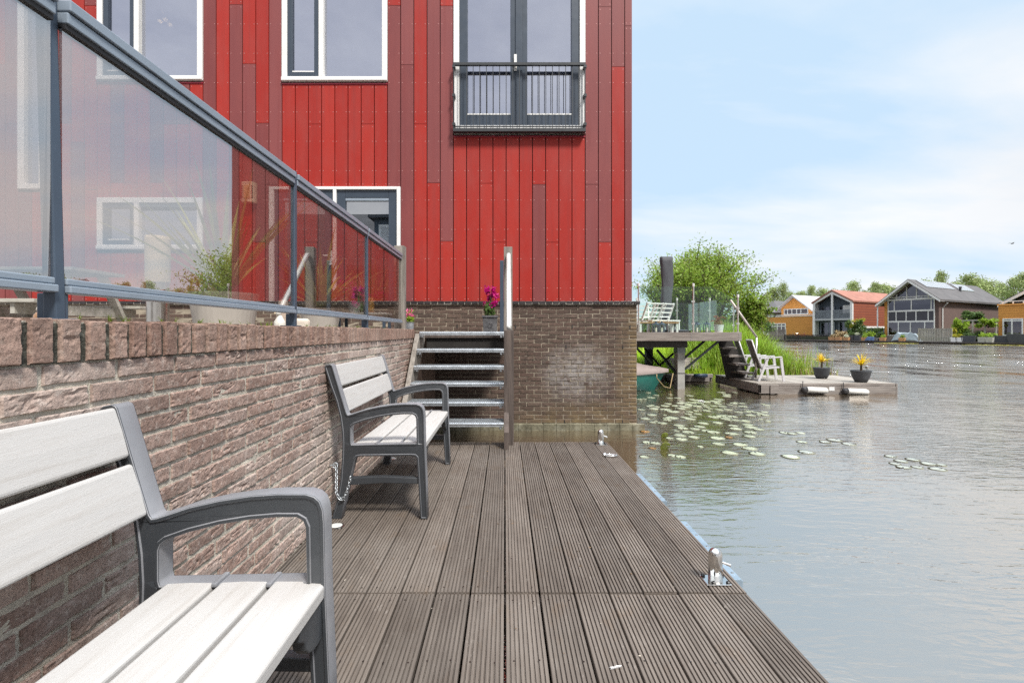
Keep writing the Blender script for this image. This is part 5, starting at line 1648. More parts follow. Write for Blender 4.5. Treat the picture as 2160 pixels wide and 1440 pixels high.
w0 = white_chair(1376, 13.2, 'white slatted chair on the platform, nearest the house corner of the leaning row')
for (px, D_, lab) in ((1392, 13.3, 'white slatted chair in the middle of the row of three on the platform'), (1409, 13.4, 'white slatted chair closest to the covered parasol in the row of three')):
    c = copy_tree(w0); c.location = (P(px, 0, D_)[0], D_, 1.09); c['label'] = lab
c = copy_tree(w0); c.location = (P(1353, 0, 14.6)[0], 14.6, 1.09); c.rotation_euler = (0, 0, R(80)); c['label'] = 'white slatted chair farther back on the platform beside the brick base corner'
x, y, _ = P(1385, 700, 12.85)
tb = thing('outdoor_table', (x, y, 1.09), 'low white table with brown wooden top on the raised platform', 'table')
MB().box(-0.52, 0.52, -0.22, 0.22, 0.235, 0.27).build('table_top', M_teak, tb, bevel=0.004)
for (dx, dy) in ((-0.48, -0.18), (0.48, -0.18), (-0.48, 0.18), (0.48, 0.18)):
    MB().box(dx - 0.025, dx + 0.025, dy - 0.025, dy + 0.025, 0, 0.234).build('leg', M_white, tb)


def glantern(px, D_, lab):
    x, y, _ = P(px, 700, D_)
    o = thing('garden_lantern', (x, y, 1.09), lab, 'lantern', 'steel lanterns standing on the platform edge')
    fr_ = MB()
    for (dx, dy) in ((-0.06, -0.06), (0.06, -0.06), (-0.06, 0.06), (0.06, 0.06)): fr_.box(dx - 0.007, dx + 0.007, dy - 0.007, dy + 0.007, 0.012, 0.2)
    fr_.box(-0.075, 0.075, -0.075, 0.075, 0, 0.011)
    fr_.build('frame', M_ald, o)
    MB().lathe([(0.105, 0.2), (0.06, 0.245), (0.03, 0.25), (0.02, 0.28)], (0, 0, 0), 4).build('roof', M_ald, o)
    MB().lathe([(0.032, 0.012), (0.032, 0.12), (0.004, 0.125)], (0, 0, 0), 12).build('candle', pm('wax', (0.75, 0.70, 0.58), 0.6), o)
    return o


g0 = glantern(1383.5, 12.55, 'steel lantern under the low table, nearer the house corner')
for (px, D_, lab) in ((1395.5, 12.55, 'steel lantern under the low table, nearer the covered parasol'), (1470, 12.6, 'steel lantern beside the middle balustrade post'), (1491, 12.6, 'steel lantern beside the white pot of dried flowers')):
    c = copy_tree(g0); c.location = (P(px, 0, D_)[0], D_, 1.09); c['label'] = lab
x, y, _ = P(1516, 700, 12.65)
flower_pot('potted_hydrangea', (x, y, 1.09), 0.19, 0.25, 0.20, M_white, False, 'white round pot of dried rusty flowers behind the platform glass', 'potted plant', M_dryfl, 0.17, 0.16, 500, 0.03, 51, 0.06, M_dry)
x, y, _ = P(1425, 700, 13.6)
o = thing('parasol_base', (x, y, 1.09), 'round grey parasol base tray on the platform behind the table', 'parasol base')
MB().lathe([(0.34, 0), (0.36, 0.05), (0.30, 0.075), (0.05, 0.085)], (0, 0, 0), 28).build('disc', M_dpot, o, smooth=False)
MB().lathe([(0.035, 0.085), (0.03, 0.16)], (0, 0, 0), 14).build('sleeve', M_cframe, o)

# stairs down to the floating deck
ns = thing('platform_stairs', (5.7, 12.7, 0), 'steep dark stairs with grey treads from the platform to the floating deck', 'stairs')
D1 = 13.05
a, b_, c_, d_ = P(1516, 719, D1), P(1545, 719, D1), P(1582, 800, D1), P(1534, 800, D1)
MB().prism([(p[0], p[2]) for p in (a, b_, c_, d_)], 1, D1, D1 + 0.06).build('stringer', M_blackwood, ns, world=True)
trd = [(1521, 1553, 731), (1529, 1567, 747.5), (1538, 1581, 764.5), (1547, 1596, 782)]
for (pa, pb_, yy) in trd:
    A_, B_ = P(pa + 6, yy, D1), P(pb_, yy, 12.45)
    t_ = MB(); z = A_[2]
    vs2 = [(A_[0] - 0.14, D1 - 0.002), (A_[0] + 0.22, D1 - 0.002), (B_[0], 12.42), (B_[0] - 0.36, 12.42)]
    t_.prism(vs2, 2, z - 0.035, z); t_.build('tread', M_greywoodx, ns, world=True)
hrm = MB().tube([P(1541, 633, 12.38), P(1596, 711, 12.38)], 0.028, 12); hrm.build('handrail', pm('pale_rail', (0.55, 0.5, 0.45), 0.5, 0.2), ns, world=True, smooth=True)
MB().tube([P(1596, 709, 12.38), P(1594, 797, 12.38)], 0.024, 12).build('rail_post', M_ss, ns, world=True, smooth=True)

# floating deck
fdk = thing('floating_deck', (7.8, 12.6, WATER), 'low grey floating timber deck with two potted plants on open water', 'floating deck')
fy0, fy1 = 11.62, 13.75; fxl, fxr = 6.52, 9.36; ft = -0.128
bd = MB(); x = fxl
while x < fxr - 0.02:
    bd.box(x + 0.003, min(x + 0.14, fxr), fy0, fy1, ft - 0.03, ft, 0, random.random()); x += 0.145
y = 11.55
while y < 13.9:
    bd.box(6.05, fxl - 0.003, y + 0.003, y + 0.09, ft - 0.028, ft - 0.002, 0, random.random()); y += 0.1
bd.build('boards', pm('pale_deck_wood', (0.33, 0.30, 0.26), 0.85, var=0.2, scale=4, bump=0.3, bscale=22, stretch=(4, 0.7, 4), rnd=0.15), fdk, world=True)
fe = MB(); fe.box(fxl, fxr, fy0 - 0.05, fy0 - 0.002, WATER - 0.06, ft - 0.075); fe.box(fxl, fxr, fy0 - 0.035, fy0 - 0.002, ft - 0.07, ft - 0.005)
fe.box(fxr + 0.002, fxr + 0.04, fy0 - 0.05, fy1, WATER - 0.06, ft - 0.005); fe.box(6.05, 6.10, 11.5, 13.9, WATER + 0.03, ft - 0.03); fe.box(6.05, fxl - 0.002, 11.5, 11.545, WATER + 0.02, ft - 0.03)
fe.box(6.3, 6.4, 11.47, 11.498, WATER + 0.01, ft - 0.03)
fe.build('fascia', M_greywoodx, fdk, world=True, bevel=0.006)
MB().box(fxl + 0.05, fxr - 0.05, fy0 + 0.05, fy1 - 0.05, WATER - 0.2, ft - 0.031).build('float', M_rubber, fdk, world=True)
pq = P(1755, 820, fy0 - 0.06)
MB().box(pq[0] - 0.065, pq[0] + 0.065, fy0 - 0.056, fy0 - 0.0505, pq[2] - 0.045, pq[2] + 0.045).build('name_plate', M_white, fdk, world=True)
bmx = thing('mooring_boom', (7.6, 14.3, WATER), 'weathered floating timber boom behind the floating deck', 'boom')
MB().bar((6.3, 14.25, WATER + 0.06), (9.5, 14.15, WATER + 0.06), 0.16, 0.14).build('long_beam', M_greywoodx, bmx, world=True, bevel=0.01)
MB().bar((9.52, 14.2, WATER + 0.05), (9.75, 12.3, WATER + 0.05), 0.14, 0.13).build('cross_beam', M_greywoodx, bmx, world=True, bevel=0.01)


def fender(px, py, lab):
    p = P(px, py, fy0 - 0.12)
    o = thing('fender', p, lab, 'fender', 'white fenders on the floating deck')
    MB().tube([(-0.25, 0, 0.0), (-0.22, 0, 0), (0.24, 0, -0.02), (0.28, 0, -0.02)], [0.05, 0.072, 0.072, 0.05], 16).build('body', M_fend, o, smooth=True)
    MB().tube([(-0.33, 0, 0.01), (-0.31, 0, 0.01), (-0.215, 0, 0.004)], [0.02, 0.055, 0.0745], 16).build('end_cap', M_rubber, o, smooth=True)
    MB().tube([(-0.31, 0, 0.03), (-0.26, 0.06, 0.2)], 0.009, 6).build('rope', M_rubber, o)
    return o


fender(1720, 822, 'white fender with black end under the farther potted plant'); fender(1806, 825, 'white fender with black end under the nearer potted plant')


def gold_pot(px, py, lab, seed, wr):
    D_ = (EYE - ft) * F / (py - CY); x = (px - CX) / F * D_
    o = thing('potted_dracaena', (x, D_, ft), lab, 'potted plant', 'yellow plants in charcoal pots on the floating deck')
    MB().lathe([(0.12, 0), (0.17, 0.10), (wr, 0.26), (wr + 0.012, 0.28), (wr + 0.006, 0.29), (wr - 0.02, 0.285), (wr - 0.03, 0.25)], (x, D_, ft), 28).build('pot', M_dpot, o, world=True, smooth=True)
    MB().tube([(x, D_, ft + 0.2), (x + 0.01, D_, ft + 0.45)], [0.03, 0.022], 8).build('trunk', M_bark, o, world=True)
    strap_plant(o, (x + 0.01, D_, ft + 0.42), 46, (0.16, 0.34), (0.02, 0.032), M_cordy, 1, 'leaves', seed, 0.2, 0.6)
    return o


gold_pot(1733, 798, 'yellow spiky plant in charcoal bowl pot at the back of the floating deck', 61, 0.195)
g2 = gold_pot(1816, 806, 'yellow spiky plant in larger charcoal pot at the front of the floating deck', 62, 0.215)
x, y = P(1829, 0, 11.9)[0], 11.9
o = thing('solar_light', (x, y, ft + 0.2), 'small steel solar light stuck in the nearer charcoal pot', 'solar light')
MB().tube([(0, 0, 0), (0, 0, 0.12)], 0.008, 8).build('stake', M_ss, o); MB().lathe([(0.03, 0.12), (0.04, 0.135), (0.04, 0.19), (0.015, 0.205)], (0, 0, 0), 14).build('head', M_ss, o)


# sling chairs
def sling_chair(loc, lab):
    o = thing('sling_chair', loc, lab, 'chair', 'grey sling chairs on the floating deck')
    fr_ = MB()
    fr2 = []
    for s_ in (-0.27, 0.27):
        MB().bar((0.30, s_, 0), (0.235, s_, 0.60), 0.035, 0.06, up=(1, 0, 0)).build('leg', M_cframe, o, bevel=0.006)
        MB().bar((-0.27, s_, 0), (-0.06, s_, 0.58), 0.035, 0.055, up=(1, 0, 0)).build('leg', M_cframe, o, bevel=0.006)
        MB().bar((0.255, s_, 0.61), (-0.23, s_, 0.57), 0.055, 0.028).build('armrest', M_cframe, o, bevel=0.006)
        MB().bar((0.26, s_ * 0.9, 0.36), (-0.20, s_ * 0.9, 0.31), 0.03, 0.04).build('seat_rail', M_cframe, o, bevel=0.005)
        MB().tube([(-0.19, s_ * 0.9, 0.30), (-0.30, s_ * 0.9, 0.62), (-0.42, s_ * 0.9, 1.02)], 0.018, 8).build('back_rail', M_cframe, o, smooth=True)
    MB().tube([(-0.42, -0.245, 1.02), (-0.42, 0.245, 1.02)], 0.02, 8).build('top_rail', M_cframe, o)
    s = MB(); vs = []
    prof = [(0.26, .365), (0.05, .345), (-0.18, .31), (-0.22, .40), (-0.30, .62), (-0.36, .82), (-0.415, 1.0)]
    for p in prof: vs += [(p[0], -0.225, p[1]), (p[0], 0.225, p[1]), (p[0] - 0.006, -0.225, p[1] - 0.008), (p[0] - 0.006, 0.225, p[1] - 0.008)]
    s.raw(vs, [(4 * i, 4 * i + 1, 4 * i + 5, 4 * i + 4) for i in range(6)] + [(4 * i + 2, 4 * i + 3, 4 * i + 7, 4 * i + 6) for i in range(6)] + [(4 * i, 4 * i + 2, 4 * i + 6, 4 * i + 4) for i in range(6)] + [(4 * i + 1, 4 * i + 3, 4 * i + 7, 4 * i + 5) for i in range(6)])
    s.build('sling', M_sling, o, smooth=False)
    return o


c1 = sling_chair((P(1618, 0, 12.25)[0], 12.25, ft), 'grey sling chair with pale frame nearer the camera on the floating deck')
c1.rotation_euler = (0, 0, R(-12))
c2 = copy_tree(c1); c2.location = (P(1588, 0, 13.15)[0], 13.15, ft); c2['label'] = 'grey sling chair half hidden behind the stair treads'

# boat
bt = thing('rowing_boat', (3.2, 12.9, WATER), 'teal green rowing boat with taupe cover moored beside the brick base', 'boat')
hull = MB(); N = 16; rings = []
LB = 3.4; bowx = 4.20; yc = 12.5
for i in range(N + 1):
    k_ = i / N; x = bowx - LB * (1 - k_)
    bm__ = 0.66 * (1 - k_ ** 2.6) ** 0.75 + 0.012
    shz = 0.42 + 0.10 * k_ ** 2
    rake = 0.0
    pr = [(1.0, shz), (0.96, shz * 0.55), (0.80, 0.03), (0.35, -0.12), (0, -0.16)]
    ring = []
    for (wv, hz) in pr: ring.append((x - 0.34 * k_ ** 3 * (1 - max(0, hz) / shz) if k_ > 0 else x, yc - bm__ * wv, WATER + hz))
    for (wv, hz) in pr[-2::-1]: ring.append((x - 0.34 * k_ ** 3 * (1 - max(0, hz) / shz) if k_ > 0 else x, yc + bm__ * wv, WATER + hz))
    rings.append(ring)
n = len(rings[0])
hull.raw([p for r_ in rings for p in r_], [(i * n + j, i * n + j + 1, (i + 1) * n + j + 1, (i + 1) * n + j) for i in range(N) for j in range(n - 1)])
hull.build('hull', M_hull, bt, world=True, smooth=True)
cvr = MB(); vs = []
for i in range(N + 1):
    k_ = i / N; x = bowx - LB * (1 - k_) + (0.02 if i == N else 0)
    b0 = 0.66 * (1 - k_ ** 2.6) ** 0.75 + 0.03; shz = 0.42 + 0.10 * k_ ** 2; ph = 0.46 * (1 - k_ ** 2.4) + 0.02 * math.sin(i * 1.3)
    for (wv, hz) in ((-1.0, -0.07), (-1.02, 0.012), (-0.55, ph * 0.55), (0, ph), (0.55, ph * 0.55), (1.02, 0.012), (1.0, -0.07)):
        vs.append((x, yc + b0 * wv, WATER + shz + hz))
cvr.raw(vs, [(i * 7 + j, i * 7 + j + 1, (i + 1) * 7 + j + 1, (i + 1) * 7 + j) for i in range(N) for j in range(6)])
cvr.build('canvas_cover', M_canv, bt, world=True, smooth=True)
rp = MB()
p0, p1 = Vector((3.80, 12.1, WATER + 0.33)), Vector((4.40, 12.56, WATER + 0.05))
rp.tube([p0 + Vector((0.0, 0, 0.1)), p0, p0.lerp(p1, 0.4) + Vector((0, 0, -0.12)), p0.lerp(p1, 0.75) + Vector((0, 0, -0.08)), p1 + Vector((0, 0.1, 0.35))], 0.013, 6)
rp.build('mooring_rope', M_dry, bt, world=True, smooth=True)
MB().tube([(4.04, 12.5, WATER + 0.5), (4.15, 12.5, WATER + 0.52)], 0.03, 8).build('bow_ring', M_rubber, bt, world=True)

# planked water edge, small jetty with blue fender, plywood sheet
ed = thing('timber_edging', (5, 14.95, WATER), 'low weathered timber edging holding the grassy bank at the water', 'edging')
e = MB()
x = 2.5
while x < 6.4:
    e.box(x, x + 0.19, 14.93, 14.98, WATER - 0.4, WATER + 0.20 + random.uniform(-0.02, 0.02), 0, random.random()); x += 0.195
e.build('sheet_boards', M_greywood, ed, world=True)
MB().box(2.5, 6.4, 14.86, 14.928, WATER + 0.08, WATER + 0.19).build('waling', M_greywoodx, ed, world=True, bevel=0.006)
q = P(1450, 788, 14.5)
jt = thing('small_raft', (q[0], 14.5, WATER), 'narrow grey timber raft with a dark blue fender below the grassy bank', 'raft')
MB().box(q[0] - 0.55, q[0] + 0.58, 14.3, 14.8, WATER + 0.02, WATER + 0.20).build('planks', M_greywoodx, jt, world=True, bevel=0.006)
fq = MB().tube([(q[0] + 0.10, 14.24, WATER + 0.20), (q[0] + 0.48, 14.24, WATER + 0.20)], 0.055, 12)
tag(fq.build('boat_fender', pm('navy_rubber', (0.02, 0.04, 0.075), 0.5), smooth=True), 'dark blue fender lying along the small timber raft', 'fender')
q = P(1440, 765, 15.6)
pw = MB().box(-0.55, 0.55, -0.012, 0.012, -0.22, 0.22)
o = pw.build('plywood_sheet', M_greywoodx); o.location = (q[0], q[1], q[2] - 0.02); o.rotation_euler = (R(-38), 0, 0.08)
tag(o, 'weathered plywood sheet leaning on the grassy bank under the platform', 'sheet')


# ------------------------------------------------------------------ trees
def bush_tree(name, loc, lab, cat, stems, rad, h, nleaf, size, mat, seed, group=None, clumps=40, base_open=0.25):
    rs = random.Random(seed)
    o = thing(name, loc, lab, cat, group)
    tk = MB(); crown = MB(); ends = []
    for i in range(stems):
        a = rs.uniform(0, 6.28); rr = rs.uniform(0.1, 0.9)
        tip = Vector((math.cos(a) * rad * rr, math.sin(a) * rad * rr, h * (0.98 - 0.45 * rr * rr) * rs.uniform(0.85, 1.02)))
        b0 = Vector((math.cos(a) * 0.15, math.sin(a) * 0.15, -0.2))
        mid = b0.lerp(tip, 0.45) + Vector((rs.uniform(-.2, .2), rs.uniform(-.2, .2), h * 0.05))
        tk.tube([b0, mid, tip], [0.022 * h, 0.011 * h, 0.003 * h], 6)
        ends.append((mid, tip))
        for k_ in range(4):
            t_ = rs.uniform(0.35, 0.95); p = mid.lerp(tip, t_)
            e_ = p + Vector((rs.gauss(0, .16) * rad, rs.gauss(0, .16) * rad, rs.uniform(0.03, 0.2) * h))
            tk.tube([p, e_], [0.005 * h, 0.0015 * h], 4); ends.append((p, e_))
    tk.build('trunk', M_bark, o, fixn=False)
    ends += [(e[0] * 0.35, e[0]) for e in ends[::5]]
    for i in range(nleaf):
        m0, tp = rs.choice(ends)
        t_ = rs.uniform(0.1, 1.05)
        p = m0.lerp(tp, t_) + Vector((rs.gauss(0, 0.085) * rad, rs.gauss(0, 0.085) * rad, rs.gauss(0, 0.035) * h))
        if p.z < h * base_open * 0.3: continue
        a = Vector((rs.gauss(0, 1), rs.gauss(0, 1), rs.gauss(0, 1) + 0.3)).normalized()
        b_ = a.cross(Vector((rs.gauss(0, 1), rs.gauss(0, 1), rs.gauss(0, 1)))).normalized()
        L = size * rs.uniform(0.7, 1.4)
        crown.raw([p - a * L / 2, p + b_ * L * 0.22, p + a * L / 2, p - b_ * L * 0.22], [(0, 1, 2, 3)], 0, rs.random())
    crown.build('crown', mat, o, fixn=False)
    return o


bx = P(1487, 0, 19.6)
bush_tree('willow_tree', (bx[0] - 0.05, 19.8, 0.25), 'bushy bright green willow with many upright stems behind the raised platform', 'tree', 66, 2.75, 4.2, 42000, 0.10, M_leaf, 5)
# hedges and shrubs seen through the glass
for (px, D_, rr, hh, m_, lab, sd_) in ((1440, 24, 1.5, 2.9, M_leafd, 'olive hedge shrub seen through the platform glass beside the parasol', 8), (1500, 25, 1.6, 2.2, M_leaf, 'dark green shrub seen through the glass behind the dried flowers', 9), (1472, 22, 1.2, 2.4, M_leafb, 'light green shrub seen through the glass by the middle balustrade post', 13), (1588, 18.6, 0.8, 2.3, M_leaf, 'leafy bright shrub at the foot of the willow above the reeds', 14), (1372, 23, 1.2, 1.7, M_leaf, 'low green shrub behind the white chairs', 10), (1585, 27, 1.3, 2.0, M_leafd, 'dark shrub on the bank between the willow and the orange house', 12)):
    x = (px - CX) / F * D_
    bush_tree('shrub', (x, D_, 0.25), lab, 'shrub', 18, rr, hh, 4200, 0.13, m_, sd_)

tvar = []


def far_tree_proto(seed, h=9.0, nleaf=2600, size=0.42, mat=None):
    rs = random.Random(seed)
    o = thing('tree', (0, 0, -500), 'x', 'tree')
    tk = MB(); cr = MB()
    tk.tube([(0, 0, -0.5), (0.1, 0, h * 0.4), (0, 0.1, h * 0.85)], [0.02 * h, 0.014 * h, 0.003 * h], 7)
    cl_ = []
    nb_ = 16
    for i in range(nb_):
        z0 = h * (0.22 + 0.66 * i / nb_); a = i * 2.4 + rs.uniform(-.4, .4)
        reach = h * 0.30 * math.sin(math.pi * min(1, (0.25 + 0.78 * i / nb_))) * rs.uniform(0.75, 1.2)
        e_ = Vector((math.cos(a) * reach, math.sin(a) * reach, z0 + h * 0.12))
        tk.tube([(0, 0, z0), e_], [0.006 * h, 0.002 * h], 5)
        cl_.append((e_, h * rs.uniform(0.07, 0.125))); cl_.append((Vector((e_.x * 0.5, e_.y * 0.5, z0 + h * 0.09)), h * rs.uniform(0.07, 0.11)))
    cl_.append((Vector((0, 0, h * 0.95)), h * 0.07)); cl_.append((Vector((0.2, 0.1, h * 0.86)), h * 0.09))
    for (c, r_) in cl_:
        leafball(cr, c, (r_ * 1.15, r_ * 1.15, r_ * 0.85), int(nleaf / len(cl_)), size, rs, shell=0.35)
    tk.build('trunk', M_bark, o, fixn=False); cr.build('crown', mat or M_leaff, o, fixn=False)
    return o


protos = [far_tree_proto(s, 9.0, 4600, 0.27) for s in (201, 202, 203, 204)]
used = [False] * 4
kinds = ['grey green', 'loose pale green', 'dense green', 'feathery olive']
tl = [  # px, top py, q, spread
    (1560, 640, 60, 1.1), (1612, 618, 58, 0.9), (1632, 606, 62, 1.0), (1652, 603, 64, 1.0), (1668, 610, 58, 0.9), (1690, 613, 70, 1.1), (1712, 606, 66, 1.0), (1735, 598, 62, 0.9), (1755, 608, 72, 1.1), (1780, 612, 60, 0.8),
    (1800, 600, 68, 1.0), (1822, 606, 70, 1.0), (1846, 594, 62, 0.9), (1866, 604, 76, 1.2), (1888, 596, 66, 1.0), (1985, 580, 66, 0.9), (2018, 588, 72, 1.0), (2042, 577, 62, 0.95), (2062, 590, 74, 1.1), (2085, 580, 66, 1.1), (2112, 592, 58, 1.1), (2138, 588, 56, 1.0), (2165, 582, 54, 1.1), (2195, 588, 58, 1.2), (1955, 592, 74, 1.0), (1915, 598, 76, 1.0), (2235, 580, 60, 1.2), (2290, 572, 54, 1.3), (2360, 570, 60, 1.2)]
beside = ['above the orange house roof', 'above the grey terrace roof', 'above the red roofed house', 'above the brick house roof', 'beyond the second orange house']
wcount = {}
for i, (px, py, q, sp) in enumerate(sorted(tl)):
    v = (i * 7 + i // 3) % 4
    if used[v]: o = copy_tree(protos[v])
    else: o = protos[v]; used[v] = True
    s_ = S(px, q); p = W(s_, q, GZ)
    H = ZF(py, s_, q) - GZ
    k_ = H / 9.0
    o.location = p; jt_ = 0.62 + 0.5 * ((i * 37) % 11) / 10; hv_ = 0.9 + 0.16 * ((i * 23) % 7) / 6
    o.scale = (k_ * sp * jt_, k_ * sp * jt_, k_ * hv_); o.rotation_euler = (0, 0, i * 1.3)
    where = 'the brown roof' if px < 1650 else 'the pale gabled roof' if px < 1712 else 'the red roof' if px < 1870 else 'the solar panel roof' if px < 2080 else 'the edge orange block'
    wcount[where] = wcount.get(where, 0) + 1
    o['label'] = '%s tree behind %s, %s one along from the willow' % (kinds[v], where, ['first', 'second', 'third', 'fourth', 'fifth', 'sixth', 'seventh', 'eighth', 'ninth', 'tenth'][wcount[where] - 1])
    o['group'] = 'trees behind the far houses'

# ------------------------------------------------------------------ far houses (local frame: x along the shore, y inland)
def far_thing(name, px, q, lab, cat, group=None, z=GZ):
    s_ = S(px, q)
    o = thing(name, W(s_, q, z), lab, cat, group, ANG)
    o['_s'] = s_; o['_q'] = q
    return o


def L(o, px, dq=0.0):
    """local x on the plane dq inland of the thing's origin for a photo column"""
    return S(px, o['_q'] + dq) - o['_s']


def LZ(o, py, x, dq=0.0):
    return ZF(py, o['_s'] + x, o['_q'] + dq) - o.location.z


def wframe(parent, x0, x1, z0, z1, y, cols, rows=(), bar=0.11, mat=None, glass=None, name='window'):
    f = MB(); m_ = mat or M_white
    f.box(x0, x1, y - 0.07, y + 0.05, z0, z0 + bar); f.box(x0, x1, y - 0.07, y + 0.05, z1 - bar, z1)
    for c in [x0 + bar / 2] + list(cols) + [x1 - bar / 2]: f.box(c - bar / 2, c + bar / 2, y - 0.072, y + 0.048, z0 + bar, z1 - bar)
    for r_ in rows: f.box(x0 + bar, x1 - bar, y - 0.066, y + 0.044, r_ - bar / 2, r_ + bar / 2)
    o = f.build(name, m_, parent)
    MB().box(x0 + bar * 0.5, x1 - bar * 0.5, y - 0.02, y + 0.02, z0 + bar * 0.5, z1 - bar * 0.5).build('pane', glass or M_fwin, o)
    return o


# --- brick house with the big gable
hd_ = far_thing('brick_house', 1872, 5.0, 'large brown brick house with white gridded gable front and dark roof', 'house')
w_ = L(hd_, 1980); rx = L(hd_, 1921)
zr = LZ(hd_, 594, rx); zl = LZ(hd_, 637, 0) ; ze = LZ(hd_, 627, w_)
ze = min(zl, ze) + 0.25
DEP = 21.0
bw_ = L(hd_, 1972)
bdy = MB(); rx = w_ / 2
bdy.prism([(0, 0), (w_, 0), (w_, ze), (rx, zr - 0.1), (0, ze)], 1, 0.05, DEP)
bdy.build('wall', M_fhb, hd_)
MB().box(-0.35, -0.001, -0.05, 1.2, 0, ze - 0.2).build('side_panel', M_oboard, hd_)
rf = MB(); ov = 1.25; sl_ = (zr - ze) / rx; eo = 1.0
for s_ in (-1, 1):
    xe = -eo if s_ < 0 else w_ + eo * 0.6; zE = ze - sl_ * (eo if s_ < 0 else eo * 0.6)
    rf.prism([(rx, zr + 0.0), (xe, zE), (xe, zE + 0.26), (rx, zr + 0.30)], 1, -ov, DEP + 0.5)
rfo = rf.build('roof', M_dtile, hd_)
bar_ = MB()
for s_ in (-1, 1):
    xe = -eo if s_ < 0 else w_ + eo * 0.6; zE = ze - sl_ * (eo if s_ < 0 else eo * 0.6)
    bar_.prism([(rx, zr - 0.12), (xe, zE - 0.12), (xe, zE + 0.17), (rx, zr + 0.20)], 1, -ov - 0.04, -ov - 0.002)
    bar_.prism([(rx, zr - 0.02), (xe, zE - 0.02), (xe, zE - 0.004), (rx, zr - 0.004)], 1, -ov, 0.04)
bar_.build('bargeboard', M_white, rfo)
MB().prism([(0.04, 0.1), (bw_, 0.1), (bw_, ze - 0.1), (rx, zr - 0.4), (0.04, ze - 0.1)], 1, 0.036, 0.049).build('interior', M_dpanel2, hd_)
pxs = [1879, 1897, 1919, 1936.5, 1958, 1971]
# gable glazing: ground, dark band, upper row, triangle
zg0, zg1 = LZ(hd_, 709, 1.0), LZ(hd_, 678, 2.5); zb1 = LZ(hd_, 655.5, 2.5); zu1 = LZ(hd_, 631.5, 2.5)
x0, x1 = 0.05, bw_
wframe(hd_, x0, x1, 0.15, zg1, 0.0, [x0 + (x1 - x0) * f for f in (0.24, 0.50, 0.80)])
wframe(hd_, x0, x1, zg1 + 0.003, zb1, 0.0, [x0 + (x1 - x0) * f for f in (0.19, 0.41, 0.62, 0.87)], glass=M_dpanel, name='dark_band')
wframe(hd_, x0, x1, zb1 + 0.003, zu1, 0.0, [x0 + (x1 - x0) * f for f in (0.15, 0.52, 0.93)])
tri = MB()
gl_h = lambda x: min(zr - 0.45, ze - 0.15 + sl_ * (x if x < rx else w_ - x) - 0.05)
tx = [x0, x0 + (x1 - x0) * 0.2, x0 + (x1 - x0) * 0.42, x0 + (x1 - x0) * 0.63, x0 + (x1 - x0) * 0.87, x1]
for x in tx[1:-1]: tri.box(x - 0.055, x + 0.055, -0.07, 0.048, zu1 + 0.003, gl_h(x))
tri.box(x0, x1, -0.075, 0.049, zu1 + 0.003, zu1 + 0.13); tri.box(x0, x1, -0.075, 0.049, zu1 + 0.30, zu1 + 0.40)
to_ = tri.build('gable_window', M_white, hd_)
pts = [(x0, zu1 + 0.02), (x1, zu1 + 0.02), (x1, gl_h(x1) - 0.02), (rx, zr - 0.4), (x0, gl_h(x0) - 0.02)]
MB().prism(pts, 1, -0.02, 0.03).build('pane', M_fwin, to_)
cu = MB(); cu.box(x0 + 0.10, x0 + (x1 - x0) * 0.215, 0.022, 0.034, 0.25, zg1 - 0.1)
tag(cu.build('curtain', pm('rust_curtain', (0.36, 0.14, 0.04), 0.9, var=0.3, scale=3, stretch=(6, 1, 0.1)), hd_), 'rust orange curtain')
bl_ = MB(); bl_.box(x0 + (x1 - x0) * 0.53, x0 + (x1 - x0) * 0.92, 0.022, 0.034, zu1 - 0.75, zu1 - 0.12); bl_.box(x0 + (x1 - x0) * 0.16, x0 + (x1 - x0) * 0.51, 0.022, 0.034, zu1 - 0.35, zu1 - 0.12)
bl_.build('roller_blind', pm('pale_blind', (0.55, 0.58, 0.56), 0.8), hd_)
MB().tube([(w_ + 0.62, 0.9, ze - 0.7), (w_ + 0.1, 0.9, ze - 1.4), (w_ + 0.1, 0.9, 0.2)], 0.07, 8).build('downpipe', M_white, hd_)
MB().tube([(-0.85, -0.9, 0.0), (-0.85, -0.9, ze - sl_ * 0.9)], 0.09, 8).build('eave_post', M_white, hd_)


def roof_panel(t0, t1, y0, y1, lab):
    m_ = MB(); pts_ = []
    for tt, yy in ((t0, y0), (t0, y1), (t1, y1), (t1, y0)):
        x = rx + (w_ - rx) * tt; z = zr - sl_ * (x - rx) + 0.33
        pts_.append((x, yy, z))
    top = [(p[0] + 0.02, p[1], p[2] + 0.06) for p in pts_]
    m_.raw(pts_ + top, [(3, 2, 1, 0), (4, 5, 6, 7), (0, 1, 5, 4), (1, 2, 6, 5), (2, 3, 7, 6), (3, 0, 4, 7)])
    o = tag(m_.build('solar_panel', M_solar, rfo), lab)
    g_ = MB(); ns_ = max(2, int((y1 - y0) / 1.1))
    for i in range(ns_ + 1):
        yy = y0 + (y1 - y0) * i / ns_
        a_ = Vector((top[0][0] + 0.006, yy, top[0][2] + 0.01)); b__ = Vector((top[2][0] + 0.006, yy, top[2][2] + 0.01))
        g_.bar(a_, b__, 0.05, 0.02)
    g_.build('frame_bars', M_white, o)


roof_panel(0.05, 0.48, 0.6, 9.5, 'long bright solar panel field near the ridge of the brick house'); roof_panel(0.08, 0.50, 11.2, 16.0, 'shorter bright solar panel field at the back of the brick house roof')
vp = MB(); xv = rx + (w_ - rx) * 0.55; zv = zr - sl_ * (xv - rx) + 0.28
vp.tube([(xv, 10.6, zv - 0.1), (xv, 10.6, zv + 0.55)], 0.14, 10); vp.lathe([(0.2, 0.5), (0.2, 0.68), (0.05, 0.72)], (xv, 10.6, zv), 10)
vp.build('roof_vent', M_dpot, rfo)

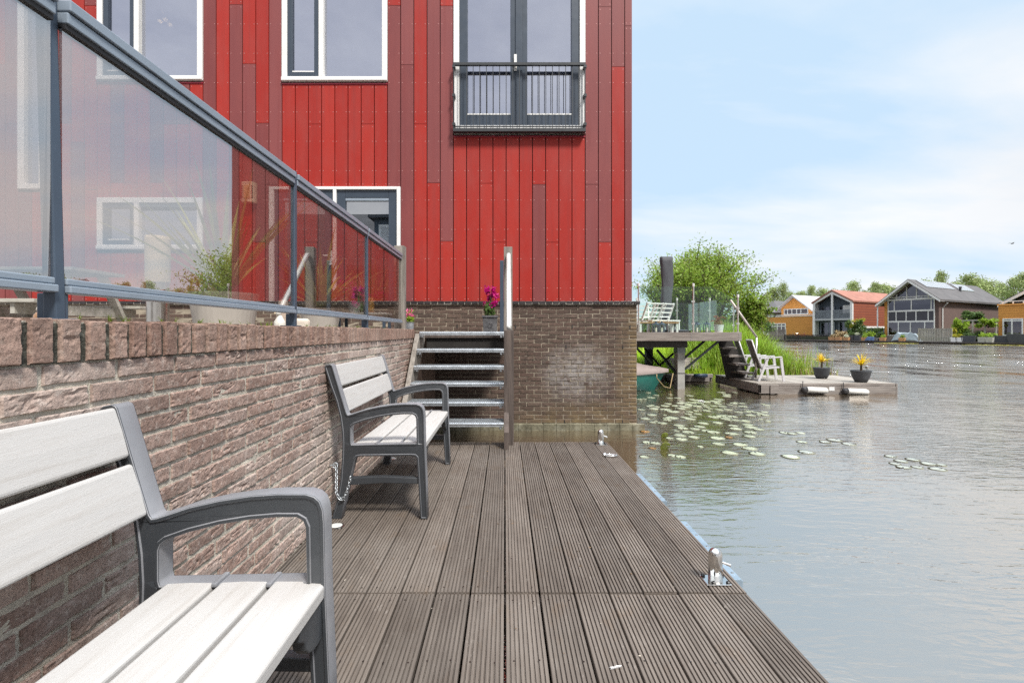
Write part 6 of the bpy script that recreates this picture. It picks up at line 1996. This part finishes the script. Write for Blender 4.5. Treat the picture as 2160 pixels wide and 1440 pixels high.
# --- white portal house with red roof
hc = far_thing('red_roof_house', 1714, 5.5, 'white framed loggia house with red tiled roof and red tiled side wall', 'house')
w_ = L(hc, 1798); rx = w_ / 2; zr = LZ(hc, 614, rx); ze = LZ(hc, 636, w_); DEP = 17
bdy = MB().prism([(0.12, 0), (w_ - 0.12, 0), (w_ - 0.12, ze), (rx, zr - 0.2), (0.12, ze)], 1, 1.5, DEP)
bdy.build('wall', M_stucco, hc)
MB().box(w_ - 0.119, w_ + 0.0, 0.3, DEP, 1.6, ze).build('tiled_side', M_tilewall, hc)
MB().box(w_ - 0.119, w_ + 0.03, 0.3, DEP, 1.3, 1.599).build('side_trim', M_white, hc)
MB().box(-0.0, 0.119, 0.3, DEP, 0, ze).build('tiled_side', M_tilewall, hc)
pf = MB(); th = 0.34
pf.box(0, th, 0, 0.3, 0, ze - 0.1); pf.box(w_ - th, w_, 0, 0.3, 0, ze - 0.1)
pf.prism([(0, ze - 0.1), (th, ze - 0.1), (rx, zr - 0.42), (rx, zr - 0.03), (0, ze + 0.15)], 1, 0, 0.3)
pf.prism([(w_, ze - 0.1), (w_ - th, ze - 0.1), (rx, zr - 0.42), (rx, zr - 0.03), (w_, ze + 0.15)], 1, 0, 0.3)
xm = L(hc, 1754)
pf.box(rx - 0.13, rx + 0.13, 0.02, 0.28, 0, zr - 0.45)
pf.box(0.12, 0.2, 0.3, 1.5, 0, ze - 0.1); pf.box(w_ - 0.2, w_ - 0.12, 0.3, 1.5, 0, ze - 0.1)
pf.build('white_portal', M_white, hc)
zfl = LZ(hc, 674, rx)
MB().box(th, w_ - th, 0.05, 1.48, zfl - 0.12, zfl + 0.18).build('balcony_floor', pm('pale_grey_slab', (0.42, 0.44, 0.45), 0.7), hc)
rfm = MB(); sl_ = (zr - ze) / rx
rfm.prism([(rx, zr), (-0.15, ze - 0.05), (-0.15, ze + 0.2), (rx, zr + 0.25)], 1, -0.12, DEP + 0.2); rfm.prism([(rx, zr), (w_ + 0.15, ze - 0.05), (w_ + 0.15, ze + 0.2), (rx, zr + 0.25)], 1, -0.12, DEP + 0.2)
rfm.build('roof', M_rtile, hc)
zrl = LZ(hc, 655, rx)
blr = MB(); blr.box(th, w_ - th, 0.10, 0.16, zrl, zrl + 0.08)
for i in range(46):
    x = th + (w_ - 2 * th) * (i + 0.5) / 46; blr.box(x - 0.03, x + 0.03, 0.11, 0.15, zfl + 0.18, zrl - 0.002)
blr.build('balcony_rail', pm('grey_baluster', (0.22, 0.25, 0.28), 0.6), hc)
wframe(hc, 0.45, rx - 0.25, zfl + 0.3, ze - 0.5, 1.45, [1.2, 2.0], mat=M_stucco); wframe(hc, rx + 0.25, w_ - 0.45, zfl + 0.3, ze - 0.5, 1.45, [rx + 1.0], mat=M_stucco)
wframe(hc, 0.45, rx - 0.3, 0.1, zfl - 0.35, 1.45, [1.7], mat=M_alu); wframe(hc, rx + 0.3, w_ - 0.45, 0.1, zfl - 0.35, 1.45, [rx + 1.5], mat=M_alu)
MB().box(rx + 1.0, w_ - 0.42, 1.30, 1.36, zfl + 1.0, ze - 0.45).build('white_screen', M_white, hc)

# --- orange house with terrace block
ho = far_thing('orange_house', 1598, 9.0, 'orange boarded house with terrace block and pale tiled gable roof', 'house')
w_ = L(ho, 1716); zt = LZ(ho, 668, w_ / 2)
MB().box(0, w_, 0, 9, 0, zt).build('terrace_block', M_oboard, ho)
MB().box(-0.08, w_ + 0.08, -0.08, 9.08, zt + 0.001, zt + 0.14).build('terrace_trim', M_white, ho)
MB().box(-0.05, w_ + 0.05, -0.05, 0.05, zt + 0.26, zt + 0.36).build('terrace_rail', M_white, ho)
wframe(ho, L(ho, 1604), L(ho, 1658), 0.15, LZ(ho, 682, 2), -0.02, [L(ho, v) for v in (1612, 1620, 1630, 1640, 1649)], [LZ(ho, 688, 2)], bar=0.16)
u0 = L(ho, 1648, 4.0); u1 = u0 + (L(ho, 1716, 4.0) - u0) * 1.0; um = L(ho, 1677, 4.0)
zr = LZ(ho, 625, um, 4.0); ze = LZ(ho, 650, u0, 4.0)
half = um - u0
MB().prism([(u0, zt + 0.15), (um + half, zt + 0.15), (um + half, ze), (um, zr - 0.1), (u0, ze)], 1, 4.0, 18).build('upper_wall', M_orange, ho)
sl_ = (zr - ze) / half; rfm = MB()
rfm.prism([(um, zr), (u0 - 1.0, ze - sl_), (u0 - 1.0, ze - sl_ + 0.22), (um, zr + 0.25)], 1, 2.9, 18.4); rfm.prism([(um, zr), (um + half + 1.0, ze - sl_), (um + half + 1.0, ze - sl_ + 0.22), (um, zr + 0.25)], 1, 2.9, 18.4)
rfm.build('roof', M_gtile, ho)
wframe(ho, L(ho, 1654, 4.0), um + half - 0.2, LZ(ho, 663, um, 4), LZ(ho, 651, um, 4), 3.97, [L(ho, v, 4.0) for v in (1662, 1671, 1681, 1690)], bar=0.12)

# --- dark brown house behind
hb_ = far_thing('brown_house', 1592, 34, 'dark brown house with plain dark hipped roof behind the orange house', 'house')
w_ = L(hb_, 1640); zr = LZ(hb_, 633, 3); ze = LZ(hb_, 655, 3)
MB().box(0, w_, 0, 12, 0, ze).build('wall', M_fhb, hb_)
e_ = 1.0; rfm = MB()
rfm.raw([(-e_, -e_, ze), (w_ + e_, -e_, ze), (w_ + e_, 12 + e_, ze), (-e_, 12 + e_, ze), (w_ * 0.5, 3, zr), (w_ * 0.5, 9, zr)], [(0, 1, 4), (1, 2, 5, 4), (2, 3, 5), (3, 0, 4, 5), (3, 2, 1, 0)])
rfo = rfm.build('roof', M_dtile, hb_)
MB().tube([(w_ * 0.4, 0.6, ze + 0.5), (w_ * 0.4, 0.6, ze + 2.0)], 0.16, 8).build('roof_vent', M_dpot, rfo)

# --- orange block at the photo edge
he = far_thing('orange_block', 2106, 4.0, 'orange boarded flat block with tall white framed window at the photo edge', 'house')
w_ = L(he, 2260); zt = LZ(he, 644, 1.0)
MB().box(0, w_, 0, 10, 0, zt).build('wall', M_oboard, he)
MB().box(-0.1, w_ + 0.1, -0.1, 10.1, zt + 0.001, zt + 0.2).build('roof_trim', M_orange, he)
rr_ = MB()
for i in range(9): rr_.box(0.3 + i * 0.9, 0.4 + i * 0.9, 0.1, 0.2, zt + 0.2, zt + 0.45)
rr_.box(0, w_, 0.1, 0.2, zt + 0.451, zt + 0.55); rr_.build('roof_rail', M_white, he)
wframe(he, L(he, 2115), L(he, 2159), 0.2, LZ(he, 671.5, 1), -0.02, [L(he, 2135)], [LZ(he, 676.5, 1)], bar=0.14)
MB().box(L(he, 2117), L(he, 2134), -0.0, -0.0 + 0.01, 0.35, LZ(he, 677, 1)).build('curtain', M_curt, he)
hg = far_thing('white_gable_house', 2134, 16.0, 'white gabled house with dark glazing half hidden behind the orange block', 'house')
w_ = L(hg, 2256); rx = w_ / 2 * 0.6; zr = LZ(hg, 614, rx); ze = LZ(hg, 634, 0)
MB().prism([(0, 0), (w_, 0), (w_, ze - 1), (rx, zr - 0.3), (0, ze - 0.4)], 1, 0.1, 12).build('wall', M_dpanel, hg)
rfm = MB(); rfm.prism([(rx, zr), (-1.2, ze - 0.6), (-1.2, ze - 0.35), (rx, zr + 0.25)], 1, -0.8, 12.3); rfm.prism([(rx, zr), (w_ + 1, ze - 2), (w_ + 1, ze - 1.75), (rx, zr + 0.25)], 1, -0.8, 12.3)
rfo = rfm.build('roof', M_dtile, hg)
bar_ = MB(); bar_.prism([(rx, zr - 0.3), (-1.2, ze - 0.9), (-1.2, ze - 0.5), (rx, zr + 0.12)], 1, -0.86, -0.802); bar_.prism([(rx, zr - 0.3), (w_ + 1, ze - 2.3), (w_ + 1, ze - 1.9), (rx, zr + 0.12)], 1, -0.86, -0.802)
bar_.build('bargeboard', M_white, rfo)
MB().box(rx - 0.12, rx + 0.12, -0.05, 0.05, 0, zr - 0.4).build('white_mullion', M_white, hg)

# --- quay, fences, planters and plants along the far shore
qy = far_thing('quay', 1655, 0.0, 'long dark timber boardwalk on posts along the far shore', 'boardwalk', z=WATER)
xL, xR = -14, L(qy, 2200)
MB().box(xL, xR, -1.1, 2.98, 0.10, 0.26).build('boards', M_dboard, qy)
MB().box(xL, xR, 0.3, 0.6, -0.3, 0.099).build('sheet_wall', M_blackwood, qy)
lg = MB(); x = xL
while x < xR: lg.box(x - 0.08, x + 0.08, -0.95, -0.78, -0.4, 0.099); x += 2.1
lg.build('post', pm('pale_post', (0.3, 0.27, 0.23), 0.9), qy)
QZ = WATER + 0.26


def shore_fence(pa, pb, py_top, q, lab, mat, board, vertical=False):
    o = far_thing('fence', pa, q, lab, 'fence', z=QZ)
    x1 = L(o, pb); zt = max(0.8, LZ(o, py_top, x1 / 2))
    n = max(2, int(round(x1 / 2.4)))
    b = MB()
    if vertical:
        m_ = int(x1 / 0.16)
        for i in range(m_): b.box(i * x1 / m_ + 0.02, (i + 1) * x1 / m_ - 0.02, -0.02, 0.02, 0.05, zt - 0.1)
        b.box(0, x1, 0.021, 0.06, zt * 0.3, zt * 0.3 + 0.12); b.box(0, x1, 0.021, 0.06, zt * 0.8, zt * 0.8 + 0.12); b.box(0, x1, -0.05, 0.05, zt - 0.099, zt)
    else:
        m_ = 5
        for i in range(m_): b.box(0, x1, -0.03, 0.03, i * zt / m_ + 0.02, (i + 1) * zt / m_ - 0.03)
    b.build('panel', mat, o)
    for i in range(n + 1):
        xx = x1 * i / n; MB().box(xx - 0.06, xx + 0.06, -0.09, -0.031, 0, zt + 0.03).build('post', mat if not vertical else M_pgrey, o)
    return o


shore_fence(1655, 1748, 708, -0.6, 'low black timber fence at the water in front of the bicycles', M_blackwood, 5)
shore_fence(1938, 2008, 692.5, -0.5, 'weathered grey slatted fence panel in front of the brick house', M_pgrey, 0, True)
shore_fence(1622, 1658, 695, 1.5, 'low grey plank fence beside the reeds before the orange house', M_greywood, 0, True)


def shrub_far(px, py0, py1, q, wpx, mat, lab, n, size, seed, name='shrub', cat='shrub', flat=1.0, z=None):
    s_ = S(px, q); z = QZ if z is None else z
    o = thing(name, W(s_, q, z), lab, cat, None, ANG)
    H = ZF(py0, s_, q) - z; wd = (S(px + wpx / 2, q) - S(px - wpx / 2, q)) / 2
    rs = random.Random(seed); cr = MB(); tk = MB()
    for i in range(9):
        a = rs.uniform(0, 6.28); tk.tube([(0, 0, 0), (math.cos(a) * wd * 0.5, math.sin(a) * wd * 0.4, H * 0.7)], [0.04, 0.01], 5)
    for i in range(16):
        c = (rs.uniform(-0.75, 0.75) * wd, rs.uniform(-0.6, 0.6) * wd * 0.8, H * rs.uniform(0.2, 0.84))
        leafball(cr, c, (wd * 0.36, wd * 0.34, H * 0.2), n // 16, size, rs, shell=0.3)
    tk.build('stem', M_bark, o, fixn=False); cr.build('foliage', mat, o, fixn=False)
    return o


shrub_far(1803, 672, 708, 2.2, 44, M_leafd, 'large round green bush in front of the red tiled side wall', 2400, 0.28, 301)
shrub_far(1808, 671, 690, 2.0, 30, M_leafy, 'yellow flowering branches topping the round green bush', 500, 0.25, 302, z=QZ + 1.6)
shrub_far(1772, 696, 712, 0.2, 34, M_dry, 'tawny ornamental grass clump in front of the white portal', 900, 0.25, 303)
shrub_far(1850, 690, 712, 3.5, 36, M_leafd, 'dark green shrubs in front of the red tiled wall by the eave post', 900, 0.28, 304)
shrub_far(1833, 698, 712, 2.0, 26, M_leafb, 'light green low shrub beside the round bush on the quay', 600, 0.22, 305)
shrub_far(2025, 672, 712, 2.5, 40, M_leafb, 'climbing green shrub at the pergola end nearest the slatted fence', 2200, 0.3, 306)
shrub_far(2085, 672, 690, 2.5, 54, M_leafb, 'leafy green pergola canopy in front of the brick side wall', 1800, 0.3, 307, z=QZ + 1.7)
shrub_far(2060, 653, 680, 4.5, 62, M_leafd, 'bushy vine growing above the pergola on the brick wall', 2200, 0.3, 308, z=QZ + 2.2)
shrub_far(2085, 700, 716, 0.3, 40, M_leafb, 'bright green rounded hedge in front of the pergola', 1300, 0.2, 309)
shrub_far(2012, 690, 714, 1.0, 20, M_leafy, 'pale flowering shrub beside the slatted fence', 700, 0.2, 310)
shrub_far(2050, 690, 716, 2.5, 60, M_leafd, 'dark shrubs in the shade beneath the pergola', 1400, 0.28, 311)
shrub_far(1933, 703, 722, 0.1, 12, M_leafy, 'small yellow green shrub between the tarp and the slatted fence', 300, 0.18, 312)
shrub_far(2155, 708, 716, 0.2, 30, M_leafb, 'clipped green plants topping the dark planter by the orange block', 500, 0.18, 313)
pg = far_thing('pergola', 2030, 2.4, 'slim wooden pergola overgrown with green vine beside the brick house', 'pergola', z=QZ)
for i, px in enumerate((2030, 2052, 2078, 2101)):
    x = L(pg, px); MB().box(x - 0.07, x + 0.07, -0.07, 0.07, 0, 2.6).build('post', M_pgrey, pg)
MB().box(-0.2, L(pg, 2103), -0.06, 0.06, 2.601, 2.75).build('beam', M_pgrey, pg)


def planter(px, q, w_, h, mat, lab, plant=None, seed=0):
    o = far_thing('planter', px, q, lab, 'planter', 'planters along the far quay', z=QZ)
    MB().prism([(-w_ / 2 * 0.85, 0), (w_ / 2 * 0.85, 0), (w_ / 2, h), (-w_ / 2, h)], 1, -0.3, 0.3).build('box', mat, o, bevel=0.02)
    if plant:
        rs = random.Random(seed); m_ = MB(); leafball(m_, (0, 0, h + 0.18), (w_ * 0.48, 0.32, 0.28), 160, 0.17, rs, shell=0.2); m_.build('plant', plant, o, fixn=False)
    return o


planter(1757, -0.6, 1.1, 0.45, M_terra, 'wooden planter under the tawny grass, nearest the black fence', M_dry, 1)
planter(1768, -0.6, 0.9, 0.45, M_terra, 'wooden planter under the tawny grass, farther from the black fence', M_dry, 2)
planter(1786, -0.6, 0.75, 0.45, M_terra, 'small terracotta planter of white flowers beside the tawny grass', M_pad, 3)
planter(1798, -0.1, 0.9, 0.75, M_dpot, 'tall charcoal planter left of the round bush foot'.replace('left of', 'by'), M_leafd, 4)
planter(1808, -0.1, 0.9, 0.75, M_dpot, 'tall charcoal planter with white blooms below the round bush', M_pad, 5)
planter(1824, -0.6, 0.7, 0.45, M_terra, 'terracotta planter with green herbs beside the blue covered heap', M_leafb, 6)
planter(1863, -0.6, 0.75, 0.45, M_terra, 'terracotta planter with green herbs beneath the eave post', M_leafb, 7)
planter(1904, -0.7, 0.75, 0.45, M_terra, 'terracotta planter in front of the grey blue tarp', M_leafb, 8)
planter(2015, -0.3, 0.8, 0.55, M_white, 'white planter beside the slatted fence', M_leafy, 9)
planter(2025, -0.3, 0.8, 0.55, M_white, 'white planter with yellow leaves second from the slatted fence', M_leafy, 10)
planter(2043, -0.3, 1.3, 0.75, M_dpot, 'square black planter below the pergola', M_leafd, 11)
planter(2072, -0.7, 0.7, 0.6, M_conc, 'pale stone urn in front of the bright hedge, nearer the black planter', M_leafb, 12)
planter(2088, -0.7, 0.7, 0.6, M_conc, 'pale stone urn in front of the bright hedge, nearer the orange block', M_leafb, 13)
planter(2112, -0.2, 3.2, 0.8, M_dpot, 'long charcoal planter box before the orange block', None)
planter(2158, -0.6, 2.6, 1.0, M_dpot, 'long charcoal planter box at the photo edge with clipped plants', None)
for (px, q, w_, h, m_, nm, lab, cat) in ((1912, -0.2, 3.0, 1.15, M_tarp, 'covered_heap', 'grey blue tarpaulin draped over a heap on the far quay', 'tarpaulin'), (1838, -0.6, 1.2, 0.55, pm('blue_cloth', (0.03, 0.06, 0.14), 0.8), 'covered_bundle', 'dark blue covered bundle lying between planters on the quay', 'bundle'), (1848, -0.5, 0.9, 0.45, M_rubber, 'storage_tub', 'black tub with yellow flowers beside the blue bundle', 'tub'), (1880, -0.1, 2.2, 0.7, M_dboard, 'storage_bench', 'low dark timber bench box beside the grey blue tarp', 'bench')):
    o = far_thing(nm, px, q, lab, cat, z=QZ); rs = random.Random(int(px))
    m_b = MB(); nx_, ny_ = 10, 5; vs = []
    for j in range(ny_ + 1):
        for i in range(nx_ + 1):
            a, b_ = i / nx_, j / ny_
            hz = h * min(1, 6 * min(a, 1 - a)) ** 0.6 * min(1, 5 * min(b_, 1 - b_) + 0.02) ** 0.5 * (0.8 + 0.25 * rs.random()) if nm not in ('storage_bench',) else (h if 0 < a < 1 and 0 < b_ < 1 else 0)
            vs.append(((a - 0.5) * w_, (b_ - 0.5) * 1.1, hz))
    m_b.raw(vs, [(j * (nx_ + 1) + i, j * (nx_ + 1) + i + 1, (j + 1) * (nx_ + 1) + i + 1, (j + 1) * (nx_ + 1) + i) for j in range(ny_) for i in range(nx_)])
    m_b.build('cover' if 'cover' in nm else 'body', m_, o)


def bicycle(px, q, lab, col, rz):
    o = far_thing('bicycle', px, q, lab, 'bicycle', 'bicycles parked before the orange house', z=QZ)
    o.rotation_euler = (0, 0, ANG + rz)
    m_ = pm('bike_paint_%s' % col[3], col[:3], 0.4)
    for x in (-0.52, 0.52):
        wh_ = MB().tube([(x + 0.33 * math.cos(a), 0, 0.34 + 0.33 * math.sin(a)) for a in [i * 2 * math.pi / 18 for i in range(19)]], 0.022, 6)
        for i in range(6):
            a = i * math.pi / 3; wh_.bar((x, 0, 0.34), (x + 0.32 * math.cos(a), 0, 0.34 + 0.32 * math.sin(a)), 0.006, 0.006)
        wh_.build('wheel', M_rubber, o)
    f = MB()
    for (a, b_) in (((-0.52, 0, .34), (-0.05, 0, .32)), ((-0.05, 0, .32), (-0.2, 0, .9)), ((-0.05, 0, .32), (0.36, 0, .82)), ((-0.17, 0, .78), (0.36, 0, .86)), ((-0.52, 0, .34), (-0.18, 0, .8)), ((0.36, 0, 1.0), (0.52, 0, .34))): f.tube([a, b_], 0.022, 6)
    f.build('frame', m_, o)
    MB().box(-0.33, -0.08, -0.07, 0.07, 0.9, 0.96).build('saddle', M_rubber, o, bevel=0.015)
    MB().tube([(0.25, -0.27, 1.05), (0.37, 0, 1.02), (0.25, 0.27, 1.05)], 0.016, 6).build('handlebar', M_ss, o)


bicycle(1668, 1.2, 'dark bicycle parked nearest the grey plank fence', (0.04, 0.04, 0.05, 'dark'), 0.2)
bicycle(1680, 1.0, 'dark red bicycle parked in the middle before the orange wall', (0.22, 0.02, 0.03, 'red'), -0.25)
bicycle(1692, 0.9, 'red bicycle parked nearest the white portal house', (0.35, 0.03, 0.04, 'bright_red'), 0.15)
# yellow lily patches along the far quay
fp = MB(); rs = random.Random(9)
for i in range(420):
    s_ = rs.uniform(S(2040, -3), S(2200, -3)) if i < 330 else rs.uniform(S(1850, -3), S(1930, -3)); q = rs.uniform(-4.2, -1.4); r_ = rs.uniform(0.12, 0.28); p = W(s_, q, WATER + 0.012)
    fp.lathe([(r_, 0), (r_ * 0.9, 0.012)], (p.x, p.y, p.z), 8, 0, rs.random())
tag(fp.build('water_plants', pm('yellow_water_leaf', (0.36, 0.33, 0.05), 0.5, rnd=0.3)), kind='stuff')

# bird
b = thing('bird', P(2135, 514, 60), 'small dark bird flying in the pale sky over the brick house', 'bird')
bm_ = MB(); bm_.tube([(-0.2, 0, 0), (-0.08, 0, 0.01), (0.1, 0, 0.02), (0.22, 0, 0.02)], [0.01, 0.06, 0.05, 0.012], 8); bm_.build('body', M_rubber, b, smooth=True)
for s_ in (-1, 1):
    MB().raw([(0.1, 0, 0.03), (-0.05, 0, 0.03), (-0.08, s_ * 0.2, 0.13), (0.08, s_ * 0.22, 0.14), (-0.1, s_ * 0.42, 0.05)], [(0, 1, 2, 3), (3, 2, 4)]) if False else None
    wg = MB(); wg.raw([(0.1, 0, 0.03), (-0.05, 0, 0.03), (-0.08, s_ * 0.2, 0.13), (0.08, s_ * 0.22, 0.14), (-0.1, s_ * 0.42, 0.05)], [(0, 1, 2, 3), (3, 2, 4)]); wg.build('wing', M_rubber, b)

# ------------------------------------------------------------------ the house that the door glass mirrors
mh = thing('tiled_house', (-9, -18, 0.3), 'brown tiled house with a white dormer mirrored in the terrace door glass', 'house')
MB().box(-15, -4.5, -24, -16, 0.0, 5.2).build('wall', M_fhb, mh, world=True)
rm = MB(); rm.prism([(-15.4, 5.0), (-15.4, 5.25), (-20, 9.6), (-24.6, 5.25), (-24.6, 5.0), (-20, 9.2)], 0, -15.4, -4.1); rfo = rm.build('roof', M_dtile, mh, world=True)
MB().box(-8.3, -5.4, -19, -15.9, 5.4, 8.3).build('dormer', M_stucco, rfo, world=True)
dw = MB(); dw.box(-8.0, -5.7, -15.9, -15.83, 6.3, 7.9); dwo = dw.build('window', M_white, mh, world=True)
MB().box(-7.85, -6.9, -15.829, -15.80, 6.45, 7.75).build('pane', M_curt, dwo, world=True); MB().box(-6.8, -5.85, -15.829, -15.80, 6.45, 7.75).build('pane', M_curt, dwo, world=True)
MB().box(-8.6, -5.1, -19, -15.5, 8.301, 8.5).build('dormer_roof', M_dpot, rfo, world=True)

for o in bpy.data.objects:
    for k_ in ('_s', '_q'):
        if k_ in o: del o[k_]
